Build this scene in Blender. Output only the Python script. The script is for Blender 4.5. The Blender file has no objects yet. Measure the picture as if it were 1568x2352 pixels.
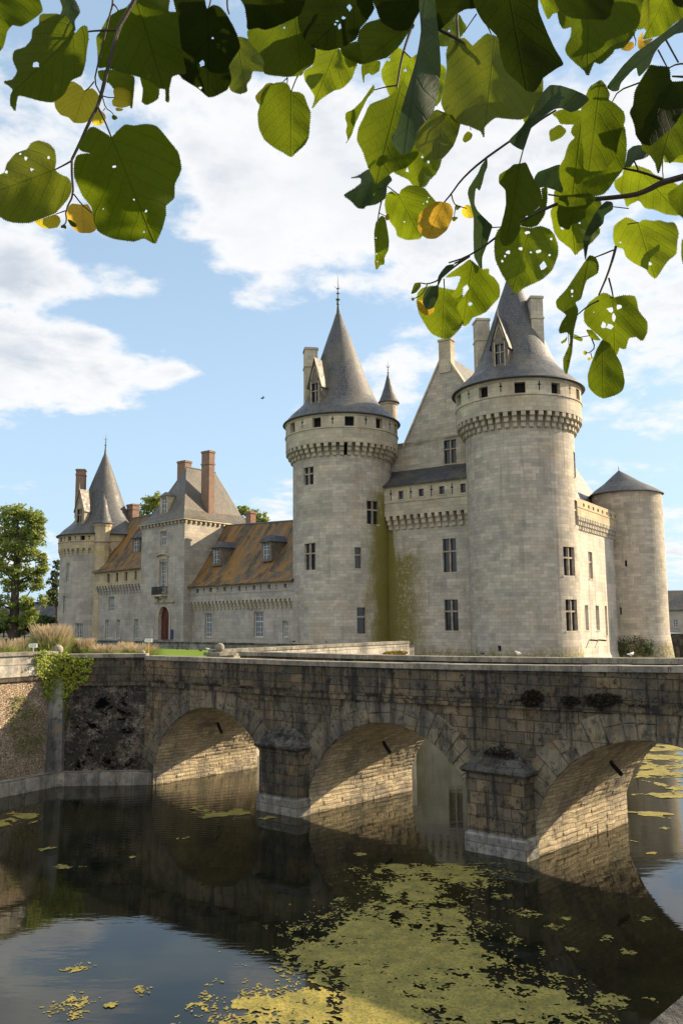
import bpy, math, random
from mathutils import Vector, Matrix, noise
from mathutils.geometry import delaunay_2d_cdt
random.seed(7)
R = math.radians
PI = math.pi
scene = bpy.context.scene
COL = scene.collection

# ------------------------------------------------------------------ camera
# planning grid: the photograph taken as 1568 x 2352 units, focal length 1900 units
FOC = 1900.0; CX = 784.0; CY = 1176.0
PITCH = math.atan(249.0 / FOC); ROLL = 0.008; EYE = Vector((0, 0, 6.0))
cp, sp = math.cos(PITCH), math.sin(PITCH)
def rayd(x, y):
    a = (x - CX); b = (CY - y)
    c, s = math.cos(ROLL), math.sin(ROLL)
    a, b = a * c - b * s * -1, b * c - a * s * 1
    # camera space (a right, b up, FOC forward) -> world
    return Vector((a, FOC * cp - b * sp, FOC * sp + b * cp))
def proj(p):
    d = Vector(p) - EYE
    fwd = d.y * cp + d.z * sp; up = -d.y * sp + d.z * cp
    a = d.x / fwd * FOC; b = up / fwd * FOC
    c, s = math.cos(ROLL), math.sin(ROLL)
    a2 = a * c - b * s; b2 = b * c + a * s
    return (CX + a2, CY - b2)
def P(x, y, D):                      # planning point at world depth Y = D
    d = rayd(x, y); return EYE + d * (D / d.y)
def PZ(x, y, z=0.0):                 # planning point on the level z
    d = rayd(x, y); return EYE + d * ((z - EYE.z) / d.z)
def cyl_hit(cx, cy, r, x, y):
    d = rayd(x, y)
    a = d.x * d.x + d.y * d.y; b = -2 * (d.x * cx + d.y * cy); c = cx * cx + cy * cy - r * r
    q = b * b - 4 * a * c
    t = (-b - math.sqrt(q)) / (2 * a) if q > 0 else -b / (2 * a)
    p = EYE + d * t
    return math.atan2(p.y - cy, p.x - cx), p.z
def wall_hit(o, u, x, y):            # vertical wall through o along unit u -> (s, z)
    d = rayd(x, y)
    s = -(o[0] * d.y - o[1] * d.x) / (u[0] * d.y - u[1] * d.x)
    t = (o[1] + u[1] * s) / d.y
    return s, EYE.z + d.z * t

# ------------------------------------------------------------------ mesh builder
class MB:
    def __init__(s): s.v = []; s.f = []; s.uv = []; s.m = []
    def face(s, pts, uv=None, mi=0):
        i = len(s.v); s.v += [Vector(p) for p in pts]; n = len(pts)
        s.f.append(tuple(range(i, i + n)))
        if uv is None:
            P_ = s.v[i:i + n]
            nn = Vector((0, 0, 0))
            for k in range(n):
                a, b = P_[k], P_[(k + 1) % n]
                nn += (a - P_[0]).cross(b - P_[0])
            if nn.length < 1e-12: nn = Vector((0, 0, 1))
            nn.normalize()
            if abs(nn.z) > .985: uv = [(p.x, p.y) for p in P_]
            else:
                t = Vector((0, 0, 1)).cross(nn).normalized(); b = nn.cross(t)
                uv = [(p.dot(t), p.dot(b)) for p in P_]
        s.uv.append(uv); s.m.append(mi)
    def hexa(s, c, mi=0):            # 8 corners: bottom 4 ccw, top 4 ccw
        for q in ((0, 3, 2, 1), (4, 5, 6, 7), (0, 1, 5, 4), (1, 2, 6, 5), (2, 3, 7, 6), (3, 0, 4, 7)):
            s.face([c[k] for k in q], mi=mi)
    def box(s, o, ux, uy, uz, mi=0):
        o = Vector(o); ux = Vector(ux); uy = Vector(uy); uz = Vector(uz)
        s.hexa([o, o + ux, o + ux + uy, o + uy, o + uz, o + ux + uz, o + ux + uy + uz, o + uy + uz], mi)
    def cbox(s, c, u, w, z0, z1, mi=0):   # centre c(xy), unit u, w = (half along u, half across)
        u = Vector((u[0], u[1], 0)).normalized(); v = Vector((-u.y, u.x, 0))
        o = Vector((c[0], c[1], z0)) - u * w[0] - v * w[1]
        s.box(o, u * 2 * w[0], v * 2 * w[1], (0, 0, z1 - z0), mi)
    def lathe(s, cx, cy, prof, segs=64, a0=0, a1=2 * PI, apex=(0, 0), ztop=None, mi=0):
        zb = prof[0][1]; zt = prof[-1][1] if ztop is None else ztop
        def pt(r, z, a):
            k = (z - zb) / (zt - zb) if zt != zb else 0
            return Vector((cx + apex[0] * k + r * math.cos(a), cy + apex[1] * k + r * math.sin(a), z))
        L = 0
        rm = max(p[0] for p in prof)
        for j in range(len(prof) - 1):
            (r0, z0), (r1, z1) = prof[j], prof[j + 1]; dl = math.hypot(r1 - r0, z1 - z0)
            for i in range(segs):
                a = a0 + (a1 - a0) * i / segs; b = a0 + (a1 - a0) * (i + 1) / segs
                u0, u1 = a * rm, b * rm
                if r1 < 1e-5: s.face([pt(r0, z0, a), pt(r0, z0, b), pt(r1, z1, a)], [(u0, L), (u1, L), ((u0 + u1) / 2, L + dl)], mi)
                elif r0 < 1e-5: s.face([pt(r0, z0, a), pt(r1, z1, b), pt(r1, z1, a)], [((u0 + u1) / 2, L), (u1, L + dl), (u0, L + dl)], mi)
                else: s.face([pt(r0, z0, a), pt(r0, z0, b), pt(r1, z1, b), pt(r1, z1, a)], [(u0, L), (u1, L), (u1, L + dl), (u0, L + dl)], mi)
            L += dl
    def tube(s, pts, rad, n=8, mi=0):
        pts = [Vector(p) for p in pts]
        if not isinstance(rad, (list, tuple)): rad = [rad] * len(pts)
        rings = []; up = Vector((.13, .21, .97))
        for i, p in enumerate(pts):
            t = (pts[min(i + 1, len(pts) - 1)] - pts[max(i - 1, 0)]).normalized()
            if abs(t.dot(up)) > .98: up = Vector((.9, .3, .1))
            a = t.cross(up).normalized(); b = t.cross(a)
            rings.append([p + (a * math.cos(2 * PI * k / n) + b * math.sin(2 * PI * k / n)) * rad[i] for k in range(n)])
        L = 0
        for i in range(len(rings) - 1):
            dl = (pts[i + 1] - pts[i]).length
            for k in range(n):
                k2 = (k + 1) % n; c = 2 * PI * rad[i]
                s.face([rings[i][k], rings[i][k2], rings[i + 1][k2], rings[i + 1][k]],
                       [(c * k / n, L), (c * (k + 1) / n, L), (c * (k + 1) / n, L + dl), (c * k / n, L + dl)], mi)
            L += dl
        s.face(rings[0][::-1], mi=mi); s.face(rings[-1], mi=mi)
    def sphere(s, c, r, n=16, m=10, sc=(1, 1, 1), mi=0):
        c = Vector(c)
        def pt(i, j):
            a = 2 * PI * i / n; b = -PI / 2 + PI * j / m
            return c + Vector((r * sc[0] * math.cos(b) * math.cos(a), r * sc[1] * math.cos(b) * math.sin(a), r * sc[2] * math.sin(b)))
        for j in range(m):
            for i in range(n):
                q = [pt(i, j), pt(i + 1, j), pt(i + 1, j + 1), pt(i, j + 1)]
                if j == 0: q = [q[0], q[2], q[3]]
                elif j == m - 1: q = [q[0], q[1], q[2]]
                s.face(q, mi=mi)
    def build(s, name, mats, parent=None, smooth=False, merge=False, origin=None):
        if getattr(s, 'subs', None):     # several separate pieces: one part each
            for q in s.subs: o_ = q.build(name, mats, parent, smooth, merge, origin)
            return o_
        org = Vector(parent['_o']) if parent is not None else Vector(origin or (0, 0, 0))
        me = bpy.data.meshes.new(name)
        V, F = s.v, s.f
        if merge or smooth:
            key = {}; V2 = []; mp = []
            for p in V:
                k = (round(p.x, 4), round(p.y, 4), round(p.z, 4))
                if k not in key: key[k] = len(V2); V2.append(p)
                mp.append(key[k])
            F = [tuple(mp[i] for i in f) for f in F]; V = V2
            keep = [i for i, f in enumerate(F) if len(set(f)) == len(f)]
            F = [F[i] for i in keep]; UV = [s.uv[i] for i in keep]; M = [s.m[i] for i in keep]
        else: UV, M = s.uv, s.m
        me.from_pydata([tuple(p - org) for p in V], [], F)
        ul = me.uv_layers.new(name='UVMap')
        flat = []
        for uvs in UV:
            for q in uvs: flat += [q[0], q[1]]
        ul.data.foreach_set('uv', flat)
        if not isinstance(mats, (list, tuple)): mats = [mats]
        for m in mats: me.materials.append(m)
        if len(mats) > 1: me.polygons.foreach_set('material_index', M)
        if smooth: me.polygons.foreach_set('use_smooth', [True] * len(F))
        me.update()
        o = bpy.data.objects.new(name, me); COL.objects.link(o)
        if parent is not None:
            o.parent = parent; o['_o'] = list(org)
        else:
            o.location = org; o['_o'] = list(org)
        return o

def thing(name, label, cat, loc=(0, 0, 0), group=None):
    o = bpy.data.objects.new(name, None); COL.objects.link(o)
    o.location = loc; o['_o'] = list(loc); o['label'] = label; o['category'] = cat
    o.empty_display_size = .3
    if group: o['group'] = group
    return o
def tag(o, label, cat, group=None, kind=None):
    o['label'] = label; o['category'] = cat
    if group: o['group'] = group
    if kind: o['kind'] = kind
    return o
def struct(o, label=None):
    o['kind'] = 'structure'
    if label: o['label'] = label
    return o

# ------------------------------------------------------------------ materials
class NT:
    def __init__(s, name):
        s.mat = bpy.data.materials.new(name); s.mat.use_nodes = True
        s.t = s.mat.node_tree; s.t.nodes.clear()
        s.out = s.t.nodes.new('ShaderNodeOutputMaterial')
    def n(s, typ, **kw):
        nd = s.t.nodes.new(typ)
        for k, v in kw.items(): setattr(nd, k, v)
        return nd
    def set(s, sock, v):
        if isinstance(v, bpy.types.NodeSocket): s.t.links.new(v, sock)
        elif v is not None:
            if isinstance(v, (tuple, list)) and len(v) == 3 and sock.type == 'RGBA': v = (*v, 1)
            sock.default_value = v
    def math(s, op, a, b=None, c=None, clamp=False):
        nd = s.n('ShaderNodeMath', operation=op, use_clamp=clamp)
        s.set(nd.inputs[0], a)
        if b is not None: s.set(nd.inputs[1], b)
        if c is not None: s.set(nd.inputs[2], c)
        return nd.outputs[0]
    def vmath(s, op, a, b=None):
        nd = s.n('ShaderNodeVectorMath', operation=op); s.set(nd.inputs[0], a)
        if b is not None: s.set(nd.inputs[1], b)
        return nd.outputs[1] if op in ('LENGTH', 'DOT_PRODUCT', 'DISTANCE') else nd.outputs[0]
    def noise(s, vec, scale=1, detail=4, rough=.55, dist=0):
        nd = s.n('ShaderNodeTexNoise'); s.set(nd.inputs['Vector'], vec); nd.inputs['Scale'].default_value = scale
        nd.inputs['Detail'].default_value = detail; nd.inputs['Roughness'].default_value = rough; nd.inputs['Distortion'].default_value = dist
        return nd.outputs[0]
    def mapr(s, v, a, b, c=0.0, d=1.0, smooth=True):
        nd = s.n('ShaderNodeMapRange', interpolation_type='SMOOTHSTEP' if smooth else 'LINEAR')
        s.set(nd.inputs[0], v)
        for i, q in enumerate((a, b, c, d)): s.set(nd.inputs[i + 1], q)
        return nd.outputs[0]
    def mix(s, f, a, b, mode='MIX'):
        nd = s.n('ShaderNodeMix', data_type='RGBA', blend_type=mode)
        s.set(nd.inputs[0], f); s.set(nd.inputs[6], a); s.set(nd.inputs[7], b)
        return nd.outputs[2]
    def scale(s, vec, sc):
        nd = s.n('ShaderNodeMapping'); s.set(nd.inputs[0], vec); nd.inputs['Scale'].default_value = sc
        return nd.outputs[0]
    def pos(s): return s.n('ShaderNodeNewGeometry').outputs['Position']
    def uv(s): return s.n('ShaderNodeTexCoord').outputs['UV']
    def obj(s): return s.n('ShaderNodeTexCoord').outputs['Object']
    def xyz(s, v):
        nd = s.n('ShaderNodeSeparateXYZ'); s.set(nd.inputs[0], v); return nd.outputs
    def comb(s, x, y, z=0.0):
        nd = s.n('ShaderNodeCombineXYZ')
        for i, q in enumerate((x, y, z)): s.set(nd.inputs[i], q)
        return nd.outputs[0]
    def bump(s, h, strength=.5, dist=.02, prev=None):
        nd = s.n('ShaderNodeBump'); nd.inputs['Strength'].default_value = strength; nd.inputs['Distance'].default_value = dist
        s.set(nd.inputs['Height'], h)
        if prev is not None: s.set(nd.inputs['Normal'], prev)
        return nd.outputs[0]
    def pbr(s, col, rough=.85, normal=None, metallic=0, spec=.3, ior=None):
        b = s.n('ShaderNodeBsdfPrincipled'); s.set(b.inputs['Base Color'], col); s.set(b.inputs['Roughness'], rough)
        b.inputs['Metallic'].default_value = metallic; b.inputs['Specular IOR Level'].default_value = spec
        if ior: b.inputs['IOR'].default_value = ior
        if normal is not None: s.set(b.inputs['Normal'], normal)
        return b.outputs[0]
    def done(s, sh): s.t.links.new(sh, s.out.inputs[0]); return s.mat

def ashlar(name, c1, c2, bw=.8, bh=.36, mortar=(.2, .18, .15), msize=.012, stain=.5, moss=False, dirt=(.10, .095, .085), warm=(.42, .30, .15), warmth=.25, streak=.4, bstr=.6):
    t = NT(name); uv = t.uv(); pos = t.pos()
    nz = t.n('ShaderNodeTexNoise'); t.set(nz.inputs['Vector'], uv); nz.inputs['Scale'].default_value = 1.3
    wv = t.n('ShaderNodeVectorMath', operation='SCALE'); t.set(wv.inputs[0], nz.outputs['Color']); wv.inputs['Scale'].default_value = .09
    uvw = t.vmath('ADD', uv, wv.outputs[0])
    br = t.n('ShaderNodeTexBrick'); t.set(br.inputs['Vector'], uvw)
    br.offset = .5; br.squash = 1
    for k, v in (('Scale', 1), ('Mortar Size', msize), ('Mortar Smooth', .3), ('Bias', 0), ('Brick Width', bw), ('Row Height', bh)): br.inputs[k].default_value = v
    br.inputs['Color1'].default_value = (0, 0, 0, 1); br.inputs['Color2'].default_value = (1, 1, 1, 1); br.inputs['Mortar'].default_value = (.5, .5, .5, 1)
    base = t.mix(t.math('ADD', t.math('MULTIPLY', br.outputs['Color'], .6), t.math('MULTIPLY', t.mapr(t.noise(pos, 1.3, 5, .7), .3, .7), .4)), c1, c2)
    # second, larger set of block tones: patches of replaced stone
    big = t.noise(pos, .35, 5, .6)
    w = t.math('MULTIPLY', t.mapr(t.noise(pos, .22, 5, .65), .5, .72), warmth)
    base = t.mix(w, base, warm)
    br2 = t.n('ShaderNodeTexBrick'); t.set(br2.inputs['Vector'], uvw); br2.offset = .5
    for k, v in (('Scale', 1), ('Mortar Size', 0), ('Bias', 0), ('Brick Width', bw * 2), ('Row Height', bh * 2)): br2.inputs[k].default_value = v
    br2.inputs['Color1'].default_value = (.82, .82, .84, 1); br2.inputs['Color2'].default_value = (1.12, 1.1, 1.06, 1)
    base = t.mix(1.0, base, br2.outputs['Color'], 'MULTIPLY')
    st = t.mapr(big, .42, .7)
    base = t.mix(t.math('MULTIPLY', st, stain), base, t.mix(.5, base, dirt))
    sv = t.noise(t.scale(pos, (1.6, 1.6, .13)), 1, 5, .65)
    base = t.mix(t.math('MULTIPLY', t.mapr(sv, .52, .74), streak), base, dirt)
    fine = t.noise(pos, 9, 4, .7)
    base = t.mix(t.mapr(fine, .35, .7, 0, .35), base, t.mix(.4, base, (.55, .53, .48)))
    base = t.mix(t.math('MULTIPLY', br.outputs['Fac'], .5), base, mortar)
    if moss:
        x, y, z = t.xyz(pos)[:3]
        nn = t.noise(t.scale(pos, (1.1, 1.1, .35)), 1, 6, .7)
        nf = t.noise(pos, 3.5, 5, .75)
        k = t.math('MULTIPLY_ADD', t.math('SUBTRACT', nn, .5), 3.4, 0)
        e1 = t.mapr(t.math('ADD', x, k), 2.0, 3.9)
        e2 = t.mapr(t.math('ADD', x, k), 9.4, 6.6)
        zt = t.mapr(x, 5.2, 5.8, 19.5, 13.5)
        e3 = t.mapr(t.math('SUBTRACT', t.math('ADD', z, t.math('MULTIPLY', k, 3.0)), zt), 1.2, -2.0)
        e4 = t.mapr(y, 70, 76)
        m = t.math('MULTIPLY', t.math('MULTIPLY', e1, e2), t.math('MULTIPLY', e3, e4))
        m = t.math('MULTIPLY', m, t.mapr(t.math('ADD', nf, t.mapr(x, 5.0, 6.2, .16, .03)), .34, .55))
        low = t.math('MULTIPLY', t.mapr(t.math('ADD', z, t.math('MULTIPLY', k, .8)), 3.8, 2.2), t.mapr(x, 5, 6))
        m = t.math('MAXIMUM', m, t.math('MULTIPLY', low, t.mapr(nf, .35, .6)))
        base = t.mix(t.math('MULTIPLY', m, .9), base, t.mix(nf, (.105, .092, .006), (.24, .20, .025)))
    h = t.math('ADD', t.math('MULTIPLY', t.math('SUBTRACT', 1.0, br.outputs['Fac']), .6), t.math('MULTIPLY', fine, .5))
    nb = t.bump(h, bstr, .03)
    return t.done(t.pbr(base, .92, nb, spec=.15))

def simple(name, c, rough=.8, var=.15, scale=3, bstr=.2, bdist=.01, metallic=0, spec=.3, c2=None):
    t = NT(name); pos = t.pos(); nz = t.noise(pos, scale, 5, .6)
    col = t.mix(t.mapr(nz, .3, .7), tuple(q * (1 - var) for q in c), c2 or tuple(min(1, q * (1 + var)) for q in c))
    return t.done(t.pbr(col, rough, t.bump(t.noise(pos, scale * 6, 4, .6), bstr, bdist), metallic, spec))

def slate(name, c, lichen=0.0, lcol=(.27, .10, .015), row=.22, rough=.42, seed=0, green=.0):
    t = NT(name); uv = t.uv(); pos = t.pos()
    br = t.n('ShaderNodeTexBrick'); t.set(br.inputs['Vector'], uv); br.offset = .5
    for k, v in (('Scale', 1), ('Mortar Size', .03), ('Mortar Smooth', .4), ('Bias', 0), ('Brick Width', .26), ('Row Height', row)): br.inputs[k].default_value = v
    br.inputs['Color1'].default_value = (.62, .62, .64, 1); br.inputs['Color2'].default_value = (1.35, 1.32, 1.28, 1); br.inputs['Mortar'].default_value = (.5, .5, .5, 1)
    base = t.mix(1.0, c, br.outputs['Color'], 'MULTIPLY')
    o = t.vmath('ADD', pos, (seed, seed * 2, 0))
    base = t.mix(t.mapr(t.noise(t.scale(o, (.35, .35, .14)), 1, 5, .7), .42, .70, 0, .6), base, (.17, .145, .10))
    if lichen > 0:
        l = t.noise(t.scale(t.vmath('ADD', uv, (seed, 0, 0)), (.75, .16, 1)), 1, 7, .68, .3)
        l2 = t.noise(o, 2.2, 5, .7)
        m = t.math('MULTIPLY', t.mapr(t.math('ADD', l, t.math('MULTIPLY', t.math('SUBTRACT', l2, .5), .35)), .63 - .2 * lichen, .76 - .2 * lichen), .9)
        base = t.mix(m, base, t.mix(t.mapr(l2, .35, .65), lcol, tuple(q * .55 + .02 for q in lcol)))
    if green > 0:
        base = t.mix(t.mapr(t.noise(o, .5, 5, .6), .5, .7, 0, green), base, (.06, .065, .02))
    nb = t.bump(t.math('SUBTRACT', 1.0, br.outputs['Fac']), .5, .015)
    nb = t.bump(t.noise(pos, 1.1, 3, .5), .25, .05, nb)
    return t.done(t.pbr(base, t.mapr(t.noise(o, 1.7, 3, .6), .3, .7, rough - .06, rough + .2), nb, spec=.4))
M = {}
M['keep'] = ashlar('keep_limestone', (.37, .325, .26), (.59, .53, .43), .74, .34, stain=.52, moss=True, streak=.45, warmth=.42, dirt=(.13, .12, .105))
M['fine'] = ashlar('dressed_limestone', (.42, .365, .265), (.60, .53, .40), .75, .42, stain=.5, warmth=.6, warm=(.46, .33, .15), streak=.25)
M['ochre'] = ashlar('ochre_limestone', (.46, .36, .21), (.58, .47, .30), .75, .4, stain=.4, warmth=.7, warm=(.5, .35, .12), streak=.2)
M['west'] = ashlar('weathered_limestone', (.38, .35, .295), (.52, .475, .40), .9, .4, stain=.7, streak=.5, warmth=.25)
M['pale'] = ashlar('pale_limestone', (.50, .45, .36), (.64, .58, .48), 1.1, .5, stain=.4, streak=.7, warmth=.2)
M['slate'] = slate('grey_slate', (.092, .093, .096), 0)
M['slate_dark'] = slate('dark_slate', (.055, .058, .068), 0, rough=.5, seed=3)
M['slate_lichen'] = slate('lichened_slate', (.075, .065, .045), 1.0, (.34, .165, .03), seed=5, rough=.6)
M['slate_old'] = slate('old_slate', (.12, .11, .09), .35, seed=9, green=.4)
M['brick'] = ashlar('red_brick', (.23, .13, .09), (.31, .185, .13), .24, .075, mortar=(.3, .22, .17), stain=.5, warmth=.2, streak=.3)
M['lead'] = simple('lead_sheet', (.13, .14, .145), .5, .2)
M['eave_dark'] = simple('dark_eave_rim', (.045, .045, .045), .6, .2)  # near-black tone for the rim round the cone eaves
M['iron'] = simple('wrought_iron', (.02, .02, .022), .6, .2)
M['copper'] = simple('verdigris_finial', (.10, .13, .12), .5, .3)
M['glass'] = None
t = NT('window_glass'); po = t.pos()
M['glass'] = t.done(t.pbr((.012, .016, .02), .12, t.bump(t.noise(po, 2.0, 2), .15, .05), spec=.5))
t = NT('pale_glass'); po = t.pos()
M['glass_pale'] = t.done(t.pbr(t.mix(t.noise(po, 1.5), (.05, .06, .075), (.16, .19, .22)), .2, t.bump(t.noise(po, 2.0, 2), .15, .05), spec=.6))
M['white'] = simple('white_painted_wood', (.62, .61, .57), .6, .06)
M['dark'] = simple('dark_interior', (.008, .008, .009), .9, .1)
M['dormer'] = simple('dark_dormer_stone', (.17, .145, .11), .9, .3, 2)
M['mull'] = simple('stone_mullion', (.34, .28, .21), .9, .25, 2)
M['redwood'] = simple('dark_red_painted_door', (.10, .022, .014), .5, .25, 2)
M['blue'] = simple('navy_panel', (.02, .03, .10), .4, .1)
M['signwhite'] = simple('white_sign_board', (.80, .80, .78), .5, .03)
M['post'] = simple('yellow_wooden_post', (.50, .30, .08), .8, .2)
M['postgrey'] = simple('grey_wooden_post', (.40, .37, .30), .8, .2)

# weathered bridge masonry
def bridge_mat(name, bw, bh, c1, c2, darkness=.6, crust=True, rub=False, spots=.5, bstr=.9, bdist=.05, dk=1.0):
    t = NT(name); uv = t.uv(); pos = t.pos()
    nz = t.n('ShaderNodeTexNoise'); t.set(nz.inputs['Vector'], uv); nz.inputs['Scale'].default_value = 2.2
    wv = t.n('ShaderNodeVectorMath', operation='SCALE'); t.set(wv.inputs[0], nz.outputs['Color']); wv.inputs['Scale'].default_value = .05 if not rub else .16
    uvw = t.vmath('ADD', uv, wv.outputs[0])
    br = t.n('ShaderNodeTexBrick'); t.set(br.inputs['Vector'], uvw); br.offset = .43
    for k, v in (('Scale', 1), ('Mortar Size', .014 if not rub else .02), ('Mortar Smooth', .5), ('Bias', 0), ('Brick Width', bw), ('Row Height', bh)): br.inputs[k].default_value = v
    br.inputs['Color1'].default_value = (0, 0, 0, 1); br.inputs['Color2'].default_value = (1, 1, 1, 1); br.inputs['Mortar'].default_value = (.3, .3, .3, 1)
    tone = t.math('ADD', t.math('MULTIPLY', br.outputs['Color'], .7), t.math('MULTIPLY', t.noise(pos, 1.4, 4, .7), .5))
    base = t.mix(t.mapr(tone, .25, .9, smooth=False), c1, c2)
    grey = t.noise(t.vmath('ADD', pos, (11, 3, 5)), .9, 5, .65)
    base = t.mix(t.mapr(grey, .45, .62, 0, .6), base, (.15, .145, .135))
    if crust:
        s = t.noise(t.scale(pos, (2.6, 2.6, .35)), 1, 6, .7)
        base = t.mix(t.math('MULTIPLY', t.mapr(s, .46, .62), darkness), base, (.035, .036, .04))
    f = t.noise(pos, 8, 6, .8)
    f2 = t.noise(t.vmath('ADD', pos, (4, 7, 1)), 5, 5, .8)
    base = t.mix(t.mapr(f2, .50, .62, 0, darkness), base, (.03, .032, .03))
    base = t.mix(t.mapr(t.noise(t.vmath('ADD', pos, (8, 2, 6)), .45, 5, .7), .42, .6, 0, .5 * darkness), base, (.06, .055, .045))
    base = t.mix(t.mapr(f, .60, .70, 0, spots), base, (.42, .41, .37))
    base = t.mix(t.mapr(t.noise(t.vmath('ADD', pos, (1, 9, 2)), 1.7, 5, .7), .56, .70, 0, .5), base, (.30, .18, .07))
    base = t.mix(t.math('MULTIPLY', br.outputs['Fac'], .3 if rub else .6), base, (.07, .06, .045))
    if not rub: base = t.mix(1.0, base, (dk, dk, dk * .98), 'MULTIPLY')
    h = t.math('ADD', t.math('MULTIPLY', t.math('SUBTRACT', 1.0, br.outputs['Fac']), .7), t.math('MULTIPLY', f2, .8))
    return t.done(t.pbr(base, .93, t.bump(t.math('ADD', h, t.math('MULTIPLY', f, .4)), bstr, bdist), spec=.15))
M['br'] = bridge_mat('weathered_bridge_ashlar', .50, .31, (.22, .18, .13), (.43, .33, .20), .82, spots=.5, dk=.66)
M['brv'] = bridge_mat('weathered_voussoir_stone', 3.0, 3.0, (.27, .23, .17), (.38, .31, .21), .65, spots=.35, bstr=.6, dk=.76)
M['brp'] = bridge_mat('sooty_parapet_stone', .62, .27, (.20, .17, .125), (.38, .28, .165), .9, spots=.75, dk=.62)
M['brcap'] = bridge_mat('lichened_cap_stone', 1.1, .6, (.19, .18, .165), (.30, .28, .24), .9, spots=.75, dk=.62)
M['coping'] = bridge_mat('pale_coping_stone', 1.2, 1.0, (.27, .24, .195), (.40, .355, .28), .45, spots=.4, bstr=.5)
M['vault'] = bridge_mat('rubble_vault', .42, .13, (.40, .33, .21), (.60, .49, .32), .25, rub=True, crust=False, spots=.2, bstr=.7, bdist=.035)
M['plinth'] = bridge_mat('pale_plinth_stone', .7, .28, (.29, .275, .24), (.40, .38, .33), .5, spots=.3, bstr=.6)
M['footing'] = bridge_mat('pale_footing_stone', .62, .5, (.30, .28, .235), (.40, .37, .31), .45, spots=.3, bstr=.6)
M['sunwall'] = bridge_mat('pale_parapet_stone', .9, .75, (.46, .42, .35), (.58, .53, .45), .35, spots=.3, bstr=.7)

def rubble_mat(name):
    t = NT(name); pos = t.pos(); uv = t.uv()
    wn = t.n('ShaderNodeTexNoise'); t.set(wn.inputs['Vector'], uv); wn.inputs['Scale'].default_value = 3
    wv = t.n('ShaderNodeVectorMath', operation='SCALE'); t.set(wv.inputs[0], wn.outputs['Color']); wv.inputs['Scale'].default_value = .12
    v2 = t.scale(t.vmath('ADD', uv, wv.outputs[0]), (3.2, 4.6, 1))
    vo = t.n('ShaderNodeTexVoronoi', feature='F1'); t.set(vo.inputs['Vector'], v2)
    vd = t.n('ShaderNodeTexVoronoi', feature='DISTANCE_TO_EDGE'); t.set(vd.inputs['Vector'], v2)
    r, g, b = t.xyz(vo.outputs['Color'])[:3]
    base = t.mix(r, (.27, .22, .17), (.62, .54, .43))
    base = t.mix(t.mapr(g, .75, .9), base, (.42, .31, .21))
    gap = t.mapr(vd.outputs[0], .0, .16, 1, 0)
    n1 = t.noise(pos, 1.1, 6, .75); n2 = t.noise(pos, 5, 5, .75)
    x, y, z = t.xyz(pos)[:3]
    hole = t.mapr(t.noise(t.scale(pos, (1.6, 1.6, 2.6)), 1, 5, .7), .56, .60)
    inside = t.math('MULTIPLY', t.mapr(x, -10.4, -10.0), t.mapr(x, -7.6, -8.2))
    hole = t.math('MULTIPLY', hole, t.math('MULTIPLY', inside, t.mapr(z, 3.5, 3.1)))
    lichen = t.mapr(t.math('ADD', t.math('MULTIPLY', n1, .8), t.math('MULTIPLY', n2, .4)), .48, .62)
    base = t.mix(t.mapr(x, -11.3, -10.9, 1, 0), base, (1.55, 1.4, 1.25), 'MULTIPLY')  # left wall lightened in its colour to stand for sunlight
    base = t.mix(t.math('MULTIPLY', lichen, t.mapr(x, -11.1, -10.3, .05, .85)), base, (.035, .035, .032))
    base = t.mix(t.mapr(t.noise(pos, 6, 5, .8), .54, .64, 0, .75), base, (.45, .45, .42))
    base = t.mix(t.mapr(t.noise(t.vmath('ADD', pos, (5, 0, 3)), .8, 5, .7), .56, .7, 0, .6), base, (.07, .075, .02))
    base = t.mix(t.math('MULTIPLY', gap, .7), base, (.05, .045, .035))
    base = t.mix(hole, base, (.004, .004, .004))
    h = t.math('SUBTRACT', t.math('ADD', t.mapr(vd.outputs[0], 0, .25), t.math('MULTIPLY', n2, .6)), t.math('MULTIPLY', hole, 1.5))
    return t.done(t.pbr(base, .95, t.bump(h, 1.0, .07), spec=.1))
M['rubble'] = rubble_mat('rubble_retaining_wall')

t = NT('moat_water'); pos = t.pos()
w1 = t.noise(t.scale(pos, (1.1, 3.2, 1)), 1.0, 3, .5)
x, y, z = t.xyz(pos)[:3]
w2 = t.noise(t.scale(pos, (2.6, 9.0, 1)), 1.0, 2, .5, .6)
calm = t.mapr(t.noise(pos, .12, 2, .5), .4, .65, .15, 1.0)
near1 = t.math('MULTIPLY', t.mapr(x, -9.5, -7, 0, 1), t.mapr(x, -2, -4.5, 0, 1))
rip = t.math('MULTIPLY', near1, t.mapr(y, 22, 27, 0, 1))
wave = t.math('SINE', t.math('ADD', t.math('MULTIPLY', y, 26.0), t.math('MULTIPLY', x, 6.0)))
h = t.math('ADD', t.math('MULTIPLY', w1, .6), t.math('MULTIPLY', t.math('MULTIPLY', w2, calm), .35))
h = t.math('ADD', h, t.math('MULTIPLY', t.math('MULTIPLY', wave, rip), .5))
col = t.mix(t.mapr(t.noise(pos, .25, 3, .6), .4, .65), (.006, .007, .004), (.020, .019, .008))
col = t.mix(t.math('MULTIPLY', t.mapr(y, 19, 25), t.mapr(x, 1, 4)), col, (.010, .011, .004))
M['water'] = t.done(t.pbr(col, .02, t.bump(h, .16, .02), spec=.5, ior=1.4))

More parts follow.
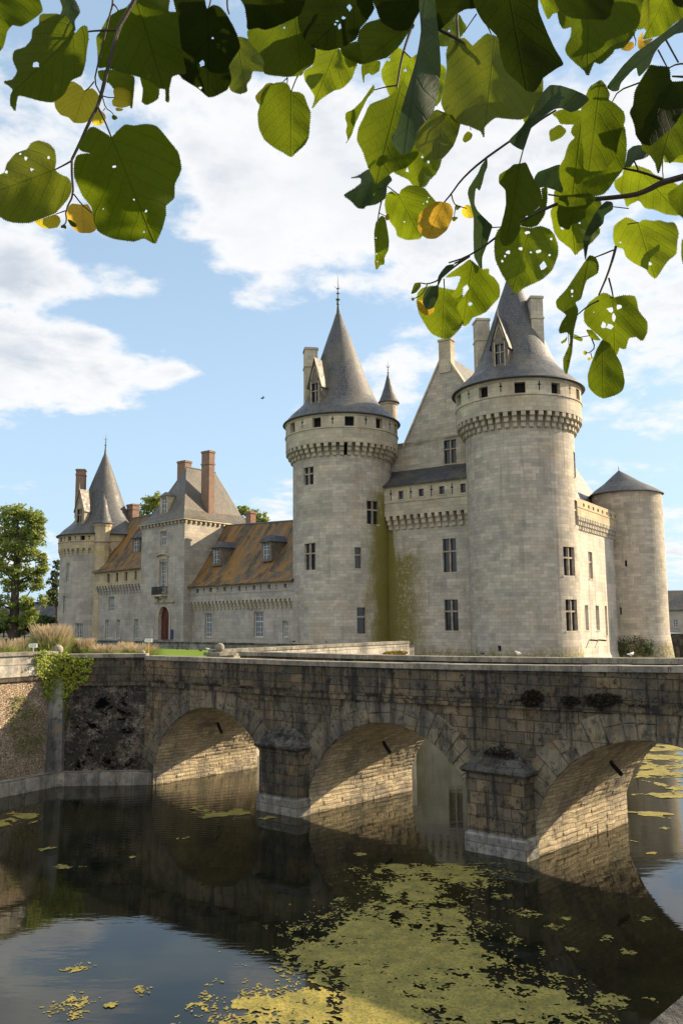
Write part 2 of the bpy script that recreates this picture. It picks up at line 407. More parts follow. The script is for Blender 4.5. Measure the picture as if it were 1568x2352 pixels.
t = NT('floating_algae'); pos = t.pos()
n1 = t.noise(pos, 2.2, 5, .7); n2 = t.noise(pos, 17, 4, .7)
c = t.mix(t.mapr(n1, .35, .65), (.20, .17, .042), (.36, .285, .068))
c = t.mix(t.mapr(n2, .42, .66, 0, .75), c, (.09, .10, .025)); c = t.mix(t.mapr(t.noise(pos, 6, 4, .8), .55, .68, 0, .6), c, (.24, .165, .09))
M['algae'] = t.done(t.pbr(c, .75, t.bump(n2, .8, .02), spec=.2))

t = NT('lawn_grass'); pos = t.pos()
c = t.mix(t.noise(pos, .6, 5, .7), (.10, .17, .02), (.20, .27, .04))
M['lawn'] = t.done(t.pbr(c, .9, t.bump(t.noise(pos, 30, 3), 1, .05), spec=.1))
t = NT('far_ground'); pos = t.pos()
M['earth'] = t.done(t.pbr(t.mix(t.noise(pos, .2, 5, .7), (.06, .075, .025), (.13, .115, .07)), .95, spec=.1))
M['bed'] = simple('moat_bed', (.03, .03, .015), .9)

def foliage(name, c1, c2, trans=.4, scale=.6):
    t = NT(name); pos = t.pos(); oi = t.n('ShaderNodeTexNoise'); t.set(oi.inputs['Vector'], pos)
    oi.inputs['Scale'].default_value = scale; oi.inputs['Detail'].default_value = 5
    g = t.n('ShaderNodeNewGeometry'); rnd = g.outputs['Random Per Island']
    c = t.mix(t.math('ADD', t.math('MULTIPLY', oi.outputs[0], .6), t.math('MULTIPLY', rnd, .45)), c1, c2)
    d = t.pbr(c, .6, spec=.25); tr = t.n('ShaderNodeBsdfTranslucent'); t.set(tr.inputs[0], c)
    mx = t.n('ShaderNodeMixShader'); mx.inputs[0].default_value = trans
    t.t.links.new(d, mx.inputs[1]); t.t.links.new(tr.outputs[0], mx.inputs[2])
    return t.done(mx.outputs[0])
M['fol_light'] = foliage('fresh_green_foliage', (.13, .18, .035), (.40, .45, .12), .55)
M['fol_dark'] = foliage('dark_green_foliage', (.04, .06, .02), (.12, .16, .05), .35)
M['ivy'] = foliage('ivy_leaves', (.10, .15, .012), (.42, .46, .05), .35, 3)
M['weeds'] = foliage('wall_weeds', (.07, .09, .015), (.24, .24, .06), .3, 3)
M['straw'] = foliage('pinkish_grass_plumes', (.34, .25, .15), (.60, .48, .32), .35, 1.5)
M['blade'] = foliage('green_grass_blades', (.12, .19, .03), (.34, .42, .09), .4, 1.5)
M['moss'] = foliage('dry_moss', (.012, .010, .006), (.045, .034, .016), .1, 6)
M['ymoss'] = foliage('yellow_moss', (.20, .15, .01), (.38, .28, .03), .1, 6)
M['bark'] = simple('bark', (.07, .055, .04), .9, .3, 4, .8, .05)
M['twig'] = simple('linden_twig_bark', (.045, .035, .022), .6, .3, 60)
M['bird'] = simple('pigeon_feathers', (.06, .06, .065), .7, .3, 20)
M['gull'] = simple('white_gull_feathers', (.7, .7, .68), .7, .1, 20)
M['render'] = simple('pale_house_render', (.42, .38, .32), .9, .15, 1)

def leafmat(name, c1, c2, trans=.55, vein=.38, gloss=.3, glow=None):
    """local leaf coordinates in UV: u along the midrib 0..1, v across (-.5...5)"""
    t = NT(name); uv = t.uv(); u, v = t.xyz(uv)[:2]
    av = t.math('ABSOLUTE', v)
    mid = t.mapr(av, .0, .014, 1, 0)
    q = t.math('ADD', t.math('SUBTRACT', u, t.math('MULTIPLY', av, t.math('MULTIPLY_ADD', u, .5, .75))), t.math('MULTIPLY', t.noise(uv, 4, 2, .5), .10))
    fr = t.math('FRACT', t.math('MULTIPLY', q, 6.2))
    d = t.math('ABSOLUTE', t.math('SUBTRACT', fr, .5))
    lat = t.mapr(d, .0, .09, .8, 0)
    q2 = t.math('ADD', t.math('MULTIPLY', u, .7), t.math('MULTIPLY', av, 1.0))
    ter = t.mapr(t.noise(t.comb(t.math('MULTIPLY', q2, 3), u), 14, 3, .6), .5, .62, 0, .3)
    ve = t.math('MAXIMUM', t.math('MAXIMUM', mid, t.math('MULTIPLY', lat, .75)), ter)
    pos = t.pos(); nz = t.noise(pos, 22, 5, .7)
    n2 = t.noise(pos, 7, 3, .6)
    oi = t.n('ShaderNodeObjectInfo').outputs['Random']
    c = t.mix(t.math('ADD', t.math('MULTIPLY', n2, .6), t.math('MULTIPLY', oi, .5)), c1, c2)
    c = t.mix(t.mapr(nz, .62, .75, 0, .35), c, tuple(q_ * .55 for q_ in c1))
    cv = t.mix(t.math('MULTIPLY', ve, vein), c, tuple(q_ * .35 for q_ in c1))
    nb = t.bump(t.math('ADD', ve, t.math('MULTIPLY', nz, .5)), .6, .0012)
    b = t.pbr(cv, .62, nb, spec=gloss)
    tr = t.n('ShaderNodeBsdfTranslucent'); t.set(tr.inputs[0], cv); t.set(tr.inputs[1], nb)
    mx = t.n('ShaderNodeMixShader'); mx.inputs[0].default_value = trans
    t.t.links.new(b, mx.inputs[1]); t.t.links.new(tr.outputs[0], mx.inputs[2])
    return t.done(mx.outputs[0])
LM = {
 'g': leafmat('linden_leaf_green', (.08, .112, .004), (.13, .168, .006), .74, gloss=.15),
 'b': leafmat('linden_leaf_fresh', (.11, .15, .004), (.18, .225, .008), .75),
 'd': leafmat('linden_leaf_deep_shade', (.010, .017, .002), (.022, .034, .003), .5, gloss=.02),  # mature green pushed near black: deep shade is put into the colour
 'm': leafmat('linden_leaf_mature', (.058, .084, .004), (.095, .125, .006), .7, gloss=.12),
 'o': leafmat('linden_leaf_olive', (.085, .11, .006), (.15, .17, .010), .6),
 'u': leafmat('linden_leaf_blueish', (.020, .040, .012), (.045, .075, .022), .35, gloss=.35),
 'y': leafmat('linden_leaf_young', (.42, .34, .015), (.62, .50, .04), .85, .55),
 'r': leafmat('linden_leaf_russet', (.40, .25, .02), (.60, .38, .04), .8, .55),
}
# ------------------------------------------------------------------ building tools
def unit(u): l = math.hypot(u[0], u[1]); return (u[0] / l, u[1] / l)
def flatmap(o, u):                   # (s, z, d) -> point; d goes inward (away from the viewer side)
    n = (-u[1], u[0])                # u runs to the viewer's right, n points inward
    return lambda s, z, d: Vector((o[0] + u[0] * s + n[0] * d, o[1] + u[1] * s + n[1] * d, z))
def cylmap(cx, cy, r):               # s = angle
    return lambda s, z, d: Vector((cx + (r - d) * math.cos(s), cy + (r - d) * math.sin(s), z))
def shell(mb, mp, s0, s1, z0, z1, openings, ds, us=1.0, rev=.4, dz=None, batter=None):
    """a wall surface with real openings: openings = [(s0, s1, z0, z1)]"""
    S = {s0, s1}; Z = {z0, z1}
    k = max(1, int(round((s1 - s0) / ds)))
    for i in range(k + 1): S.add(s0 + (s1 - s0) * i / k)
    if dz:
        k = max(1, int(round((z1 - z0) / dz)))
        for i in range(k + 1): Z.add(z0 + (z1 - z0) * i / k)
    for o in openings:
        S.add(o[0]); S.add(o[1]); Z.add(o[2]); Z.add(o[3])
    S = sorted(q for q in S if s0 - 1e-9 <= q <= s1 + 1e-9); Z = sorted(q for q in Z if z0 - 1e-9 <= q <= z1 + 1e-9)
    def bt(z): return -batter(z) if batter else 0
    for i in range(len(S) - 1):
        a, b = S[i], S[i + 1]
        if b - a < 1e-7: continue
        m = (a + b) / 2
        for j in range(len(Z) - 1):
            c, d = Z[j], Z[j + 1]
            if d - c < 1e-7: continue
            n = (c + d) / 2
            if any(o[0] < m < o[1] and o[2] < n < o[3] for o in openings): continue
            mb.face([mp(a, c, bt(c)), mp(b, c, bt(c)), mp(b, d, bt(d)), mp(a, d, bt(d))], [(a * us, c), (b * us, c), (b * us, d), (a * us, d)])
    for o in openings:
        a, b, c, d = o[:4]
        mb.face([mp(a, c, 0), mp(a, c, rev), mp(a, d, rev), mp(a, d, 0)]); mb.face([mp(b, c, rev), mp(b, c, 0), mp(b, d, 0), mp(b, d, rev)])
        mb.face([mp(a, c, 0), mp(b, c, 0), mp(b, c, rev), mp(a, c, rev)]); mb.face([mp(a, d, rev), mp(b, d, rev), mp(b, d, 0), mp(a, d, 0)])
def mbox(mb, mp, s0, s1, z0, z1, d0, d1, mi=0):
    mb.hexa([mp(s0, z0, d0), mp(s1, z0, d0), mp(s1, z0, d1), mp(s0, z0, d1), mp(s0, z1, d0), mp(s1, z1, d0), mp(s1, z1, d1), mp(s0, z1, d1)], mi)
def window(parent, mp, o, kind, us=1.0, depth=.32, name='window'):
    """glass pane set back in its opening, with stone mullions or white glazing bars as a sub-part"""
    a, b, c, d = o[:4]; w = b - a; h = d - c
    g = MB(); mbox(g, mp, a - .02 / us, b + .02 / us, c - .02, d + .02, depth, depth + .04)
    white = kind.startswith('w')
    win = g.build(name, M['glass_pale'] if white else M['glass'], parent)
    m = MB(); t = (.16 if not white else .07) / us; th = .16 if not white else .07
    d0 = depth - (.2 if not white else .06)
    if kind in ('cross', 'wcross'):
        mbox(m, mp, a + w / 2 - t / 2, a + w / 2 + t / 2, c, d, d0, depth - .005)
        zz = c + h * .62
        mbox(m, mp, a, a + w / 2 - t / 2, zz - th / 2, zz + th / 2, d0, depth - .005); mbox(m, mp, a + w / 2 + t / 2, b, zz - th / 2, zz + th / 2, d0, depth - .005)
    if kind == 'bar':
        zz = c + h * .64; mbox(m, mp, a, b, zz - th / 2, zz + th / 2, d0, depth - .005)
    if white:
        e = .09 / us
        mbox(m, mp, a, a + e, c, d, d0 - .02, depth - .004); mbox(m, mp, b - e, b, c, d, d0 - .02, depth - .004)
        mbox(m, mp, a + e, b - e, c, c + .1, d0 - .02, depth - .004); mbox(m, mp, a + e, b - e, d - .1, d, d0 - .02, depth - .004)
        nb = max(2, int(round(h / .55))); bw = .045 / us
        for k in range(1, nb):
            zz = c + h * k / nb; mbox(m, mp, a + e, b - e, zz - .025, zz + .025, d0 + .01, depth - .004)
        if kind != 'wcross':
            mbox(m, mp, a + w / 2 - bw, a + w / 2 + bw, c + .1, d - .1, d0 - .01, depth - .004)
        else:
            for q in (.25, .75): mbox(m, mp, a + w * q - bw / 2, a + w * q + bw / 2, c + .1, d - .1, d0 + .01, depth - .004)
    if kind != 'plain': m.build('glazing_bars' if white else 'mullion', M['white'] if white else M['mull'], win)
    # thin dressed sill, proud of the wall
    s = MB(); mbox(s, mp, a - .12 / us, b + .12 / us, c - .14, c - .003, -.05, .3); s.build('sill', M['fine'], win)
    return win
def corbels(mb, mp, s0, s1, n, z0, z1, out, steps=3, fill=.5, d_in=0.0):
    """stepped machicolation brackets"""
    ds = (s1 - s0) / n; h = (z1 - z0) / steps
    for i in range(n):
        c = s0 + ds * (i + .5)
        for k in range(steps):
            e = .92 if k == steps - 1 else 1
            mbox(mb, mp, c - ds * fill / 2, c + ds * fill / 2, z0 + h * k + .04, z0 + h * (k + 1) - .02, -out * (k + 1) / steps, d_in)
            mbox(mb, mp, c - ds * fill / 2 * .86, c + ds * fill / 2 * .86, z0 + h * k - .02, z0 + h * k + .04, -out * (k + .65) / steps, d_in)
def finial(mb, p, h, r=.12):
    x, y, z = p
    mb.lathe(x, y, [(r * 1.6, z), (r * 1.1, z + h * .12), (r * 2.4, z + h * .16), (r * 2.4, z + h * .18), (r * .8, z + h * .2), (r * .6, z + h * .34), (r * 1.9, z + h * .37), (r * .6, z + h * .40), (r * .5, z + h * .5), (r * 1.5, z + h * .53), (r * .4, z + h * .56), (r * .3, z + h * .8), (.012, z + h * 1.0), (0, z + h * 1.001)], 12)
    for a in range(4):
        d = Vector((math.cos(a * PI / 2 + .4), math.sin(a * PI / 2 + .4), 0))
        q = Vector((x, y, z + h * .53)); mb.tube([q, q + d * r * 3.4 + Vector((0, 0, .1)), q + d * r * 4 + Vector((0, 0, .3))], .02, 5)
def chimney(parent, c, u, w, z0, z1, mat, cap=None, name='chimney', band=None):
    m = MB(); m.cbox(c, u, w, z0, z1 - .25)
    m.cbox(c, u, (w[0] + .09, w[1] + .09), z1 - .25, z1 - .05); m.cbox(c, u, (w[0] + .02, w[1] + .02), z1 - .05, z1 + .03)
    if band: m.cbox(c, u, (w[0] + .08, w[1] + .08), band, band + .18)
    o = m.build(name, mat, parent)
    k = MB(); k.cbox(c, u, (w[0] - .16, w[1] - .16), z1 + .02, z1 + .05); k.build('flue_opening', M['dark'], o)
    return o
def dormer(parent, c, ang, w, h, dep, zb, roofh, kind='gothic', wmat=None, rmat=None, over=.18, hip=False):
    """c = front centre (x, y); ang = outward direction; a small gabled window standing on a roof slope"""
    o = (math.cos(ang), math.sin(ang)); u = (-o[1], o[0])    # viewer's right when looking at it from outside
    O = (c[0] - u[0] * w / 2, c[1] - u[1] * w / 2); mp = flatmap(O, u)
    m = MB(); ow = w * .62 if kind == 'gothic' else w * .66; a = (w - ow) / 2; op = (a, a + ow, zb + h * .14, zb + h * .93)
    shell(m, mp, 0, w, zb, zb + h, [op], w, rev=.25)
    m.face([mp(0, zb, dep), mp(0, zb, 0), mp(0, zb + h, 0), mp(0, zb + h, dep)]); m.face([mp(w, zb, 0), mp(w, zb, dep), mp(w, zb + h, dep), mp(w, zb + h, 0)])
    if not hip: m.face([mp(0, zb + h, 0), mp(w, zb + h, 0), mp(w / 2, zb + h + roofh, 0)])
    d = m.build('dormer', wmat or M['mull'], parent)
    r = MB(); e = over; T = zb + h + roofh
    def slope(s_out, z_out, sgn):
        p = [mp(s_out, z_out, -e), mp(w / 2, T + .05, -e), mp(w / 2, T + .05, dep + .6), mp(s_out, z_out, dep)]
        q = [v - Vector((0, 0, .12)) for v in p]
        r.hexa(q + p)
    if not hip:
        slope(-e, zb + h - e * roofh / (w / 2), -1); slope(w + e, zb + h - e * roofh / (w / 2), 1)
    else:
        A, B = mp(-e, zb + h, -e), mp(w + e, zb + h, -e); C_, D = mp(w + e, zb + h, dep), mp(-e, zb + h, dep)
        F, G = mp(w / 2, T, roofh * .35), mp(w / 2, T, dep + .8)
        for q in ([A, B, F], [B, C_, G, F], [D, A, F, G], [A, D, C_, B]): r.face(q)
    r.build('dormer_roof', rmat or M['lead'], d)
    wn = MB(); mbox(wn, mp, op[0] - .01, op[1] + .01, op[2] - .01, op[3] + .01, .2, .24)
    W = wn.build('dormer_window', M['glass'] if kind == 'gothic' else M['glass_pale'], d)
    t = MB(); tt = .1 if kind == 'gothic' else .06
    mbox(t, mp, w / 2 - tt / 2, w / 2 + tt / 2, op[2], op[3], .08, .195); zz = op[2] + (op[3] - op[2]) * .6
    mbox(t, mp, op[0], w / 2 - tt / 2, zz - tt / 2, zz + tt / 2, .08, .195); mbox(t, mp, w / 2 + tt / 2, op[1], zz - tt / 2, zz + tt / 2, .08, .195)
    if kind != 'gothic':
        for q in (.25, .8):
            zz = op[2] + (op[3] - op[2]) * q
            mbox(t, mp, op[0], w / 2 - tt / 2, zz - .03, zz + .03, .1, .19); mbox(t, mp, w / 2 + tt / 2, op[1], zz - .03, zz + .03, .1, .19)
        mbox(t, mp, op[0], op[0] + .06, op[2], op[3], .06, .198); mbox(t, mp, op[1] - .06, op[1], op[2], op[3], .06, .198)
    else:   # a blind pointed arch in the gable
        t2 = MB(); pts = []
        for k in range(9):
            a_ = k / 8; s_ = op[0] + ow * a_; zz = zb + h + roofh * .12 + roofh * .5 * (1 - abs(2 * a_ - 1) ** 1.6)
            pts.append(mp(s_, zz, -.06))
        t2.tube(pts, .06, 6); t3 = MB(); t3.tube([mp(w / 2, T - .1, -e - .02), mp(w / 2, T + .9, -e - .02)], [.07, .02], 6); t3.build('dormer_finial', M['fine'], d)
        t2.tube([mp(op[0], zb + h * .05, -.05), mp(op[0], zb + h, -.05)], .06, 6); t2.tube([mp(op[1], zb + h * .05, -.05), mp(op[1], zb + h, -.05)], .06, 6)
        t2.build('dormer_tracery', M['fine'], d)
    t.build('dormer_mullion', M['mull'] if kind == 'gothic' else M['white'], d) if False else None
    nm = t.build('dormer_frame', M['mull'] if kind == 'gothic' else M['white'], d)
    return d
def slits(top, mp, items, us, z0, z1, w=.09):
    top.subs = []
    for s in items:
        mb = MB(); top.subs.append(mb)
        mbox(mb, mp, s - w / 2 / us, s + w / 2 / us, z0, z1, -.012, .05); zz = z0 + (z1 - z0) * .62
        mbox(mb, mp, s - w * 1.5 / us, s + w * 1.5 / us, zz - .07, zz + .07, -.015, .04)
def ring_tower(T, c, rb, rr, re, zb, zc0, zc1, zs, ze, ncorb, mat, matring, roofprof, roofmat, ringopen, ringslit, bodywin, apex=(0, 0), corb_out=None, batter=None, segs=72, steps=3):
    cx, cy = c
    mp = cylmap(cx, cy, rb)
    ops = []
    for w in bodywin:
        x0, x1, y0, y1, kind = w
        a0, _ = cyl_hit(cx, cy, rb, x0, (y0 + y1) / 2); a1, _ = cyl_hit(cx, cy, rb, x1, (y0 + y1) / 2)
        xm = (x0 + x1) / 2; _, zt = cyl_hit(cx, cy, rb, xm, y0); _, zl = cyl_hit(cx, cy, rb, xm, y1)
        if a1 < a0: a1 += 2 * PI if a0 - a1 > PI else 0
        ops.append((min(a0, a1), max(a0, a1), zl, zt, kind))
    m = MB(); shell(m, mp, -PI, PI, zb, zc1, ops, 2 * PI / segs, rb, dz=2.0, batter=batter)
    m.build('tower_wall', mat, T, smooth=False)
    for o in ops:
        if o[4] != 'slot': window(T, mp, o, o[4], rb)
        else:
            g = MB(); mbox(g, mp, o[0] - .01, o[1] + .01, o[2], o[3], .35, .4); g.build('arrow_slit', M['dark'], T)
    # machicolation
    out = rr - rb - .02
    m = MB(); corbels(m, mp, -PI, PI, ncorb, zc0, zc1, out, steps, .52, .1)
    m.build('corbel_table', matring, T)
    # parapet drum with its square openings
    mr = cylmap(cx, cy, rr); O2 = []
    for (x0, x1, y0, y1) in ringopen:
        a0, _ = cyl_hit(cx, cy, rr, x0, (y0 + y1) / 2); a1, _ = cyl_hit(cx, cy, rr, x1, (y0 + y1) / 2)
        _, zt = cyl_hit(cx, cy, rr, (x0 + x1) / 2, y0); _, zl = cyl_hit(cx, cy, rr, (x0 + x1) / 2, y1)
        O2.append((min(a0, a1), max(a0, a1), zl, zt))
    O2 = [(a - .12 / rr, b + .12 / rr, c_ - .1, d_ + .08) for a, b, c_, d_ in O2]
    m = MB(); shell(m, mr, -PI, PI, zc1 - .02, ze + .1, O2, 2 * PI / segs, rr, rev=.45)
    m.lathe(cx, cy, [(rb + .05, zc1 - .021), (rr - .001, zc1 - .02)], segs)                      # soffit
    m.lathe(cx, cy, [(rr + .003, zs - .12), (rr + .09, zs - .06), (rr + .09, zs + .06), (rr + .003, zs + .1)], segs)
    m.lathe(cx, cy, [(rr + .003, ze - .3), (rr + .06, ze - .26), (rr + .12, ze - .1), (rr + .12, ze + .02)], segs)
    m.build('parapet', matring, T)
    if ringslit:
        m = MB(); sl = [cyl_hit(cx, cy, rr, x, y)[0] for x, y in ringslit]
        slits(m, mr, sl, rr, (zs + ze) / 2 - .45, (zs + ze) / 2 + .45); m.build('arrow_slit', M['dark'], T)
    g = MB(); g.lathe(cx, cy, [(rr - .5, zc1 + .1), (rr - .5, ze)], 36); g.build('inner_wall', M['dark'], T)
    m2 = MB(); m2.lathe(cx, cy, [(rr + .1, ze - .06), (re + .02, ze - .10), (re + .09, ze - .03), (re + .05, ze + .05), (re - .3, ze + .06)], 96)
    m = MB(); prof = [(re - .25, ze + .04), (re, ze + .0), (re, ze + .10)] + [(r_, ze + z_) for r_, z_ in roofprof]
    m.lathe(cx, cy, prof, 96, apex=apex)
    rf_ = m.build('roof', roofmat, T, smooth=False); smooth_obj(m2.build('eave_rim', M['eave_dark'], rf_)); return rf_
def smooth_obj(o): 
    o.data.polygons.foreach_set('use_smooth', [True] * len(o.data.polygons))

CONE = [(6.30, .32), (5.75, .95), (5.2, 1.45), (4.65, 1.95), (4.25, 2.45), (3.95, 3.0), (3.45, 4.25), (2.95, 5.55), (2.49, 6.93), (1.9, 8.7), (1.34, 10.3), (.80, 11.75), (.40, 12.95), (.22, 13.4), (.07, 14.7), (0, 14.85)]

# ---- keep: near (south) tower ------------------------------------------------------
def vis_roof(prof):                  # denser profile so the flared eave reads as a curve
    out = []
    for i in range(len(prof) - 1):
        for k in range(2):
            t_ = k / 2; out.append((prof[i][0] * (1 - t_) + prof[i + 1][0] * t_, prof[i][1] * (1 - t_) + prof[i + 1][1] * t_))
    return out + [prof[-1]]
U_K = unit((1.44, -1)); W_K = unit((.65, 1))

c3 = P(1198, 1200, 82.6); c3 = (c3.x, c3.y)
def zfront(c, r, x, y): return cyl_hit(c[0], c[1], r, x, y)[1]
R3 = 5.4
z_ct0 = zfront(c3, R3, 1195, 981); z_ct1 = zfront(c3, 6.25, 1195, 942); z_s = zfront(c3, 6.25, 1195, 905); z_e = zfront(c3, 6.6, 1195, 864)
T3 = thing('keep_tower', 'tall round limestone keep tower nearest the bridge, its slate cone half hidden by linden leaves', 'tower', (c3[0], c3[1], -1), 'round towers of the keep')
def q3(x0, x1, y0, y1): return (1004.8 + x0 / 4.2, 1004.8 + x1 / 4.2, 602.9 + y0 / 4.2, 602.9 + y1 / 4.2)
r3 = ring_tower(T3, c3, R3, 6.25, 6.6, -1, z_ct0, z_ct1, z_s, z_e, 46, M['keep'], M['fine'], vis_roof([(r * 1.0, z) for r, z in CONE]), M['slate'],
    [q3(186, 220, 1287, 1372), q3(403, 470, 1208, 1294), q3(750, 833, 1160, 1248), q3(1105, 1169, 1168, 1256), q3(1338, 1362, 1230, 1312)],
    [(1004.8 + 298 / 4.2, 912), (1004.8 + 606 / 4.2, 892), (1004.8 + 978 / 4.2, 890), (1004.8 + 1272 / 4.2, 894)],
    [(1293.3, 1318.9, 1256, 1322, 'cross'), (1298.8, 1325, 1377, 1449, 'cross'), (1142, 1150, 1483, 1496, 'slot'), (1317, 1323, 1042, 1097, 'bar'), (1319, 1326, 1150, 1206, 'bar')], apex=(-.15, 0))
smooth_obj(r3)
m = MB(); finial(m, (c3[0] - .15, c3[1], z_e + 14.5), 3.2); m.build('finial', M['copper'], T3)
pa = P(1153, 1, 1)
a3 = math.atan2(-c3[1], -c3[0])      # towards the viewer
def on_cone(c, a, r): return (c[0] + r * math.cos(a), c[1] + r * math.sin(a))
aa = a3 - .33
dormer(T3, on_cone(c3, aa, 4.75), aa, 1.65, 2.6, 2.6, z_e + 1.6, 2.7, 'gothic', M['dormer'], M['slate_dark'])
for (px, yt, yb, D, w) in ((1226, 686, 826, 81.0, .62), (1104, 737, 860, 83.5, .68)):
    p = P(px, yt, D); pb = P(px, yb, D)
    chimney(T3, (p.x, p.y), (math.cos(a3 + PI / 2 + .3), math.sin(a3 + PI / 2 + .3)), (w, .75), z_e + 1.2, p.z, M['fine'], band=p.z - 2.4)

# ---- keep: north-west tower ---------------------------------------------------------
c2 = P(786, 1200, 91.7); c2 = (c2.x, c2.y); R2 = 5.5
zz = [zfront(c2, R2, 785, 1046), zfront(c2, 6.3, 785, 1014), zfront(c2, 6.3, 785, 980), zfront(c2, 6.56, 785, 946)]
T2 = thing('keep_tower', 'round keep tower with full grey cone roof and a mossy green streak down its wall', 'tower', (c2[0], c2[1], -1), 'round towers of the keep')
def q2(x0, x1, y0, y1): return (631.6 + x0 / 3.414, 631.6 + x1 / 3.414, 574.2 + y0 / 3.414, 574.2 + y1 / 3.414)
r2 = ring_tower(T2, c2, R2, 6.3, 6.56, -1, *zz, 46, M['keep'], M['fine'], vis_roof(CONE), M['slate'],
    [q2(122, 150, 1362, 1425), q2(298, 350, 1320, 1386), q2(555, 612, 1308, 1372), q2(797, 836, 1326, 1392), q2(938, 952, 1372, 1432)],
    [(631.6 + 214 / 3.414, 976), (631.6 + 450 / 3.414, 966), (631.6 + 711 / 3.414, 967), (631.6 + 897 / 3.414, 976)],
    [(697, 720, 1073, 1113.5, 'cross'), (842.3, 869, 1151, 1204, 'cross'), (699, 724.3, 1248, 1309, 'cross'), (814.6, 829.2, 1257, 1305.5, 'bar'), (819.6, 839.5, 1395, 1455.5, 'bar'), (789, 797.5, 1015, 1045, 'slot')], apex=(-.3, 0))
smooth_obj(r2)
m = MB(); finial(m, (c2[0] - .3, c2[1], zz[3] + 14.4), 3.6, .11)
m.tube([(c2[0] - .3, c2[1], zz[3] + 17.8), (c2[0] - .32, c2[1], zz[3] + 20.2)], [.02, .01], 5); m.build('finial', M['copper'], T2)
a2 = math.atan2(-c2[1], -c2[0]); ad = a2 - .62
dormer(T2, on_cone(c2, ad, 4.9), ad, 1.65, 2.6, 2.8, zz[3] + 1.45, 2.7, 'gothic', M['dormer'], M['slate_old'])
p = P(713, 803, 91.2)
chimney(T2, (p.x, p.y), (1, .15), (.72, .8), zz[3] + .9, p.z, M['fine'], band=p.z - 2.3)

# slim stair turret behind that tower
p = P(893, 1000, 96.5)
TT = thing('stair_turret', 'slim round stair turret with a pointed slate cap behind the mossy tower', 'turret', (p.x, p.y, 10))
m = MB(); ze = P(893, 927, 96.5).z; m.lathe(p.x, p.y, [(1.0, 10), (1.0, ze - .3), (1.12, ze - .2), (1.12, ze)], 28); m.build('turret_wall', M['fine'], TT)
zt = P(893, 856, 96.5).z; m = MB(); m.lathe(p.x, p.y, [(1.3, ze - .02), (1.32, ze + .05), (1.12, ze + .35), (.8, ze + 1.1), (.45, ze + 2.2), (.14, zt - .35), (0, zt)], 32); smooth_obj(m.build('roof', M['slate'], TT))
m = MB(); finial(m, (p.x, p.y, zt - .3), 1.7, .06); m.build('finial', M['copper'], TT)

# ---- keep body ---------------------------------------------------------------------
F0 = Vector((12.6, 84.0)); u = U_K; w = W_K
def KP(k, t, z): return Vector((F0.x + u[0] * k + w[0] * t, F0.y + u[1] * k + w[1] * t, z))
K = thing('keep', 'keep range between the round towers, with a steep stone gable and a timbered gallery roof', 'castle', (F0.x, F0.y, -1))
of = KP(0, 0, 0)
def wbox(px, o=of, uu=u):
    x0, x1, y0, y1 = px[:4]; xm, ym = (x0 + x1) / 2, (y0 + y1) / 2
    s0, _ = wall_hit(o, uu, x0, ym); s1, _ = wall_hit(o, uu, x1, ym); _, zt = wall_hit(o, uu, xm, y0); _, zl = wall_hit(o, uu, xm, y1)
    return (min(s0, s1), max(s0, s1), zl, zt)
# front curtain
smin, smax = -12.6, 6.0
z_ev = wall_hit(of, u, 980, 1111)[1]; z_st = wall_hit(of, u, 980, 1158)[1]; z_c1 = wall_hit(of, u, 980, 1180)[1]; z_c0 = wall_hit(of, u, 980, 1212)[1]
mp = flatmap(of, u); OUT = .75
wins = [wbox((1016.5, 1047, 1237, 1314)), wbox((1020, 1051.7, 1377, 1448.5))]
m = MB(); shell(m, mp, smin, smax, -1, z_c1, wins, 4, rev=.45, dz=3); m.build('curtain_wall', M['keep'], K)
for o in wins: window(K, mp, o, 'cross')
m = MB(); corbels(m, mp, smin, smax, 22, z_c0, z_c1, OUT, 3, .5, .05); m.build('corbel_table', M['fine'], K)
oo = KP(0, 0, 0) - Vector((-u[1] * OUT, u[0] * OUT, 0)); mpo = flatmap(oo, u)
def sq(x0, x1, y0, y1): return (631.6 + x0 / 3.2135, 631.6 + x1 / 3.2135, 1033.5 + y0 / 3.2135, 1033.5 + y1 / 3.2135)
gal = [wbox(sq(*q), oo) for q in ((908, 945, 303, 362), (1057, 1095, 287, 343), (1208, 1248, 268, 325), (1365, 1405, 248, 315))]
m = MB(); shell(m, mpo, smin, smax, z_c1 - .02, z_ev, gal, 4, rev=.4)
m.face([mpo(smin, z_c1 - .02, 0), mpo(smin, z_c1 - .02, OUT), mpo(smax, z_c1 - .02, OUT), mpo(smax, z_c1 - .02, 0)])
zs_ = gal[1][2] - .35; mbox(m, mpo, smin, smax, zs_ - .07, zs_ + .07, -.07, .02); m.build('gallery_parapet', M['fine'], K)
for o in gal: window(K, mpo, o, 'plain', depth=.3)
m = MB(); slits(m, mpo, [wall_hit(oo, u, 631.6 + x / 3.2135, 1130)[0] for x in (853, 1000, 1152, 1305)], 1, zs_ + .25, z_ev - .35); m.build('arrow_slit', M['dark'], K)
# gallery lean-to roof
RB = 2.6; og = KP(0, RB, 0); mpg = flatmap(og, u)
zr = wall_hit(og, u, 1060, 1068)[1]
m = MB(); sl, sr = smin, smax
A, B = mpo(sl, z_ev - .06, -.3), mpo(sr, z_ev - .06, -.3); C_, D_ = mpg(sr, zr, 0), mpg(sl, zr, 0)
up = Vector((0, 0, .16)); m.hexa([A, B, C_, D_, A + up, B + up, C_ + up, D_ + up]); m.build('gallery_roof', M['slate_dark'], K)
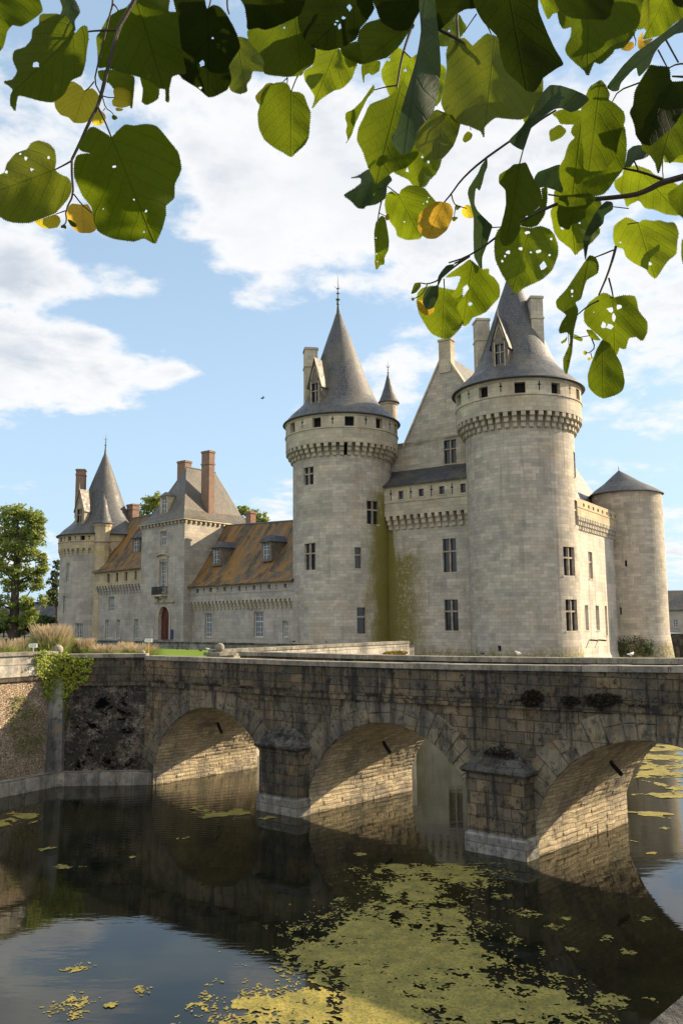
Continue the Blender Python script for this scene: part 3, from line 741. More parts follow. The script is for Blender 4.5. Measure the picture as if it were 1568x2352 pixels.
# gable wall
og = KP(0, RB + .02, 0); mpg = flatmap(og, u)
ka, za = wall_hit(og, u, 1018, 812); kl, zl = wall_hit(og, u, 926, 1030)
slope = (za - zl) / (ka - kl); z_re = wall_hit(KP(0, 0, 0) + Vector(( 0, 0, 0)), u, 1060, 1100)[1]
z_eave = 18.6; kr = 6.9; kr1 = ka + .5 * (kr - ka); ZK = za - .5 * (za - z_eave); slope_r = (za - z_eave) / (kr - ka)
gw = wbox((1018.8, 1047, 1010, 1064.5), og)
m = MB(); zb_ = zr - .4
shell(m, mpg, kl - 2.2, kr, zb_, gw[3] + .4, [gw], 3, rev=.4)
zq = gw[3] + .4
kz = ka - (za - zq) / slope; kq = ka + (za - zq) / slope_r
m.face([mpg(kl - 2.2, zq, 0), mpg(kl - .1, zq, 0), mpg(kl - .1, zl, 0), mpg(kl - 2.2, zl, 0)])
m.face([mpg(kl - .1, zq, 0), mpg(kq, zq, 0), mpg(ka, za, 0), mpg(kl - .1, zl, 0)])
m.face([mpg(kl - 2.2, zl, 0), mpg(kl, zl, 0), mpg(kl, zl, .8), mpg(kl - 2.2, zl, .8)])
m.build('gable_wall', M['keep'], K); window(K, mpg, gw, 'cross')
m = MB()   # raised coping on the rakes
for (k0, z0_, k1, z1_) in ((kl, zl, ka, za), (kr1, ZK, ka, za)):
    A, B = mpg(k0, z0_, -.14), mpg(k1, z1_, -.14); C_, D_ = mpg(k1, z1_, .5), mpg(k0, z0_, .5); up = Vector((0, 0, .34))
    m.hexa([A - up * .2, B - up * .2, C_ - up * .2, D_ - up * .2, A + up, B + up, C_ + up, D_ + up])
m.build('gable_coping', M['fine'], K)
LR = 27.0; m = MB()
def G(k, t, z): return KP(k, RB + .3 + t, z)
kL = ka - (za - z_eave) / slope
for q in ([G(ka, 0, za), G(kr1, 0, ZK), G(kr1, LR, ZK), G(ka, LR, za)], [G(kr1, 0, ZK), G(kr, -2.4, z_eave - .1), G(kr, LR, z_eave - .1), G(kr1, LR, ZK)],
          [G(ka, 0, za), G(ka, LR, za), G(kL, LR, z_eave), G(kL, 0, z_eave)], [G(ka, LR, za), G(kr1, LR, ZK), G(kr, LR, z_eave - .1), G(kL, LR, z_eave)]): m.face(q)
m.build('roof', M['slate_old'], K)
p = KP(ka + .2, RB + .4, 0); chimney(K, (p.x, p.y), u, (.72, .5), za - 2.2, wall_hit(og, u, 1019, 779)[1], M['fine'])
# right-hand (sunlit) wall
FR = Vector((19.9, 78.95)); o_r = Vector((FR.x, FR.y, 0)); ur = w
mpr = flatmap(o_r, ur)
zz0 = [wall_hit(o_r, ur, 1345, y)[1] for y in (1158, 1178, 1194, 1222)]
wr = [wbox(q, o_r, ur) for q in ((1351, 1360, 1268, 1329), (1343.3, 1350.8, 1390, 1448), (1367.6, 1375.6, 1391, 1448), (1389, 1394, 1392, 1460))]
bat = lambda z: max(0, (2.2 - z) * .28) if z < 2.2 else 0
m = MB(); shell(m, mpr, 0, 26, -1, zz0[2], wr, 3, rev=.35, dz=.8, batter=bat); m.build('side_wall', M['pale'], K)
for i, o in enumerate(wr): window(K, mpr, o, 'wcross' if i else 'cross')
m = MB(); corbels(m, mpr, 4, 26, 36, zz0[3], zz0[2], .5, 3, .5, .05); m.build('corbel_table', M['pale'], K)
mo2 = flatmap(o_r - Vector((-ur[1] * .5, ur[0] * .5, 0)), ur); og2 = []
for k in range(9):
    s_ = 9.5 + k * 1.75; og2.append((s_, s_ + .55, zz0[1] + .35, zz0[0] - .25))
m = MB(); shell(m, mo2, 4, 26, zz0[2] - .02, zz0[0] + .1, og2, 3, rev=.35)
m.face([mo2(4, zz0[2] - .02, 0), mo2(4, zz0[2] - .02, .5), mo2(26, zz0[2] - .02, .5), mo2(26, zz0[2] - .02, 0)]); mbox(m, mo2, 4, 26, zz0[1] + .1, zz0[1] + .22, -.06, .02)
m.build('side_parapet', M['ochre'], K)
m = MB(); mbox(m, mo2, 5, 26, zz0[2] + .1, zz0[0], .45, .5); m.build('inner_wall', M['dark'], K)
# two small wooden water spouts low on the side wall
m = MB()
for x in (1352, 1372):
    s_, z_ = wall_hit(o_r, ur, x, 1470); a = mpr(s_, z_, -.05); m.tube([a, mpr(s_, z_ - .05, -.9)], .09, 6)
m.build('water_spouts', M['bark'], K)

# ---- keep: far right tower -----------------------------------------------------------
c4 = P(1440, 1200, 101.0); c4 = (c4.x, c4.y); R4 = 4.12
T4 = thing('round_tower', 'squat-roofed round tower at the far right end of the keep', 'tower', (c4[0], c4[1], -1))
z4 = P(1440, 1128, 97.5).z; mp = cylmap(c4[0], c4[1], R4)
def r4x(x, y0, y1, wd=5):
    a0, _ = cyl_hit(c4[0], c4[1], R4, x, y0); z1_ = zfront(c4, R4, x, y0); z0_ = zfront(c4, R4, x, y1); return (a0 - .03, a0 + .03, z0_, z1_)
sl4 = [r4x(1436, 1287, 1301), r4x(1424, 1395, 1412)]
m = MB(); shell(m, mp, -PI, PI, -1, z4, sl4, 2 * PI / 64, R4, dz=.8, batter=lambda z: max(0, (4.2 - z) * .13)); m.build('tower_wall', M['keep'], T4)
for o in sl4:
    g = MB(); mbox(g, mp, o[0] - .02, o[1] + .02, o[2], o[3], .3, .35); g.build('arrow_slit', M['dark'], T4)
zt = P(1425, 1080, 101).z
m = MB(); m.lathe(c4[0], c4[1], [(R4 - .1, z4 - .05), (R4 + .26, z4 - .05), (R4 + .28, z4 + .04), (R4 * .86, z4 + .10 + .18 * (zt - z4)), (R4 * .55, z4 + .46 * (zt - z4)), (R4 * .25, z4 + .76 * (zt - z4)), (0, zt)], 64, apex=(-.75, 0)); smooth_obj(m.build('roof', M['slate'], T4))
m = MB(); m.tube([(c4[0] - .75, c4[1], zt), (c4[0] - .75, c4[1], zt + .5)], [.05, .02], 6); m.build('finial', M['lead'], T4)
# ivy on its foot
def leafy(mb, pts, size, n, jit=.3, flat=None):
    for _ in range(n):
        p = random.choice(pts); q = p + Vector((random.gauss(0, jit), random.gauss(0, jit), random.gauss(0, jit)))
        leafq(mb, q, size * random.uniform(.6, 1.3), flat)
def leafq(mb, q, s, nrm=None):
    if nrm is None: nv = Vector((random.gauss(0, 1), random.gauss(0, 1), random.gauss(0, 1) + .3)).normalized()
    else: nv = (Vector(nrm) + Vector((random.gauss(0, .5), random.gauss(0, .5), random.gauss(0, .5)))).normalized()
    a = nv.orthogonal().normalized(); b = nv.cross(a); t_ = random.random() * PI * 2
    a, b = a * math.cos(t_) + b * math.sin(t_), b * math.cos(t_) - a * math.sin(t_)
    mb.face([q - a * s * .5, q - b * s * .34, q + a * s * .6, q + b * s * .34], [(0, 0), (.5, 0), (1, 0), (.5, 1)])
m = MB()
for _ in range(900):
    x = random.uniform(1408, 1500); yt = 1462 + abs(x - 1455) * .18 + random.gauss(0, 5); y = random.uniform(yt, 1506)
    try: a, z_ = cyl_hit(c4[0], c4[1], R4 + .5, x, y)
    except Exception: continue
    leafq(m, Vector((c4[0] + (R4 + .48) * math.cos(a), c4[1] + (R4 + .48) * math.sin(a), z_)), .2)
tag(m.build('creeper', M['fol_dark'], origin=(c4[0], c4[1], 0)), 'dark creeper covering the foot of the far right round tower', 'creeper')

# ---- left court buildings ------------------------------------------------------------
def z4b(x, y): return (x / 3.901, 1090.9 + y / 3.901)
def z4(x, y): return (114.8 + x / 2.6, 976 + y / 2.6)
def boxz(f, x0, x1, y0, y1): a = f(x0, y0); b = f(x1, y1); return (a[0], b[0], a[1], b[1])
# west corner tower
c1 = P(237, 1230, 130.0); c1 = (c1.x, c1.y); R1 = 6.3
T1 = thing('corner_tower', 'round corner tower with pointed cone and brick chimney at the castle\'s far left', 'tower', (c1[0], c1[1], 3))
f1 = lambda x, y, r=R1: zfront(c1, r, x, y)
x1 = 215
r1 = ring_tower(T1, c1, R1, 6.62, 6.95, 3, f1(x1, z4b(0, 718)[1]), f1(x1, z4b(0, 655)[1]), f1(x1, z4b(0, 590)[1]), f1(x1, z4b(0, 527)[1]), 44, M['west'], M['ochre'],
    vis_roof([(r * 1.045, z * 1.0) for r, z in CONE]), M['slate'],
    [boxz(z4b, 543, 556, 566, 606), boxz(z4b, 613, 633, 556, 590), boxz(z4b, 727, 756, 545, 579)], [z4b(583, 575), z4b(677, 565), z4b(802, 562)],
    [(*boxz(z4b, 597, 626, 792, 962), 'wcross'), (*boxz(z4b, 567, 592, 1084, 1242), 'wcross'), (*boxz(z4b, 675, 742, 1328, 1462), 'wcross')], apex=(0, 0), segs=64)
smooth_obj(r1); ze1 = f1(x1, z4b(0, 527)[1])
m = MB(); finial(m, (c1[0], c1[1], ze1 + 14.6), 2.2, .08); m.build('finial', M['copper'], T1)
aw = math.atan2(-c1[1], -c1[0]); ad = aw - .78
dormer(T1, on_cone(c1, ad, 5.0), ad, 1.9, 2.7, 3.0, ze1 + 1.5, 2.9, 'gothic', M['mull'], M['slate_old'])
p = P(187.5, 1079, 129.5); chimney(T1, (p.x, p.y), (1, .1), (.68, .7), ze1 + 3, p.z, M['brick'], band=p.z - 1.0)
# stair turret in the angle
p = P(237, 1200, 123.9)
TU = thing('stair_turret', 'small corbelled stair turret with conical cap in front of the far left tower', 'turret', (p.x, p.y, 3))
ze = P(*z4b(925, 440), 123.9).z; zt = P(*z4b(925, 178), 123.9).z; zd = P(*z4b(925, 600), 123.9).z
m = MB(); m.lathe(p.x, p.y, [(1.12, 3), (1.12, zd - .2), (1.22, zd), (1.22, ze - .5), (1.35, ze - .3), (1.42, ze)], 10, a0=.3, a1=.3 + 2 * PI); m.build('turret_wall', M['ochre'], TU)
m = MB(); m.lathe(p.x, p.y, [(1.5, ze - .02), (1.55, ze + .04), (1.3, ze + .4), (.85, ze + 1.8), (.45, ze + 3.6), (.12, zt - .3), (0, zt + .3)], 28); smooth_obj(m.build('roof', M['slate'], TU))
m = MB(); m.lathe(p.x, p.y, [(1.25, zd - .1), (1.33, zd), (1.25, zd + .1)], 10, a0=.3, a1=.3 + 2 * PI); m.build('string_course', M['fine'], TU)

# west range (between corner tower and gatehouse)
o5 = Vector((-36.5, 123.5, 0)); e5 = Vector((-26.4, 113.0, 0)); u5 = unit((e5.x - o5.x, e5.y - o5.y)); L5 = math.hypot(e5.x - o5.x, e5.y - o5.y)
W5 = thing('castle_range', 'short castle range left of the gatehouse, ochre parapet under a steep lichened roof', 'building', tuple(o5 + Vector((0, 0, 3))), 'low ranges of the castle')
wz = lambda y, o=o5, uu=u5, x=275: wall_hit(o, uu, x, y)[1]
ze5 = wz(1310); zc1 = wz(z4b(0, 985)[1]); zc0 = wz(z4b(0, 1062)[1])
mp = flatmap(o5, u5)
ops = [wbox(boxz(z4b, *q), o5, u5) for q in ((975, 1025, 1088, 1222), (943, 978, 1297, 1466), (1045, 1078, 1295, 1466), (1200, 1238, 1290, 1466))]
m = MB(); shell(m, mp, 0, L5, 3, zc1, ops, 3, rev=.4, dz=3); m.build('wall', M['west'], W5)
for o in ops: window(W5, mp, o, 'wcross')
m = MB(); corbels(m, mp, .3, L5, 17, zc0, zc1, .45, 3, .5, .05); m.build('corbel_table', M['west'], W5)
oo5 = o5 + Vector((u5[1] * .45, -u5[0] * .45, 0)); mpo = flatmap(oo5, u5)
ops = [wbox(boxz(z4b, *q), oo5, u5) for q in ((960, 984, 885, 966), (1038, 1060, 878, 958), (1118, 1142, 868, 948), (1205, 1227, 858, 940))]
m = MB(); shell(m, mpo, 0, L5, zc1 - .02, ze5, ops, 3, rev=.35); m.face([mpo(0, zc1 - .02, 0), mpo(0, zc1 - .02, .45), mpo(L5, zc1 - .02, .45), mpo(L5, zc1 - .02, 0)]); m.build('parapet', M['ochre'], W5)
for o in ops: window(W5, mpo, o, 'plain', depth=.3)
def range_roof(T, o, uu, L, ze, dep, zridge, mat, d2=.0, over=.35, z2=None, dirw=(.75, 1), ext=0):
    wd = (dirw[0], dirw[1])
    def q(s, t_, z): return Vector((o[0] + uu[0] * s + wd[0] * t_, o[1] + uu[1] * s + wd[1] * t_, z))
    z2 = zridge if z2 is None else z2; m = MB(); n = 6
    prof = [(-over, 0), (.25, .35), (.9, 1.25)] + [(.9 + (dep - .9) * k / 4, 1.25 + (1 - 1.25 / 1) * 0 + k / 4) for k in range(1, 5)]
    fr = [(-over, 0), (.3, .055), (.9, .155), (dep, 1.0)]
    for i in range(3):
        (a, fa), (b, fb) = fr[i], fr[i + 1]
        m.face([q(-ext, a, ze + (zridge - ze) * fa), q(L, a, ze + (z2 - ze) * fa), q(L, b, ze + (z2 - ze) * fb), q(-ext, b, ze + (zridge - ze) * fb)])
    m.face([q(-ext, -over, ze - .12), q(L, -over, ze - .12), q(L, -over, ze), q(-ext, -over, ze)])
    m.face([q(-ext, .1, ze - .12), q(L, .1, ze - .12), q(L, -over, ze - .12), q(-ext, -over, ze - .12)])
    m.face([q(-ext, dep, zridge), q(L, dep, z2), q(L, dep * 2, ze), q(-ext, dep * 2, ze)])
    m.face([q(-ext, -over, ze), q(-ext, .3, ze + (zridge - ze) * .055), q(-ext, .9, ze + (zridge - ze) * .155), q(-ext, dep, zridge), q(-ext, dep * 2, ze)])
    r = m.build('roof', mat, T)
    m = MB(); m.tube([q(-ext, dep, zridge + .04), q(L, dep, z2 + .04)], .11, 6); m.build('ridge', M['lead'], r)
    return q
d5 = 5.35; zr5 = P(305, 1192, 123.5 + d5).z
q5 = range_roof(W5, (oo5.x, oo5.y), u5, L5, ze5, d5, zr5, M['slate_lichen'])
def lucarne(T, q, s, t0, zb, w=1.5, h=1.9, dep=2.6, rh=.75, uu=(1, -.96)):
    c = q(s, t0, 0); ang = math.atan2(-unit(uu)[0], unit(uu)[1]); 
    return dormer(T, (c.x, c.y), ang, w, h, dep, zb, rh, 'plain', M['dormer'], M['slate_dark'], over=.3, hip=True)
pz = P(*z4b(1217, 720), 118.5)
s_, z_ = wall_hit(Vector((oo5.x + .75 * 1.6, oo5.y + 1.6, 0)), u5, z4b(1218, 720)[0], z4b(1218, 722)[1])
lucarne(W5, q5, s_, 1.6, z_, 2.0, 2.5, 2.8, .8, u5)
p = P(306, 1159, 130); chimney(W5, (p.x, p.y), (1, -.9), (.85, .6), 19, p.z, M['brick'], band=p.z - .9)

# gatehouse
GL = Vector((-27.3, 112.6, 0)); GR = Vector((-20.0, 105.0, 0)); ug = unit((GR.x - GL.x, GR.y - GL.y)); Lg = (GR - GL).length
wg = (.75, 1); DG = 9.5
GH = thing('gatehouse', 'tall square gatehouse with arched red door, iron balcony and steep hipped roof', 'building', tuple((GL + GR) / 2 + Vector((0, 0, 3))))
mp = flatmap(GL, ug); gz = lambda y, x=380: wall_hit(GL, ug, x, y)[1]
zeg = gz(1199); 
gops = [wbox(boxz(z4, *q), GL, ug) for q in ((660, 695, 637, 720), (655, 695, 817, 1000))]
dr = wbox(boxz(z4, 650, 714, 1085, 1284), GL, ug)
dw = dr[1] - dr[0]; dsp = dr[3] - dw / 2     # spring of the door arch
m = MB(); shell(m, mp, 0, Lg, 3, zeg, gops + [dr], 3, rev=.5, dz=3)
# side wall
mg2 = flatmap(GR, unit(wg)); Lw = DG * math.hypot(*wg)
shell(m, mg2, 0, Lw, 3, zeg, [], 3)
mg3 = lambda t_, z: Vector((GL.x + wg[0] * t_, GL.y + wg[1] * t_, z))
m.face([mg3(DG, 3), mg3(0, 3), mg3(0, zeg), mg3(DG, zeg)])
m.build('wall', M['west'], GH)
m = MB()   # spandrels over the round-headed door, quoins, surrounds
cxd = (dr[0] + dr[1]) / 2; n = 14
for k in range(n):
    a0, a1 = PI * k / n, PI * (k + 1) / n
    p0 = (cxd - math.cos(a0) * dw / 2, dsp + math.sin(a0) * dw / 2); p1 = (cxd - math.cos(a1) * dw / 2, dsp + math.sin(a1) * dw / 2)
    m.face([mp(p0[0], p0[1], .02), mp(p1[0], p1[1], .02), mp(p1[0], dr[3] + .01, .02), mp(p0[0], dr[3] + .01, .02)])
    m.face([mp(p0[0], p0[1], .02), mp(p0[0], p0[1], .5), mp(p1[0], p1[1], .5), mp(p1[0], p1[1], .02)])
    q0 = (cxd - math.cos(a0) * dw * .64, dsp + math.sin(a0) * dw * .64); q1 = (cxd - math.cos(a1) * dw * .64, dsp + math.sin(a1) * dw * .64)
    m.hexa([mp(p0[0], p0[1], -.1), mp(p1[0], p1[1], -.1), mp(p1[0], p1[1], .0), mp(p0[0], p0[1], .0), mp(q0[0], q0[1], -.1), mp(q1[0], q1[1], -.1), mp(q1[0], q1[1], .0), mp(q0[0], q0[1], .0)])
for sgn in (-1, 1):
    a = cxd + sgn * dw * .5; b = cxd + sgn * dw * .64; mbox(m, mp, min(a, b), max(a, b), dr[2], dsp, -.1, -.002)
mbox(m, mp, cxd - dw * .95, cxd + dw * .95, dr[3] + .55, dr[3] + .85, -.22, -.002)      # cornice above the door
mbox(m, mp, cxd - dw * .8, cxd + dw * .8, dr[3] + .42, dr[3] + .55, -.12, -.003)
t_ = gops[1]; cw = (t_[0] + t_[1]) / 2; hw = (t_[1] - t_[0]) / 2
for sgn in (-1, 1):
    a = cw + sgn * (hw + .02); b = cw + sgn * (hw + .35); mbox(m, mp, min(a, b), max(a, b), t_[2], t_[3] + .3, -.1, -.002)
mbox(m, mp, cw - hw - .35, cw + hw + .35, t_[3] + .3, t_[3] + .6, -.12, -.002)
for k in range(8):                    # segmental pediment
    a0, a1 = PI * k / 8, PI * (k + 1) / 8; e = hw + .6
    mbox(m, mp, cw - math.cos(a0) * e, cw - math.cos(a1) * e, t_[3] + .6 + math.sin((a0 + a1) / 2) * .35, t_[3] + .82 + math.sin((a0 + a1) / 2) * .4, -.25, -.003)
t_ = gops[0]; cw2 = (t_[0] + t_[1]) / 2; hw2 = (t_[1] - t_[0]) / 2
mbox(m, mp, cw2 - hw2 - .3, cw2 + hw2 + .3, t_[3] + .05, t_[3] + .3, -.09, -.002)
mbox(m, mp, cw2 - hw2 - .2, cw2 + hw2 + .2, t_[2] - .9, t_[2] - .2, -.06, -.002)
m.build('door_surround', M['fine'], GH)
for o in gops: window(GH, mp, o, 'wcross')
g = MB(); mbox(g, mp, dr[0], dr[1], dr[2], dr[3], .42, .5)
D = g.build('door', M['redwood'], GH)
g = MB()
mbox(g, mp, dr[0], dr[1], dsp - .14, dsp + .02, .34, .418); mbox(g, mp, cxd - .05, cxd + .05, dr[2], dsp - .14, .36, .419)
for sgn in (-1, 1):
    for z_ in (dr[2] + .3, dr[2] + 1.5):
        a = cxd + sgn * .18; b = cxd + sgn * (dw / 2 - .12); mbox(g, mp, min(a, b), max(a, b), z_, z_ + .95, .38, .4185)
g.build('door_panels', M['redwood'], D)
# balcony
m = MB(); zb_ = gz(1366); mbox(m, mp, cw - 1.25, cw + 1.25, zb_ - .22, zb_, -.95, -.004)
for sgn in (-.7, .7): mbox(m, mp, cw + sgn - .14, cw + sgn + .14, zb_ - .9, zb_ - .23, -.5, -.005); mbox(m, mp, cw + sgn - .13, cw + sgn + .13, zb_ - .5, zb_ - .23, -.8, -.501)
bal = m.build('balcony', M['fine'], GH)
m = MB()
for k in range(19):
    s_ = cw - 1.2 + 2.4 * k / 18; m.tube([mp(s_, zb_, -.9), mp(s_, zb_ + 1.0, -.9)], .03, 5)
for sgn in (-1.2, 1.2):
    for d_ in (.15, .35, .55, .75): m.tube([mp(cw + sgn, zb_, -d_), mp(cw + sgn, zb_ + 1.0, -d_)], .03, 5)
    m.tube([mp(cw + sgn, zb_ + 1.0, 0), mp(cw + sgn, zb_ + 1.0, -.9)], .045, 5)
for z_ in (.08, .5, 1.0): m.tube([mp(cw - 1.22, zb_ + z_, -.9), mp(cw + 1.22, zb_ + z_, -.9)], .045, 5)
m.build('railing', M['iron'], bal)
m = MB(); b_ = wbox(boxz(z4, 712, 738, 1222, 1280), GL, ug); mbox(m, mp, b_[0], b_[1], b_[2], b_[3], -.08, -.01); m.build('notice_panel', M['blue'], GH)
m = MB(); b_ = wbox(boxz(z4, 604, 621, 1222, 1270), GL, ug); mbox(m, mp, b_[0], b_[1], b_[2], b_[3], -.08, -.01); m.build('notice_panel', M['pale'], GH)
# cornice with modillions
m = MB(); ov = .35
def gpt(s, t_, z): return Vector((GL.x + ug[0] * s + wg[0] * t_, GL.y + ug[1] * s + wg[1] * t_, z))
for (a, b) in (((-ov, -ov), (Lg + ov, -ov)), ((Lg + ov, -ov), (Lg + ov, DG))):
    p0, p1 = gpt(*a, 0), gpt(*b, 0); dd = (p1 - p0).normalized(); nn = Vector((-dd.y, dd.x, 0))
    m.box(p0 + Vector((0, 0, zeg - .1)), p1 - p0, nn * .5, (0, 0, .2))
    k = int((p1 - p0).length / .85)
    for i in range(k):
        c_ = p0 + dd * (i + .5) * .85 + nn * .1 + Vector((0, 0, zeg - .45)); m.box(c_, dd * .3, nn * .3, (0, 0, .34))
m.build('cornice', M['fine'], GH)
A1 = [(-.4, -.4), (Lg + .4, -.4), (Lg + .4, DG + .4), (-.4, DG + .4)]
r_a, r_b = (Lg / 2, 3.2), (Lg / 2, 7.6); zrg = P(424, 1073, 112).z
def lerp2(a, b, k): return (a[0] + (b[0] - a[0]) * k, a[1] + (b[1] - a[1]) * k)
m = MB(); ridge = [r_a, r_a, r_b, r_b]
lv = [(0, zeg + .1), (.14, zeg + .65), (.3, zeg + 1.55), (1, zrg)]
for i in range(3):
    for e in range(4):
        f = (e + 1) % 4
        a0, b0 = lerp2(A1[e], ridge[e], lv[i][0]), lerp2(A1[f], ridge[f], lv[i][0]); a1_, b1_ = lerp2(A1[e], ridge[e], lv[i + 1][0]), lerp2(A1[f], ridge[f], lv[i + 1][0])
        q = [gpt(*a0, lv[i][1]), gpt(*b0, lv[i][1]), gpt(*b1_, lv[i + 1][1]), gpt(*a1_, lv[i + 1][1])]
        if (q[2] - q[3]).length < 1e-4: q = q[:3]
        m.face(q)
m.face([gpt(*A1[k], zeg + .1) for k in (3, 2, 1, 0)])
rg = m.build('roof', M['slate_old'], GH)
m = MB(); m.tube([gpt(*r_a, zrg), gpt(*r_b, zrg)], .13, 6); m.build('ridge', M['lead'], rg)
p = P(478.5, 1037, 110.5); chimney(GH, (p.x, p.y), unit(wg), (.5, .76), zeg + 1.0, p.z, M['brick'], band=p.z - 1.9)
p = P(424, 1060, 114); chimney(GH, (p.x, p.y), unit(wg), (.6, .8), zrg - 3, p.z, M['brick'])
pd = z4(679, 540); s_, z_ = wall_hit(Vector((GL.x + wg[0] * .6, GL.y + wg[1] * .6, 0)), ug, pd[0], pd[1])
cdr = gpt(s_, .6, 0); dormer(GH, (cdr.x, cdr.y), math.atan2(-ug[0], ug[1]), 1.9, 2.6, 2.4, z_, .6, 'plain', M['fine'], M['slate_old'], over=.2, hip=True)

# south range (between gatehouse and keep)
o6 = Vector((-19.3, 106.4, 0)); e6 = Vector((-4.9, 90.8, 0)); u6 = unit((e6.x - o6.x, e6.y - o6.y)); L6 = (e6 - o6).length
W6 = thing('castle_range', 'long castle range right of the gatehouse with an orange lichened slate roof and two dormers', 'building', tuple(o6 + Vector((0, 0, 3))), 'low ranges of the castle')
mp = flatmap(o6, u6); hz = lambda y, x=560, o=o6: wall_hit(o, u6, x, y)[1]
ze6 = hz(1340); zc1 = hz(z4(0, 1046)[1]); zc0 = hz(z4(0, 1100)[1])
ops = [wbox(boxz(z4, *q), o6, u6) for q in ((925, 965, 1124, 1268), (1217, 1275, 1115, 1268), (1388, 1420, 1169, 1268))]
m = MB(); shell(m, mp, 0, L6, 3, zc1, ops, 3, rev=.4, dz=3); m.build('wall', M['west'], W6)
for o in ops: window(W6, mp, o, 'wcross')
m = MB(); corbels(m, mp, 0, L6, 27, zc0, zc1, .45, 3, .5, .05); m.build('corbel_table', M['fine'], W6)
oo6 = o6 + Vector((u6[1] * .45, -u6[0] * .45, 0)); mpo = flatmap(oo6, u6)
ops = [wbox(boxz(z4, x - 8, x + 8, y, y + 26), oo6, u6) for x, y in ((881, 978), (960, 972), (1042, 968), (1130, 963), (1217, 958), (1307, 953), (1403, 948))]
m = MB(); shell(m, mpo, 0, L6, zc1 - .02, ze6, ops, 3, rev=.35); m.face([mpo(0, zc1 - .02, 0), mpo(0, zc1 - .02, .45), mpo(L6, zc1 - .02, .45), mpo(L6, zc1 - .02, 0)])
zz_ = ops[3][2] - .22; mbox(m, mpo, 0, L6, zz_ - .06, zz_ + .06, -.06, .02); m.build('parapet', M['west'], W6)
for o in ops: window(W6, mpo, o, 'plain', depth=.3)
m = MB(); slits(m, mpo, [wall_hit(oo6, u6, z4(x, 0)[0], 1345)[0] for x in (920, 1000, 1085, 1172, 1260, 1352)], 1, zz_ + .12, ze6 - .25, .07); m.build('arrow_slit', M['dark'], W6)
zra = P(500, 1208, 111).z; zrb = P(671, 1193, 96.2).z
q6 = range_roof(W6, (oo6.x, oo6.y), u6, L6, ze6, 5.0, zra, M['slate_lichen'], z2=zrb)
for (x, y) in ((992, 842), (1291, 815)):
    t0 = 1.5; s_, z_ = wall_hit(Vector((oo6.x + .75 * t0, oo6.y + t0, 0)), u6, *z4(x, y)); lucarne(W6, q6, s_, t0, z_, 1.95, 2.3, 2.8, .85, u6)
p = P(576, 1176, 108); chimney(W6, (p.x, p.y), (1, -.9), (.5, .45), 16, p.z, M['brick'])
# ------------------------------------------------------------------ the old stone bridge
B0 = Vector((-1.08, 26.84)); ub = unit((1, -.817)); wb = unit((1.0, 1)); BW = 4.95
def BP(s, d, z): return Vector((B0.x + ub[0] * s + wb[0] * d, B0.y + ub[1] * s + wb[1] * d, z))
def zst(s): return 3.60 + .0009 * max(0, s + 2) ** 2
def ztp(s): return zst(s) + 1.12
SL, SR = -8.3, 24.5
PIERS = [(-1.66, 0.0), (6.05, 7.71), (13.76, 15.42), (21.47, 23.1)]
ARCH = [(-7.72, -1.66, 2.97), (0.0, 6.05, 2.99), (7.71, 13.76, 3.11), (15.42, 21.47, 3.18)]
def arcinfo(a):
    s0, s1, zc = a; h = (s1 - s0) / 2; rise = 2.25; Rr = (h * h + rise * rise) / (2 * rise); return (s0 + s1) / 2, h, Rr, zc - Rr
def zin(s):
    for a in ARCH:
        c, h, Rr, zc = arcinfo(a)
        if a[0] < s < a[1]: return zc + math.sqrt(max(0, Rr * Rr - (s - c) ** 2))
    return -1.0
BR = thing('stone_bridge', 'old weathered stone bridge with round arches crossing the moat', 'bridge', tuple(BP(0, 0, -1)))
def spandrel(d, name):
    m = MB(); S = set()
    k = int((SR - SL) / .25)
    for i in range(k + 1): S.add(SL + (SR - SL) * i / k)
    for a in ARCH:
        S.add(a[0]); S.add(a[1])
        for i in range(41): S.add(a[0] + (a[1] - a[0]) * (.5 - .5 * math.cos(PI * i / 40)))
    S = sorted(S)
    for i in range(len(S) - 1):
        a, b = S[i], S[i + 1]
        if b - a < 1e-6: continue
        mid = (a + b) / 2
        if zin(mid) > -.9: za, zb = zin(a + 1e-6), zin(b - 1e-6)
        else: za = zb = -1
        m.face([BP(a, d, za), BP(b, d, zb), BP(b, d, zst(b)), BP(a, d, zst(a))], [(a, za), (b, zb), (b, zst(b)), (a, zst(a))])
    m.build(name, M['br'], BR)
spandrel(0, 'spandrel_wall'); spandrel(BW, 'spandrel_wall')
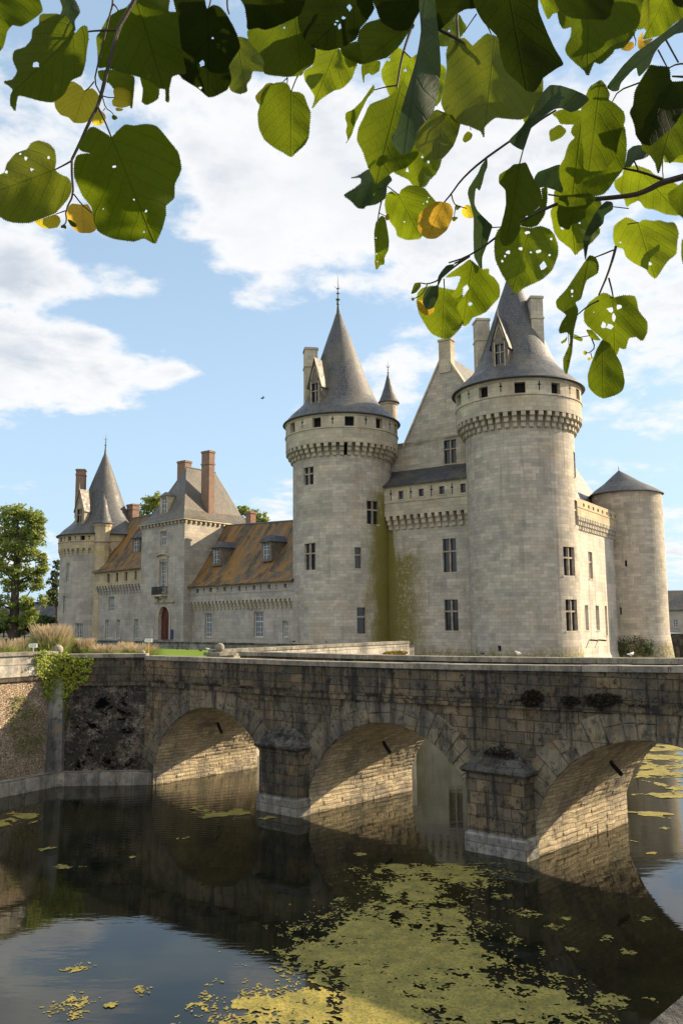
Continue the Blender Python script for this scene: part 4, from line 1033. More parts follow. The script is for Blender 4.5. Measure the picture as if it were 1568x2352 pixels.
# vaults with real rubble relief
def hsh(i, j): return (math.sin(i * 127.1 + j * 311.7) * 43758.5453) % 1.0
def relief(u, v):
    row = math.floor(v / .15 + .25 * math.sin(u * 1.3)); off = hsh(row, 3) * .5; wd = .26 + .3 * hsh(row, 9)
    colm = math.floor((u + off) / wd); fu = ((u + off) / wd) % 1.0; fv = (v / .15 + .25 * math.sin(u * 1.3)) % 1.0
    e = min(fu, 1 - fu) * wd; f = min(fv, 1 - fv) * .15; edge = min(1, min(e, f) / .03)
    return (hsh(row * 1.7, colm * 2.3) * .026 - .006) * edge - (1 - edge) * .008 + noise.noise(Vector((u * 3, v * 3, 1))) * .012
for ai, a in enumerate(ARCH):
    c, h, Rr, zc = arcinfo(a); m = MB(); prof = []
    zs0 = zc + math.sqrt(Rr * Rr - h * h)
    du = .055 if ai < 3 else .5; dv = .05 if ai < 3 else .3
    nv = int((zs0 + .3) / dv)
    for i in range(nv): prof.append((a[0], -.3 + (zs0 + .3) * i / nv, (1, 0)))
    a0 = math.asin(h / Rr); na = int(2 * a0 * Rr / dv)
    for i in range(na + 1):
        th = -a0 + 2 * a0 * i / na; prof.append((c + Rr * math.sin(th), zc + Rr * math.cos(th), (-math.sin(th), -math.cos(th))))
    for i in range(nv): prof.append((a[1], zs0 - (zs0 + .3) * (i + 1) / nv, (-1, 0)))
    nd = int(BW / du); L = 0; Vv = [0]
    for i in range(1, len(prof)): Vv.append(Vv[-1] + math.hypot(prof[i][0] - prof[i - 1][0], prof[i][1] - prof[i - 1][1]))
    G_ = []
    for i, (s, z, n_) in enumerate(prof):
        row = []
        for j in range(nd + 1):
            d = BW * j / nd; r_ = relief(d + ai * 7, Vv[i] + ai * 3) if 0 < j < nd else 0.0
            row.append(BP(s + n_[0] * r_, d, z + n_[1] * r_))
        G_.append(row)
    for i in range(len(prof) - 1):
        for j in range(nd):
            d0, d1 = BW * j / nd, BW * (j + 1) / nd
            m.face([G_[i][j], G_[i][j + 1], G_[i + 1][j + 1], G_[i + 1][j]], [(d0, Vv[i]), (d1, Vv[i]), (d1, Vv[i + 1]), (d0, Vv[i + 1])])
    m.build('vault', M['vault'], BR, merge=True)
# voussoir rings, each stone its own bevelled block
random.seed(11)
for ai, a in enumerate(ARCH):
    c, h, Rr, zc = arcinfo(a); m = MB(); a0 = math.asin(h / Rr); th = -a0
    while th < a0 - .02:
        st = random.uniform(.095, .15); t1 = min(a0, th + st)
        if a0 - t1 < .06: t1 = a0
        cuts = [0, .74] if random.random() < .45 else [0, random.uniform(.3, .46), .74]
        cuts[-1] += random.uniform(-.05, .08)
        for k in range(len(cuts) - 1):
            r0, r1 = Rr + cuts[k] + .004, Rr + cuts[k + 1] - .008; e = .010 / Rr; pr = random.uniform(.015, .045); bv = .018
            q = []
            for dd, ins in ((.06, 0), (-pr + bv, 0), (-pr, bv)):
                x0, x1 = th + e + ins / Rr, t1 - e - ins / Rr
                q.append([BP(c + rr_ * math.sin(x), dd, zc + rr_ * math.cos(x)) for (rr_, x) in ((r0 + ins, x0), (r0 + ins, x1), (r1 - ins, x1), (r1 - ins, x0))])
            for l in range(2):
                for n_ in range(4): m.face([q[l][n_], q[l][(n_ + 1) % 4], q[l + 1][(n_ + 1) % 4], q[l + 1][n_]])
            m.face(q[2])
        th = t1
    m.build('voussoir_ring', M['brv'], BR)
# cutwaters
for pi_, (s0, s1) in enumerate(PIERS[:3]):
    zt_ = 1.97 + .04 * pi_; f = -.5
    m = MB(); m.hexa([BP(s0, f, -1), BP(s1, f, -1), BP(s1, -.001, -1), BP(s0, -.001, -1), BP(s0, f, zt_), BP(s1, f, zt_), BP(s1, -.001, zt_), BP(s0, -.001, zt_)])
    pr = m.build('cutwater', M['br'], BR)
    m = MB(); e = .08
    def ring(ex, z): return [BP(s0 - ex, f - ex, z), BP(s1 + ex, f - ex, z), BP(s1 + ex, .0 - .002, z), BP(s0 - ex, .0 - .002, z)]
    def loft(L_):
        for k in range(len(L_) - 1):
            for n_ in (0, 1, 3): m.face([L_[k][n_], L_[k][(n_ + 1) % 4], L_[k + 1][(n_ + 1) % 4], L_[k + 1][n_]])
    def ring2(ex, z, cut): return [BP(s0 + cut, f + cut, z), BP(s1 - cut, f + cut, z), BP(s1 - cut, -.002, z), BP(s0 + cut, -.002, z)]
    loft([ring(0, zt_ - .02), ring(.07, zt_), ring(.12, zt_ + .06), ring(.11, zt_ + .13), ring2(0, zt_ + .22, .02), ring2(0, zt_ + .5, .25), ring2(0, zt_ + .62, .42)])
    m.face(ring2(0, zt_ + .62, .42)); m.build('cutwater_cap', M['brcap'], pr)
    m = MB(); loft([ring(.06, -1), ring(.06, .44), ring(.003, .52)]); m.build('plinth', M['plinth'], pr)
# string course, parapets, copings, deck
def course(d0, d1, f0, f1, name, mat, jit=0, seg=1.1, e=.006):
    m = MB(); s = SL; random.seed(5)
    while s < SR - .01:
        s2 = min(SR, s + seg * random.uniform(.8, 1.2)); j = random.uniform(-jit, jit)
        m.hexa([BP(s + e, d0 + j, f0(s)), BP(s2 - e, d0 + j, f0(s2)), BP(s2 - e, d1, f0(s2)), BP(s + e, d1, f0(s)), BP(s + e, d0 + j, f1(s) + j * .5), BP(s2 - e, d0 + j, f1(s2) + j * .5), BP(s2 - e, d1, f1(s2) + j * .5), BP(s + e, d1, f1(s) + j * .5)])
        s = s2
    return m.build(name, mat, BR)
course(-.11, .3, lambda s: zst(s) + .002, lambda s: zst(s) + .2, 'string_course', M['brp'], .02)
course(.0, .42, lambda s: zst(s) + .2, lambda s: ztp(s) - .15, 'parapet', M['brp'], 0, 1.0, 0)
course(-.07, .48, lambda s: ztp(s) - .148, lambda s: ztp(s), 'coping', M['coping'], .014, 1.3, .006)
course(BW - .42, BW, lambda s: zst(s) + .2, lambda s: ztp(s) - .15, 'parapet', M['brp'], 0, 1.0, 0)
course(BW - .5, BW + .07, lambda s: ztp(s) - .148, lambda s: ztp(s) + .01, 'coping', M['coping'], .006, 1.6, .004)
m = MB()
for i in range(16):
    a, b = SL + (SR - SL) * i / 16, SL + (SR - SL) * (i + 1) / 16; m.face([BP(a, .4, zst(a) + .22), BP(b, .4, zst(b) + .22), BP(b, BW - .4, zst(b) + .22), BP(a, BW - .4, zst(a) + .22)])
m.build('deck', M['earth'], BR)
# black drain spouts hanging under the vaults
for (x, y, d) in ((500, 1662, 2.2), (880, 1704, 2.6), (1412, 1752, 2.6)):
    a = min(ARCH[:3], key=lambda q: abs(proj(BP((q[0] + q[1]) / 2, d, 2.9))[0] - x)); best = None
    for i in range(10, 90):
        s_ = a[0] + (a[1] - a[0]) * i / 100; q = proj(BP(s_, d, zin(s_)))
        if best is None or abs(q[0] - x) + abs(q[1] - y) < best[0]: best = (abs(q[0] - x) + abs(q[1] - y), s_)
    s_ = best[1]; m = MB(); p0 = BP(s_, d, zin(s_) + .03); m.tube([p0, p0 + Vector((.05, -.05, -.12)), p0 + Vector((.2, -.3, -.34))], .06, 8); m.build('drain_spout', M['iron'], BR)

# ------------------------------------------------------------------ walls of the moat
def wall_run(T, p0, p1, z0, ztop, mats, thick=.5, coping=.16, string=None, name='wall', proud=.06, parapet_mat=None, cmat=None, ju=.0):
    u_ = unit((p1[0] - p0[0], p1[1] - p0[1])); L_ = math.hypot(p1[0] - p0[0], p1[1] - p0[1]); q = flatmap(p0, u_)
    zz_ = string if string else ztop - coping
    m = MB(); mbox(m, q, 0, L_, z0, zz_, 0, thick); m.build(name, mats, T)
    if string:
        m = MB(); mbox(m, q, 0, L_, string, string + .16, -.09, thick - .003); m.build('string_course', M['brp'], T)
        m = MB(); mbox(m, q, 0, L_, string + .16, ztop - coping, .02, thick - .02); m.build('parapet', parapet_mat, T)
    m = MB(); s = 0; random.seed(3)
    while s < L_ - .01:
        s2 = min(L_, s + random.uniform(1.1, 1.7)); mbox(m, q, s + .004, s2 - .004, ztop - coping, ztop + random.uniform(-.006, .006), -proud, thick + proud); s = s2
    m.build('coping', cmat or M['coping'], T)
    return q, u_, L_
C_ = (-10.85, 31.95); AB = (BP(SL, 0, 0).x, BP(SL, 0, 0).y); CF = (-10.85 - 15 * .56, 31.95 - 15 * .83)
RW = thing('retaining_wall', 'dark lichen-stained rubble wall of the moat left of the bridge', 'wall', (C_[0], C_[1], -1))
q1, uw1, Lw1 = wall_run(RW, C_, AB, -1, 4.80, M['rubble'], .6, .14, 3.62, 'rubble_face', .06, M['brp'])
qf = q1; m = MB(); mbox(m, qf, -.2, Lw1 + .55, -1, .42, -.32, .1); mbox(m, qf, -.18, Lw1 + .53, .42, .5, -.26, .1); m.build('footing', M['footing'], RW)
LW = thing('retaining_wall', 'sunlit retaining wall of the moat at the left edge, pale parapet above pinkish rubble', 'wall', (CF[0], CF[1], -1))
q2_, uw2, Lw2 = wall_run(LW, CF, C_, -1, 4.93, M['rubble'], .6, .12, 3.9, 'rubble_face', .06, M['sunwall'])
m = MB(); mbox(m, q2_, 0, Lw2, -1, .42, -.42, .1); mbox(m, q2_, 0, Lw2, .42, .5, -.34, .1); m.build('footing', M['footing'], LW)
# plastered corner buttress
m = MB(); c0 = Vector((C_[0], C_[1], 0)); 
for (z0, z1, r0, r1) in ((-1, 3.6, .46, .34), (3.6, 3.9, .34, .28)):
    m.hexa([c0 + Vector((-r0 * .8, -r0 * .75, z0)), c0 + Vector((r0 * .9, -r0 * .55, z0)), c0 + Vector((r0, .4, z0)), c0 + Vector((-r0, .4, z0)), c0 + Vector((-r1 * .8, -r1 * .75, z1)), c0 + Vector((r1 * .9, -r1 * .55, z1)), c0 + Vector((r1, .4, z1)), c0 + Vector((-r1, .4, z1))])
m.build('corner_buttress', bridge_mat('stained_plaster', 3, 3, (.20, .19, .17), (.30, .29, .26), .6, spots=.3, bstr=.5), RW)
# far side of the bridge: sunlit bank parapet and the wall behind the lawn
E0 = (-5.4, 36.2); E1 = (3.85, 48.5); E2 = (3.85 - 42, 48.5 + .85 * 42)
z_a = wall_hit((E0[0], E0[1]), unit((E1[0] - E0[0], E1[1] - E0[1])), 930, 1472.5)[1]
SW = thing('bank_wall', 'bright sunlit parapet wall running away behind the bridge towards the keep', 'wall', (E0[0], E0[1], -1))
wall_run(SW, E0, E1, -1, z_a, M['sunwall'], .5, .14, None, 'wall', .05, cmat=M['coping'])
BWL = thing('bank_wall', 'low grey wall in shade behind the lawn in front of the castle', 'wall', (E2[0], E2[1], -1))
wall_run(BWL, E2, E1, -1, 4.52, M['plinth'], .5, .12, None, 'wall', .05, cmat=M['brcap'])

def stone_ball(x, y, D, r, label, ped=.35):
    p = P(x, y, D); T = thing('stone_ball_finial', label, 'stone ball', (p.x, p.y, p.z - r - ped), 'stone balls on the walls')
    m = MB(); m.sphere((p.x, p.y, p.z), r, 24, 14, (1, 1, .96)); smooth_obj(m.build('ball', M['coping'], T, merge=True))
    m = MB(); m.lathe(p.x, p.y, [(r * .5, p.z - r * 1.15), (r * .62, p.z - r * 1.05), (r * .5, p.z - r * .8)], 16); m.cbox((p.x, p.y), (1, -.8), (r * .95, r * .95), p.z - r - ped, p.z - r * 1.1); m.build('pedestal', M['coping'], T)
stone_ball(134, 1492, 32.35, .195, 'stone ball rising out of the ivy at the corner of the left wall')
stone_ball(328, 1499, 37.5, .12, 'tiny stone ball between the left wall corner and the lawn')
stone_ball(505, 1487, 36.2, .20, 'largest stone ball on its pier at the near end of the sunlit parapet')
stone_ball(546, 1495, 37.5, .12, 'small stone ball just right of the ball on its pier')
# pier under the big ball
p = P(505, 1500, 36.2); T = thing('pier', 'squat stone pier at the near end of the sunlit bank wall', 'pier', (p.x, p.y, 3)); 
m = MB(); m.cbox((p.x, p.y), (1, -.8), (.42, .42), 3, 4.55); m.build('shaft', M['sunwall'], T); m = MB(); m.cbox((p.x, p.y), (1, -.8), (.5, .5), 4.55, 4.68); m.build('cap', M['coping'], T)

# ------------------------------------------------------------------ ground, water
def sheet(name, pts, z, mat, kind='structure'):
    m = MB(); c = [Vector((x, y, z)) for x, y in pts]; m.face(c); o = m.build(name, mat); o['kind'] = kind; return o
water = sheet('water', [(-300, -20), (400, -20), (400, 300), (-300, 300)], 0, M['water'])
sheet('lawn', [AB, (AB[0] + .35 + wb[0] * BW, AB[1] + wb[1] * BW + .2), (E0[0] + .1, E0[1]), (E1[0] - .3, E1[1] - .2), (E2[0], E2[1] - .4), (-90, 95), (-90, 5), (CF[0] - .3, CF[1]), (C_[0] - .25, C_[1] + .3)], 4.02, M['lawn'])
sheet('forecourt', [(-3, 93), (-8, 84), (-36, 106), (-120, 118), (-120, 200), (2, 200)], 3.4, M['earth'])
far = MB()
for q in ([(-4000, 200), (4000, 200), (4000, 5000), (-4000, 5000)], [(-4000, -4000), (-90, -4000), (-90, 200), (-4000, 200)], [(60, 141), (4000, 141), (4000, 200), (60, 200)], [(-90, 95), (-90, 5), (-140, 5), (-140, 95)]):
    far.face([Vector((x, y, 3.3)) for x, y in q])
struct(far.build('ground', M['earth']))
sheet('near_bank', [(-90, -60), (90, -60), (90, .9), (-90, .9)], 4.35, M['earth'])
# near bank wall coping that enters the frame bottom right
pa, pb = PZ(1490, 2352, 4.9), PZ(1568, 2286, 4.9); ed = (pb - pa).normalized(); nr = Vector((ed.y, -ed.x, 0))
NB = thing('bank_wall', 'grey coping corner of the near bank wall at the bottom right', 'wall', (pa.x, pa.y, 0))
m = MB(); m.box(pa - ed * .35 + Vector((0, 0, -.14)), ed * 3.2, nr * .5, (0, 0, .14)); m.build('coping', M['brcap'], NB)
m = MB(); m.box(pa - ed * .33 + nr * .05 + Vector((0, 0, -5)), ed * 3.1, nr * .4, (0, 0, 4.858)); m.build('wall', M['rubble'], NB)
# far bank on the right
FB = thing('far_bank_wall', 'dark retaining wall on the far bank right of the round tower', 'wall', (60, 140, -1))
m = MB(); m.box((44, 140.2, -1), (160, 0, 0), (0, .6, 0), (0, 0, 4.2)); m.build('wall', M['brp'], FB); m = MB(); m.box((44, 140.1, 3.203), (160, 0, 0), (0, .8, 0), (0, 0, .2)); m.build('coping', M['brcap'], FB)

# ------------------------------------------------------------------ houses
def house(label, x, y, L_, W_, z0, zw, zr, ang, wall, roof, chim=(), dorm=()):
    T = thing('house', label, 'house', (x, y, z0)); uu = (math.cos(ang), math.sin(ang)); q = flatmap((x, y), uu)
    wins = [(s, s + .9, z0 + .9, z0 + 2.4) for s in (1.2, 3.6, 6.0, 8.4) if s + 1 < L_] + [(s, s + .9, z0 + 3.8, z0 + 5.1) for s in (1.2, 3.6, 6.0, 8.4) if s + 1 < L_ and zw > z0 + 5.4]
    m = MB(); shell(m, q, 0, L_, z0, zw, wins, 4, rev=.2)
    m.face([q(0, z0, 0), q(0, z0, W_), q(0, zw, W_), q(0, zr, W_ / 2), q(0, zw, 0)]); m.face([q(L_, z0, 0), q(L_, z0, W_), q(L_, zw, W_), q(L_, zr, W_ / 2), q(L_, zw, 0)]); m.face([q(0, z0, W_), q(L_, z0, W_), q(L_, zw, W_), q(0, zw, W_)])
    m.build('wall', wall, T)
    for o in wins: window(T, q, o, 'w', depth=.15)
    m = MB()
    for sg in (0, 1):
        e0 = -.35 if sg == 0 else W_ + .35; zz_ = zw - .35 * (zr - zw) / (W_ / 2)
        A, B, C2, D2 = q(-.3, zz_, e0), q(L_ + .3, zz_, e0), q(L_ + .3, zr, W_ / 2), q(-.3, zr, W_ / 2); up = Vector((0, 0, .15)); m.hexa([A, B, C2, D2, A + up, B + up, C2 + up, D2 + up])
    rf = m.build('roof', roof, T)
    for s in chim: 
        m = MB(); mbox(m, q, s, s + 1.1, zr - 1.5, zr + 1.5, W_ / 2 - .4, W_ / 2 + .4); m.build('chimney', M['brick'], rf)
    for s in dorm:
        dd = W_ * .14; c = q(s, 0, dd); dormer(T, (c.x, c.y), math.atan2(-uu[0], uu[1]), 1.5, 1.7, 2.2, zw + (zr - zw) * .22, .7, 'plain', wall, roof, over=.15)
    return T
p = P(70, 1440, 165); house('slate-roofed house with a red brick chimney behind the big tree', p.x - 3, p.y, 12, 8, 3.3, P(70, 1418, 165).z, P(70, 1384, 169).z, -.15, M['render'], M['slate_dark'], (4.5,), (8.6,))
p = P(20, 1440, 172); house('low pale house mostly hidden by the trunk of the big tree', p.x - 10, p.y, 13, 8, 3.3, P(70, 1425, 172).z, P(70, 1396, 176).z, .1, M['render'], M['slate_dark'], (3.0,), ())
p = P(1530, 1440, 160); house('pale house with a grey-brown roof across the moat at the right edge', p.x, p.y, 12, 9, 3.3, P(1550, 1399, 160).z, P(1550, 1358, 164).z, -.25, M['render'], M['slate_old'], (5.5,), ())
# gatehouse steps
m = MB(); st = flatmap(GL, ug)
for k in range(3): mbox(m, st, cxd - 2.6 - .3 * (2 - k), cxd + 2.6 + .3 * (2 - k), 3.2, 3.72 - .14 * (2 - k), -1.6 - .4 * (2 - k), -.35)
m.build('steps', M['plinth'], GH)

# ------------------------------------------------------------------ signs
def sign(x, y0, y1, xw, yb, D, label, post):
    a = P(x, (y0 + y1) / 2, D); w = xw / FOC * D; h = abs(P(x, y0, D).z - P(x, y1, D).z)
    T = thing('direction_sign', label, 'sign', (a.x, a.y, 4.02), 'white arrow signs in the garden')
    m = MB(); ux = Vector((1, -.15, 0)).normalized(); n = Vector((-ux.y, ux.x, 0)) * .03
    for s_ in (0, 1):
        c = a + n * s_
        m.face([c - ux * (w * .5), c - ux * (w * .34) + Vector((0, 0, h / 2)), c + ux * (w / 2) + Vector((0, 0, h / 2)), c + ux * (w / 2) - Vector((0, 0, h / 2)), c - ux * (w * .34) - Vector((0, 0, h / 2))])
    pts = [(-.5, 0), (-.34, .5), (.5, .5), (.5, -.5), (-.34, -.5)]
    for i in range(5):
        (x0, z0), (x1, z1) = pts[i], pts[(i + 1) % 5]; p0 = a + ux * w * x0 + Vector((0, 0, h * z0)); p1 = a + ux * w * x1 + Vector((0, 0, h * z1)); m.face([p0, p1, p1 + n, p0 + n])
    m.build('board', M['signwhite'], T)
    m = MB(); m.box(a + n + Vector((-.03, .002, -(a.z - 4.0))), (.06, 0, 0), (0, .05, 0), (0, 0, a.z - 4.0)); m.build('post', post, T)
    m = MB(); random.seed(int(x))
    for r_ in range(2):
        s_ = -w * .25
        while s_ < w * .36:
            l = random.uniform(.03, .07); c = a + ux * s_ + Vector((0, 0, h * (.12 - .3 * r_))) - n * .12
            m.box(c, ux * l, n * .1, (0, 0, h * .09)); s_ += l + .03
    m.build('lettering', M['iron'], T)
sign(75.5, 1478, 1487.5, 21, 1500, 36, 'white arrow sign on a grey post beside the tall pink grass clump', M['postgrey'])
sign(340.5, 1466.8, 1475.2, 19, 1505, 38.6, 'white arrow sign on a yellow post at the right end of the grasses', M['post'])

# ------------------------------------------------------------------ grasses
def grass_clump(x, ytop, w, D, label, n, col=0.4, spread=.5):
    b = P(x, 1500, D); h = P(x, ytop, D).z - 4.0; wd = w / FOC * D / 2
    T = thing('ornamental_grass', label, 'grass clump', (b.x, b.y, 4.0), 'clumps of ornamental grass along the garden wall')
    A, B_ = MB(), MB(); random.seed(int(x * 3 + ytop))
    for i in range(n):
        a = random.uniform(0, 2 * PI); r0 = wd * .55 * math.sqrt(random.random()); l = h * random.uniform(.5, 1.0)
        lean = wd * random.uniform(.1, .85) * spread * 1.6
        p0 = Vector((b.x + r0 * math.cos(a), b.y + r0 * math.sin(a), 4.0)); dv = Vector((math.cos(a + random.gauss(0, .5)), math.sin(a + random.gauss(0, .5)), 0))
        plume = random.random() < col; mbb = A if plume else B_
        if not plume: l *= .72; lean *= 1.3
        wdt = random.uniform(.016, .028) if not plume else random.uniform(.01, .018)
        side = Vector((-dv.y, dv.x, 0)) if random.random() < .5 else Vector((1, 0, 0)); N = 4; pts = []
        for k in range(N + 1):
            f = k / N; pts.append(p0 + dv * lean * f ** 1.9 + Vector((0, 0, l * (f - .12 * f * f))))
        for k in range(N):
            w0 = wdt * (1 - k / N * .7); w1 = wdt * (1 - (k + 1) / N * .7)
            if plume and k == N - 1: w0, w1 = wdt * 1.7, wdt * .5
            if plume and k == N - 2: w1 = wdt * 1.7
            mbb.face([pts[k] - side * w0, pts[k] + side * w0, pts[k + 1] + side * w1, pts[k + 1] - side * w1], [(0, 0), (1, 0), (1, 1), (0, 1)])
    if A.v: A.build('plumes', M['straw'], T)
    B_.build('blades', M['blade'], T)
grass_clump(12, 1455, 62, 41, 'green grass clump at the far left edge', 900, .25)
grass_clump(52, 1456, 56, 44, 'pale grass clump between the left edge and the arrow sign', 1000, .6)
grass_clump(118, 1418, 92, 40, 'tall pinkish grass clump behind the stone ball, the tallest of all', 2600, .5, .55)
grass_clump(160, 1470, 40, 44, 'short green clump tucked right of the tallest grass', 600, .3)
grass_clump(193, 1456, 58, 41, 'upright pinkish grass clump right of the tallest one', 1500, .6, .45)
grass_clump(246, 1471, 66, 40, 'rounded tawny grass clump in the middle of the row', 1500, .4, .6)
grass_clump(288, 1466, 40, 45, 'pale small grass clump behind the yellow-posted sign row', 700, .6, .4)
grass_clump(322, 1469, 82, 41.5, 'broad green grass clump around the yellow post', 1900, .28, .6)

# ------------------------------------------------------------------ trees
def tree(name, label, bx, D, zb, trunk_px, blobs, mat, n, leaf, group=None, rtrunk=.45, depth_f=1.0, cat='tree'):
    random.seed(int(bx * 7 + D)); b = P(bx, 1440, D)
    T = thing(name, label, cat, (b.x, b.y, zb), group)
    m = MB(); tops = [P(x, y, D) for x, y in trunk_px]; path = [Vector((b.x, b.y, zb - .3))] + tops
    path = [Vector((p_.x, p_.y, p_.z)) for p_ in path]; k = len(path)
    m.tube(path, [rtrunk * (1 - .85 * i / (k - 1)) for i in range(k)], 9)
    C = []
    for (x, y, rx, ry) in blobs:
        c = P(x, y, D) + Vector((0, random.uniform(-1, 1) * rx / FOC * D * .6 * depth_f, 0)); C.append((c, rx / FOC * D, ry / FOC * D))
        i = min(range(1, k), key=lambda q: abs(path[q].z - (c.z - ry / FOC * D * .8)) ); s_ = path[max(1, i - 0)]
        if s_.z > c.z: s_ = path[max(0, i - 1)]
        mid = s_.lerp(c, .5) + Vector((0, 0, -.2)); m.tube([s_, mid, c], [rtrunk * .28, rtrunk * .16, .03], 6)
        for _ in range(5):
            e = c + Vector((random.gauss(0, .5) * rx, random.gauss(0, .5) * rx, random.gauss(0, .4) * ry)) / FOC * D
            m.tube([mid.lerp(c, .6), e], [rtrunk * .09, .02], 5)
    m.build('trunk', M['bark'], T)
    cr = MB(); tot = sum(rx * ry for _, rx, ry in C)
    for (c, rx, ry) in C:
        nn = int(n * rx * ry / tot); ncl = max(4, nn // 26)
        for _ in range(ncl):
            d = Vector((random.gauss(0, 1), random.gauss(0, 1), random.gauss(0, 1))).normalized() * (random.random() ** .45)
            q = c + Vector((d.x * rx, d.y * rx * depth_f, d.z * ry)); sg = min(rx, ry) * .2
            for _ in range(26): leafq(cr, q + Vector((random.gauss(0, sg), random.gauss(0, sg), random.gauss(0, sg * .7))), leaf * random.uniform(.6, 1.3))
    cr.build('crown', mat, T); return T
tree('tree', 'big airy light-green tree at the left edge of the photo', 32, 96, 3.4, [(34, 1400), (36, 1340), (38, 1290), (40, 1240), (42, 1190)],
     [(40, 1178, 34, 22), (15, 1185, 30, 24), (68, 1186, 26, 20), (85, 1200, 22, 24), (12, 1225, 34, 26), (58, 1222, 30, 24), (88, 1240, 20, 26), (30, 1262, 30, 24), (70, 1270, 28, 22), (-10, 1262, 26, 30), (10, 1305, 34, 24), (52, 1312, 28, 20), (92, 1300, 18, 22), (30, 1345, 36, 20), (78, 1345, 22, 16), (0, 1380, 30, 18), (55, 1385, 30, 18), (20, 1420, 30, 18), (95, 1282, 14, 12), (70, 1410, 26, 20), (100, 1380, 14, 14), (45, 1250, 22, 18), (100, 1215, 10, 16), (50, 1430, 30, 16), (84, 1320, 22, 16)], M['fol_light'], 20000, .30, rtrunk=.62)
tree('tree', 'leafy crown showing behind the roofs between corner tower and gatehouse', 350, 150, 3.3, [(350, 1300), (352, 1220), (352, 1180)], [(345, 1158, 22, 22), (365, 1150, 18, 16), (335, 1178, 16, 16), (372, 1172, 18, 18), (350, 1200, 24, 18)], M['fol_light'], 3600, .42, 'trees behind the castle roofs', .5)
tree('tree', 'leafy crown showing above the orange roof right of the gatehouse', 580, 138, 3.3, [(580, 1300), (580, 1230), (578, 1200)], [(556, 1172, 17, 14), (578, 1184, 22, 14), (604, 1190, 18, 12), (565, 1200, 26, 16), (600, 1206, 22, 14), (545, 1190, 14, 16)], M['fol_light'], 3600, .40, 'trees behind the castle roofs', .5)
tree('conifer', 'dark conifer just left of the corner tower', 131, 150, 3.3, [(131, 1400), (132, 1330), (132, 1285)], [(133, 1300, 9, 12), (130, 1318, 14, 10), (126, 1338, 18, 11), (122, 1358, 20, 11), (122, 1380, 20, 12)], M['fol_dark'], 2600, .40, None, .3)
for i, (x, y, rx, ry, lab) in enumerate([(10, 1436, 34, 22, 'dark bush under the big tree at the left edge'), (58, 1440, 26, 16, 'dark bush between the big tree trunk and the tall pink grass'), (108, 1432, 22, 18, 'dark bush beside the foot of the corner tower')]):
    tree('bush', lab, x, 120 + i * 6, 3.3, [(x, y + 8), (x, y)], [(x, y, rx, ry), (x - rx * .5, y + 6, rx * .6, ry * .8), (x + rx * .5, y + 5, rx * .6, ry * .7)], M['fol_dark'], 1600, .4, 'dark bushes at the foot of the big tree', .12, cat='bush')
# creeper hanging over the wall corner
def inpoly(x, y, poly):
    c = False; n = len(poly)
    for i in range(n):
        x0, y0 = poly[i]; x1, y1 = poly[(i + 1) % n]
        if (y0 > y) != (y1 > y) and x < (x1 - x0) * (y - y0) / (y1 - y0) + x0: c = not c
    return c
def on_walls(x, y):
    s1_, za_ = wall_hit((C_[0], C_[1]), uw1, x, y); s2_, zb2 = wall_hit((CF[0], CF[1]), uw2, x, y)
    if s1_ >= 0: q = q1(s1_, za_, 0); n_ = Vector((uw1[1], -uw1[0], 0))
    else: q = q2_(s2_, zb2, 0); n_ = Vector((uw2[1], -uw2[0], 0))
    return q, n_
def climber(poly, n, mat, size, label, name='ivy', cat='ivy', thick=.12, clump=1, topover=0):
    random.seed(n); m = MB(); xs = [p_[0] for p_ in poly]; ys = [p_[1] for p_ in poly]; cnt = 0; c0 = None
    while cnt < n:
        x, y = random.uniform(min(xs), max(xs)), random.uniform(min(ys), max(ys))
        if not inpoly(x, y, poly): continue
        if noise.noise(Vector((x * .09, y * .09, n))) < -.12 + .25 * random.random() - .2: continue
        q, n_ = on_walls(x, y); c0 = c0 or q
        for _ in range(clump):
            o = q + n_ * abs(random.gauss(.04, thick)) + Vector((random.gauss(0, .03), random.gauss(0, .03), random.gauss(0, .03))); leafq(m, o, size, n_ * 1.2 + Vector((0, 0, .5)))
        cnt += 1
    return tag(m.build(name, mat, origin=tuple(c0)), label, cat)
climber([(78, 1502), (92, 1494), (110, 1496), (122, 1500), (146, 1500), (170, 1508), (216, 1510), (210, 1545), (198, 1570), (180, 1580), (162, 1590), (155, 1610), (138, 1625), (128, 1600), (112, 1612), (100, 1600), (92, 1560), (82, 1550)], 2400, M['ivy'], .085, 'bright yellow-green ivy tumbling over the corner of the left wall', thick=.13)
climber([(130, 1600), (156, 1590), (158, 1620), (148, 1670), (142, 1700), (137, 1690), (137, 1650)], 420, M['weeds'], .06, 'brownish creeper trailing down the wall corner under the bright ivy', 'creeper', 'creeper', .05)
climber([(20, 1600), (60, 1590), (95, 1640), (100, 1700), (80, 1735), (40, 1730), (20, 1680)], 700, M['weeds'], .07, 'sparse weeds growing on the sunlit rubble at the left edge', 'weeds', 'weeds', .08)
def tuft(polypx, d0, n, mat, size, label, grp, sfn):
    m = MB(); random.seed(n); xs = [p_[0] for p_ in polypx]; ys = [p_[1] for p_ in polypx]; c0 = None; k = 0
    while k < n:
        x, y = random.uniform(min(xs), max(xs)), random.uniform(min(ys), max(ys))
        if not inpoly(x, y, polypx): continue
        s_, z_ = wall_hit((BP(0, d0, 0).x, BP(0, d0, 0).y), ub, x, y); q = BP(s_, d0, z_) + Vector((-.6, -.75, 0)) * abs(random.gauss(0, .05)) + Vector((0, 0, random.gauss(0, .015))); c0 = c0 or q
        leafq(m, q, size, None); k += 1
    return tag(m.build('moss_tuft', mat, origin=tuple(c0)), label, 'moss', grp)
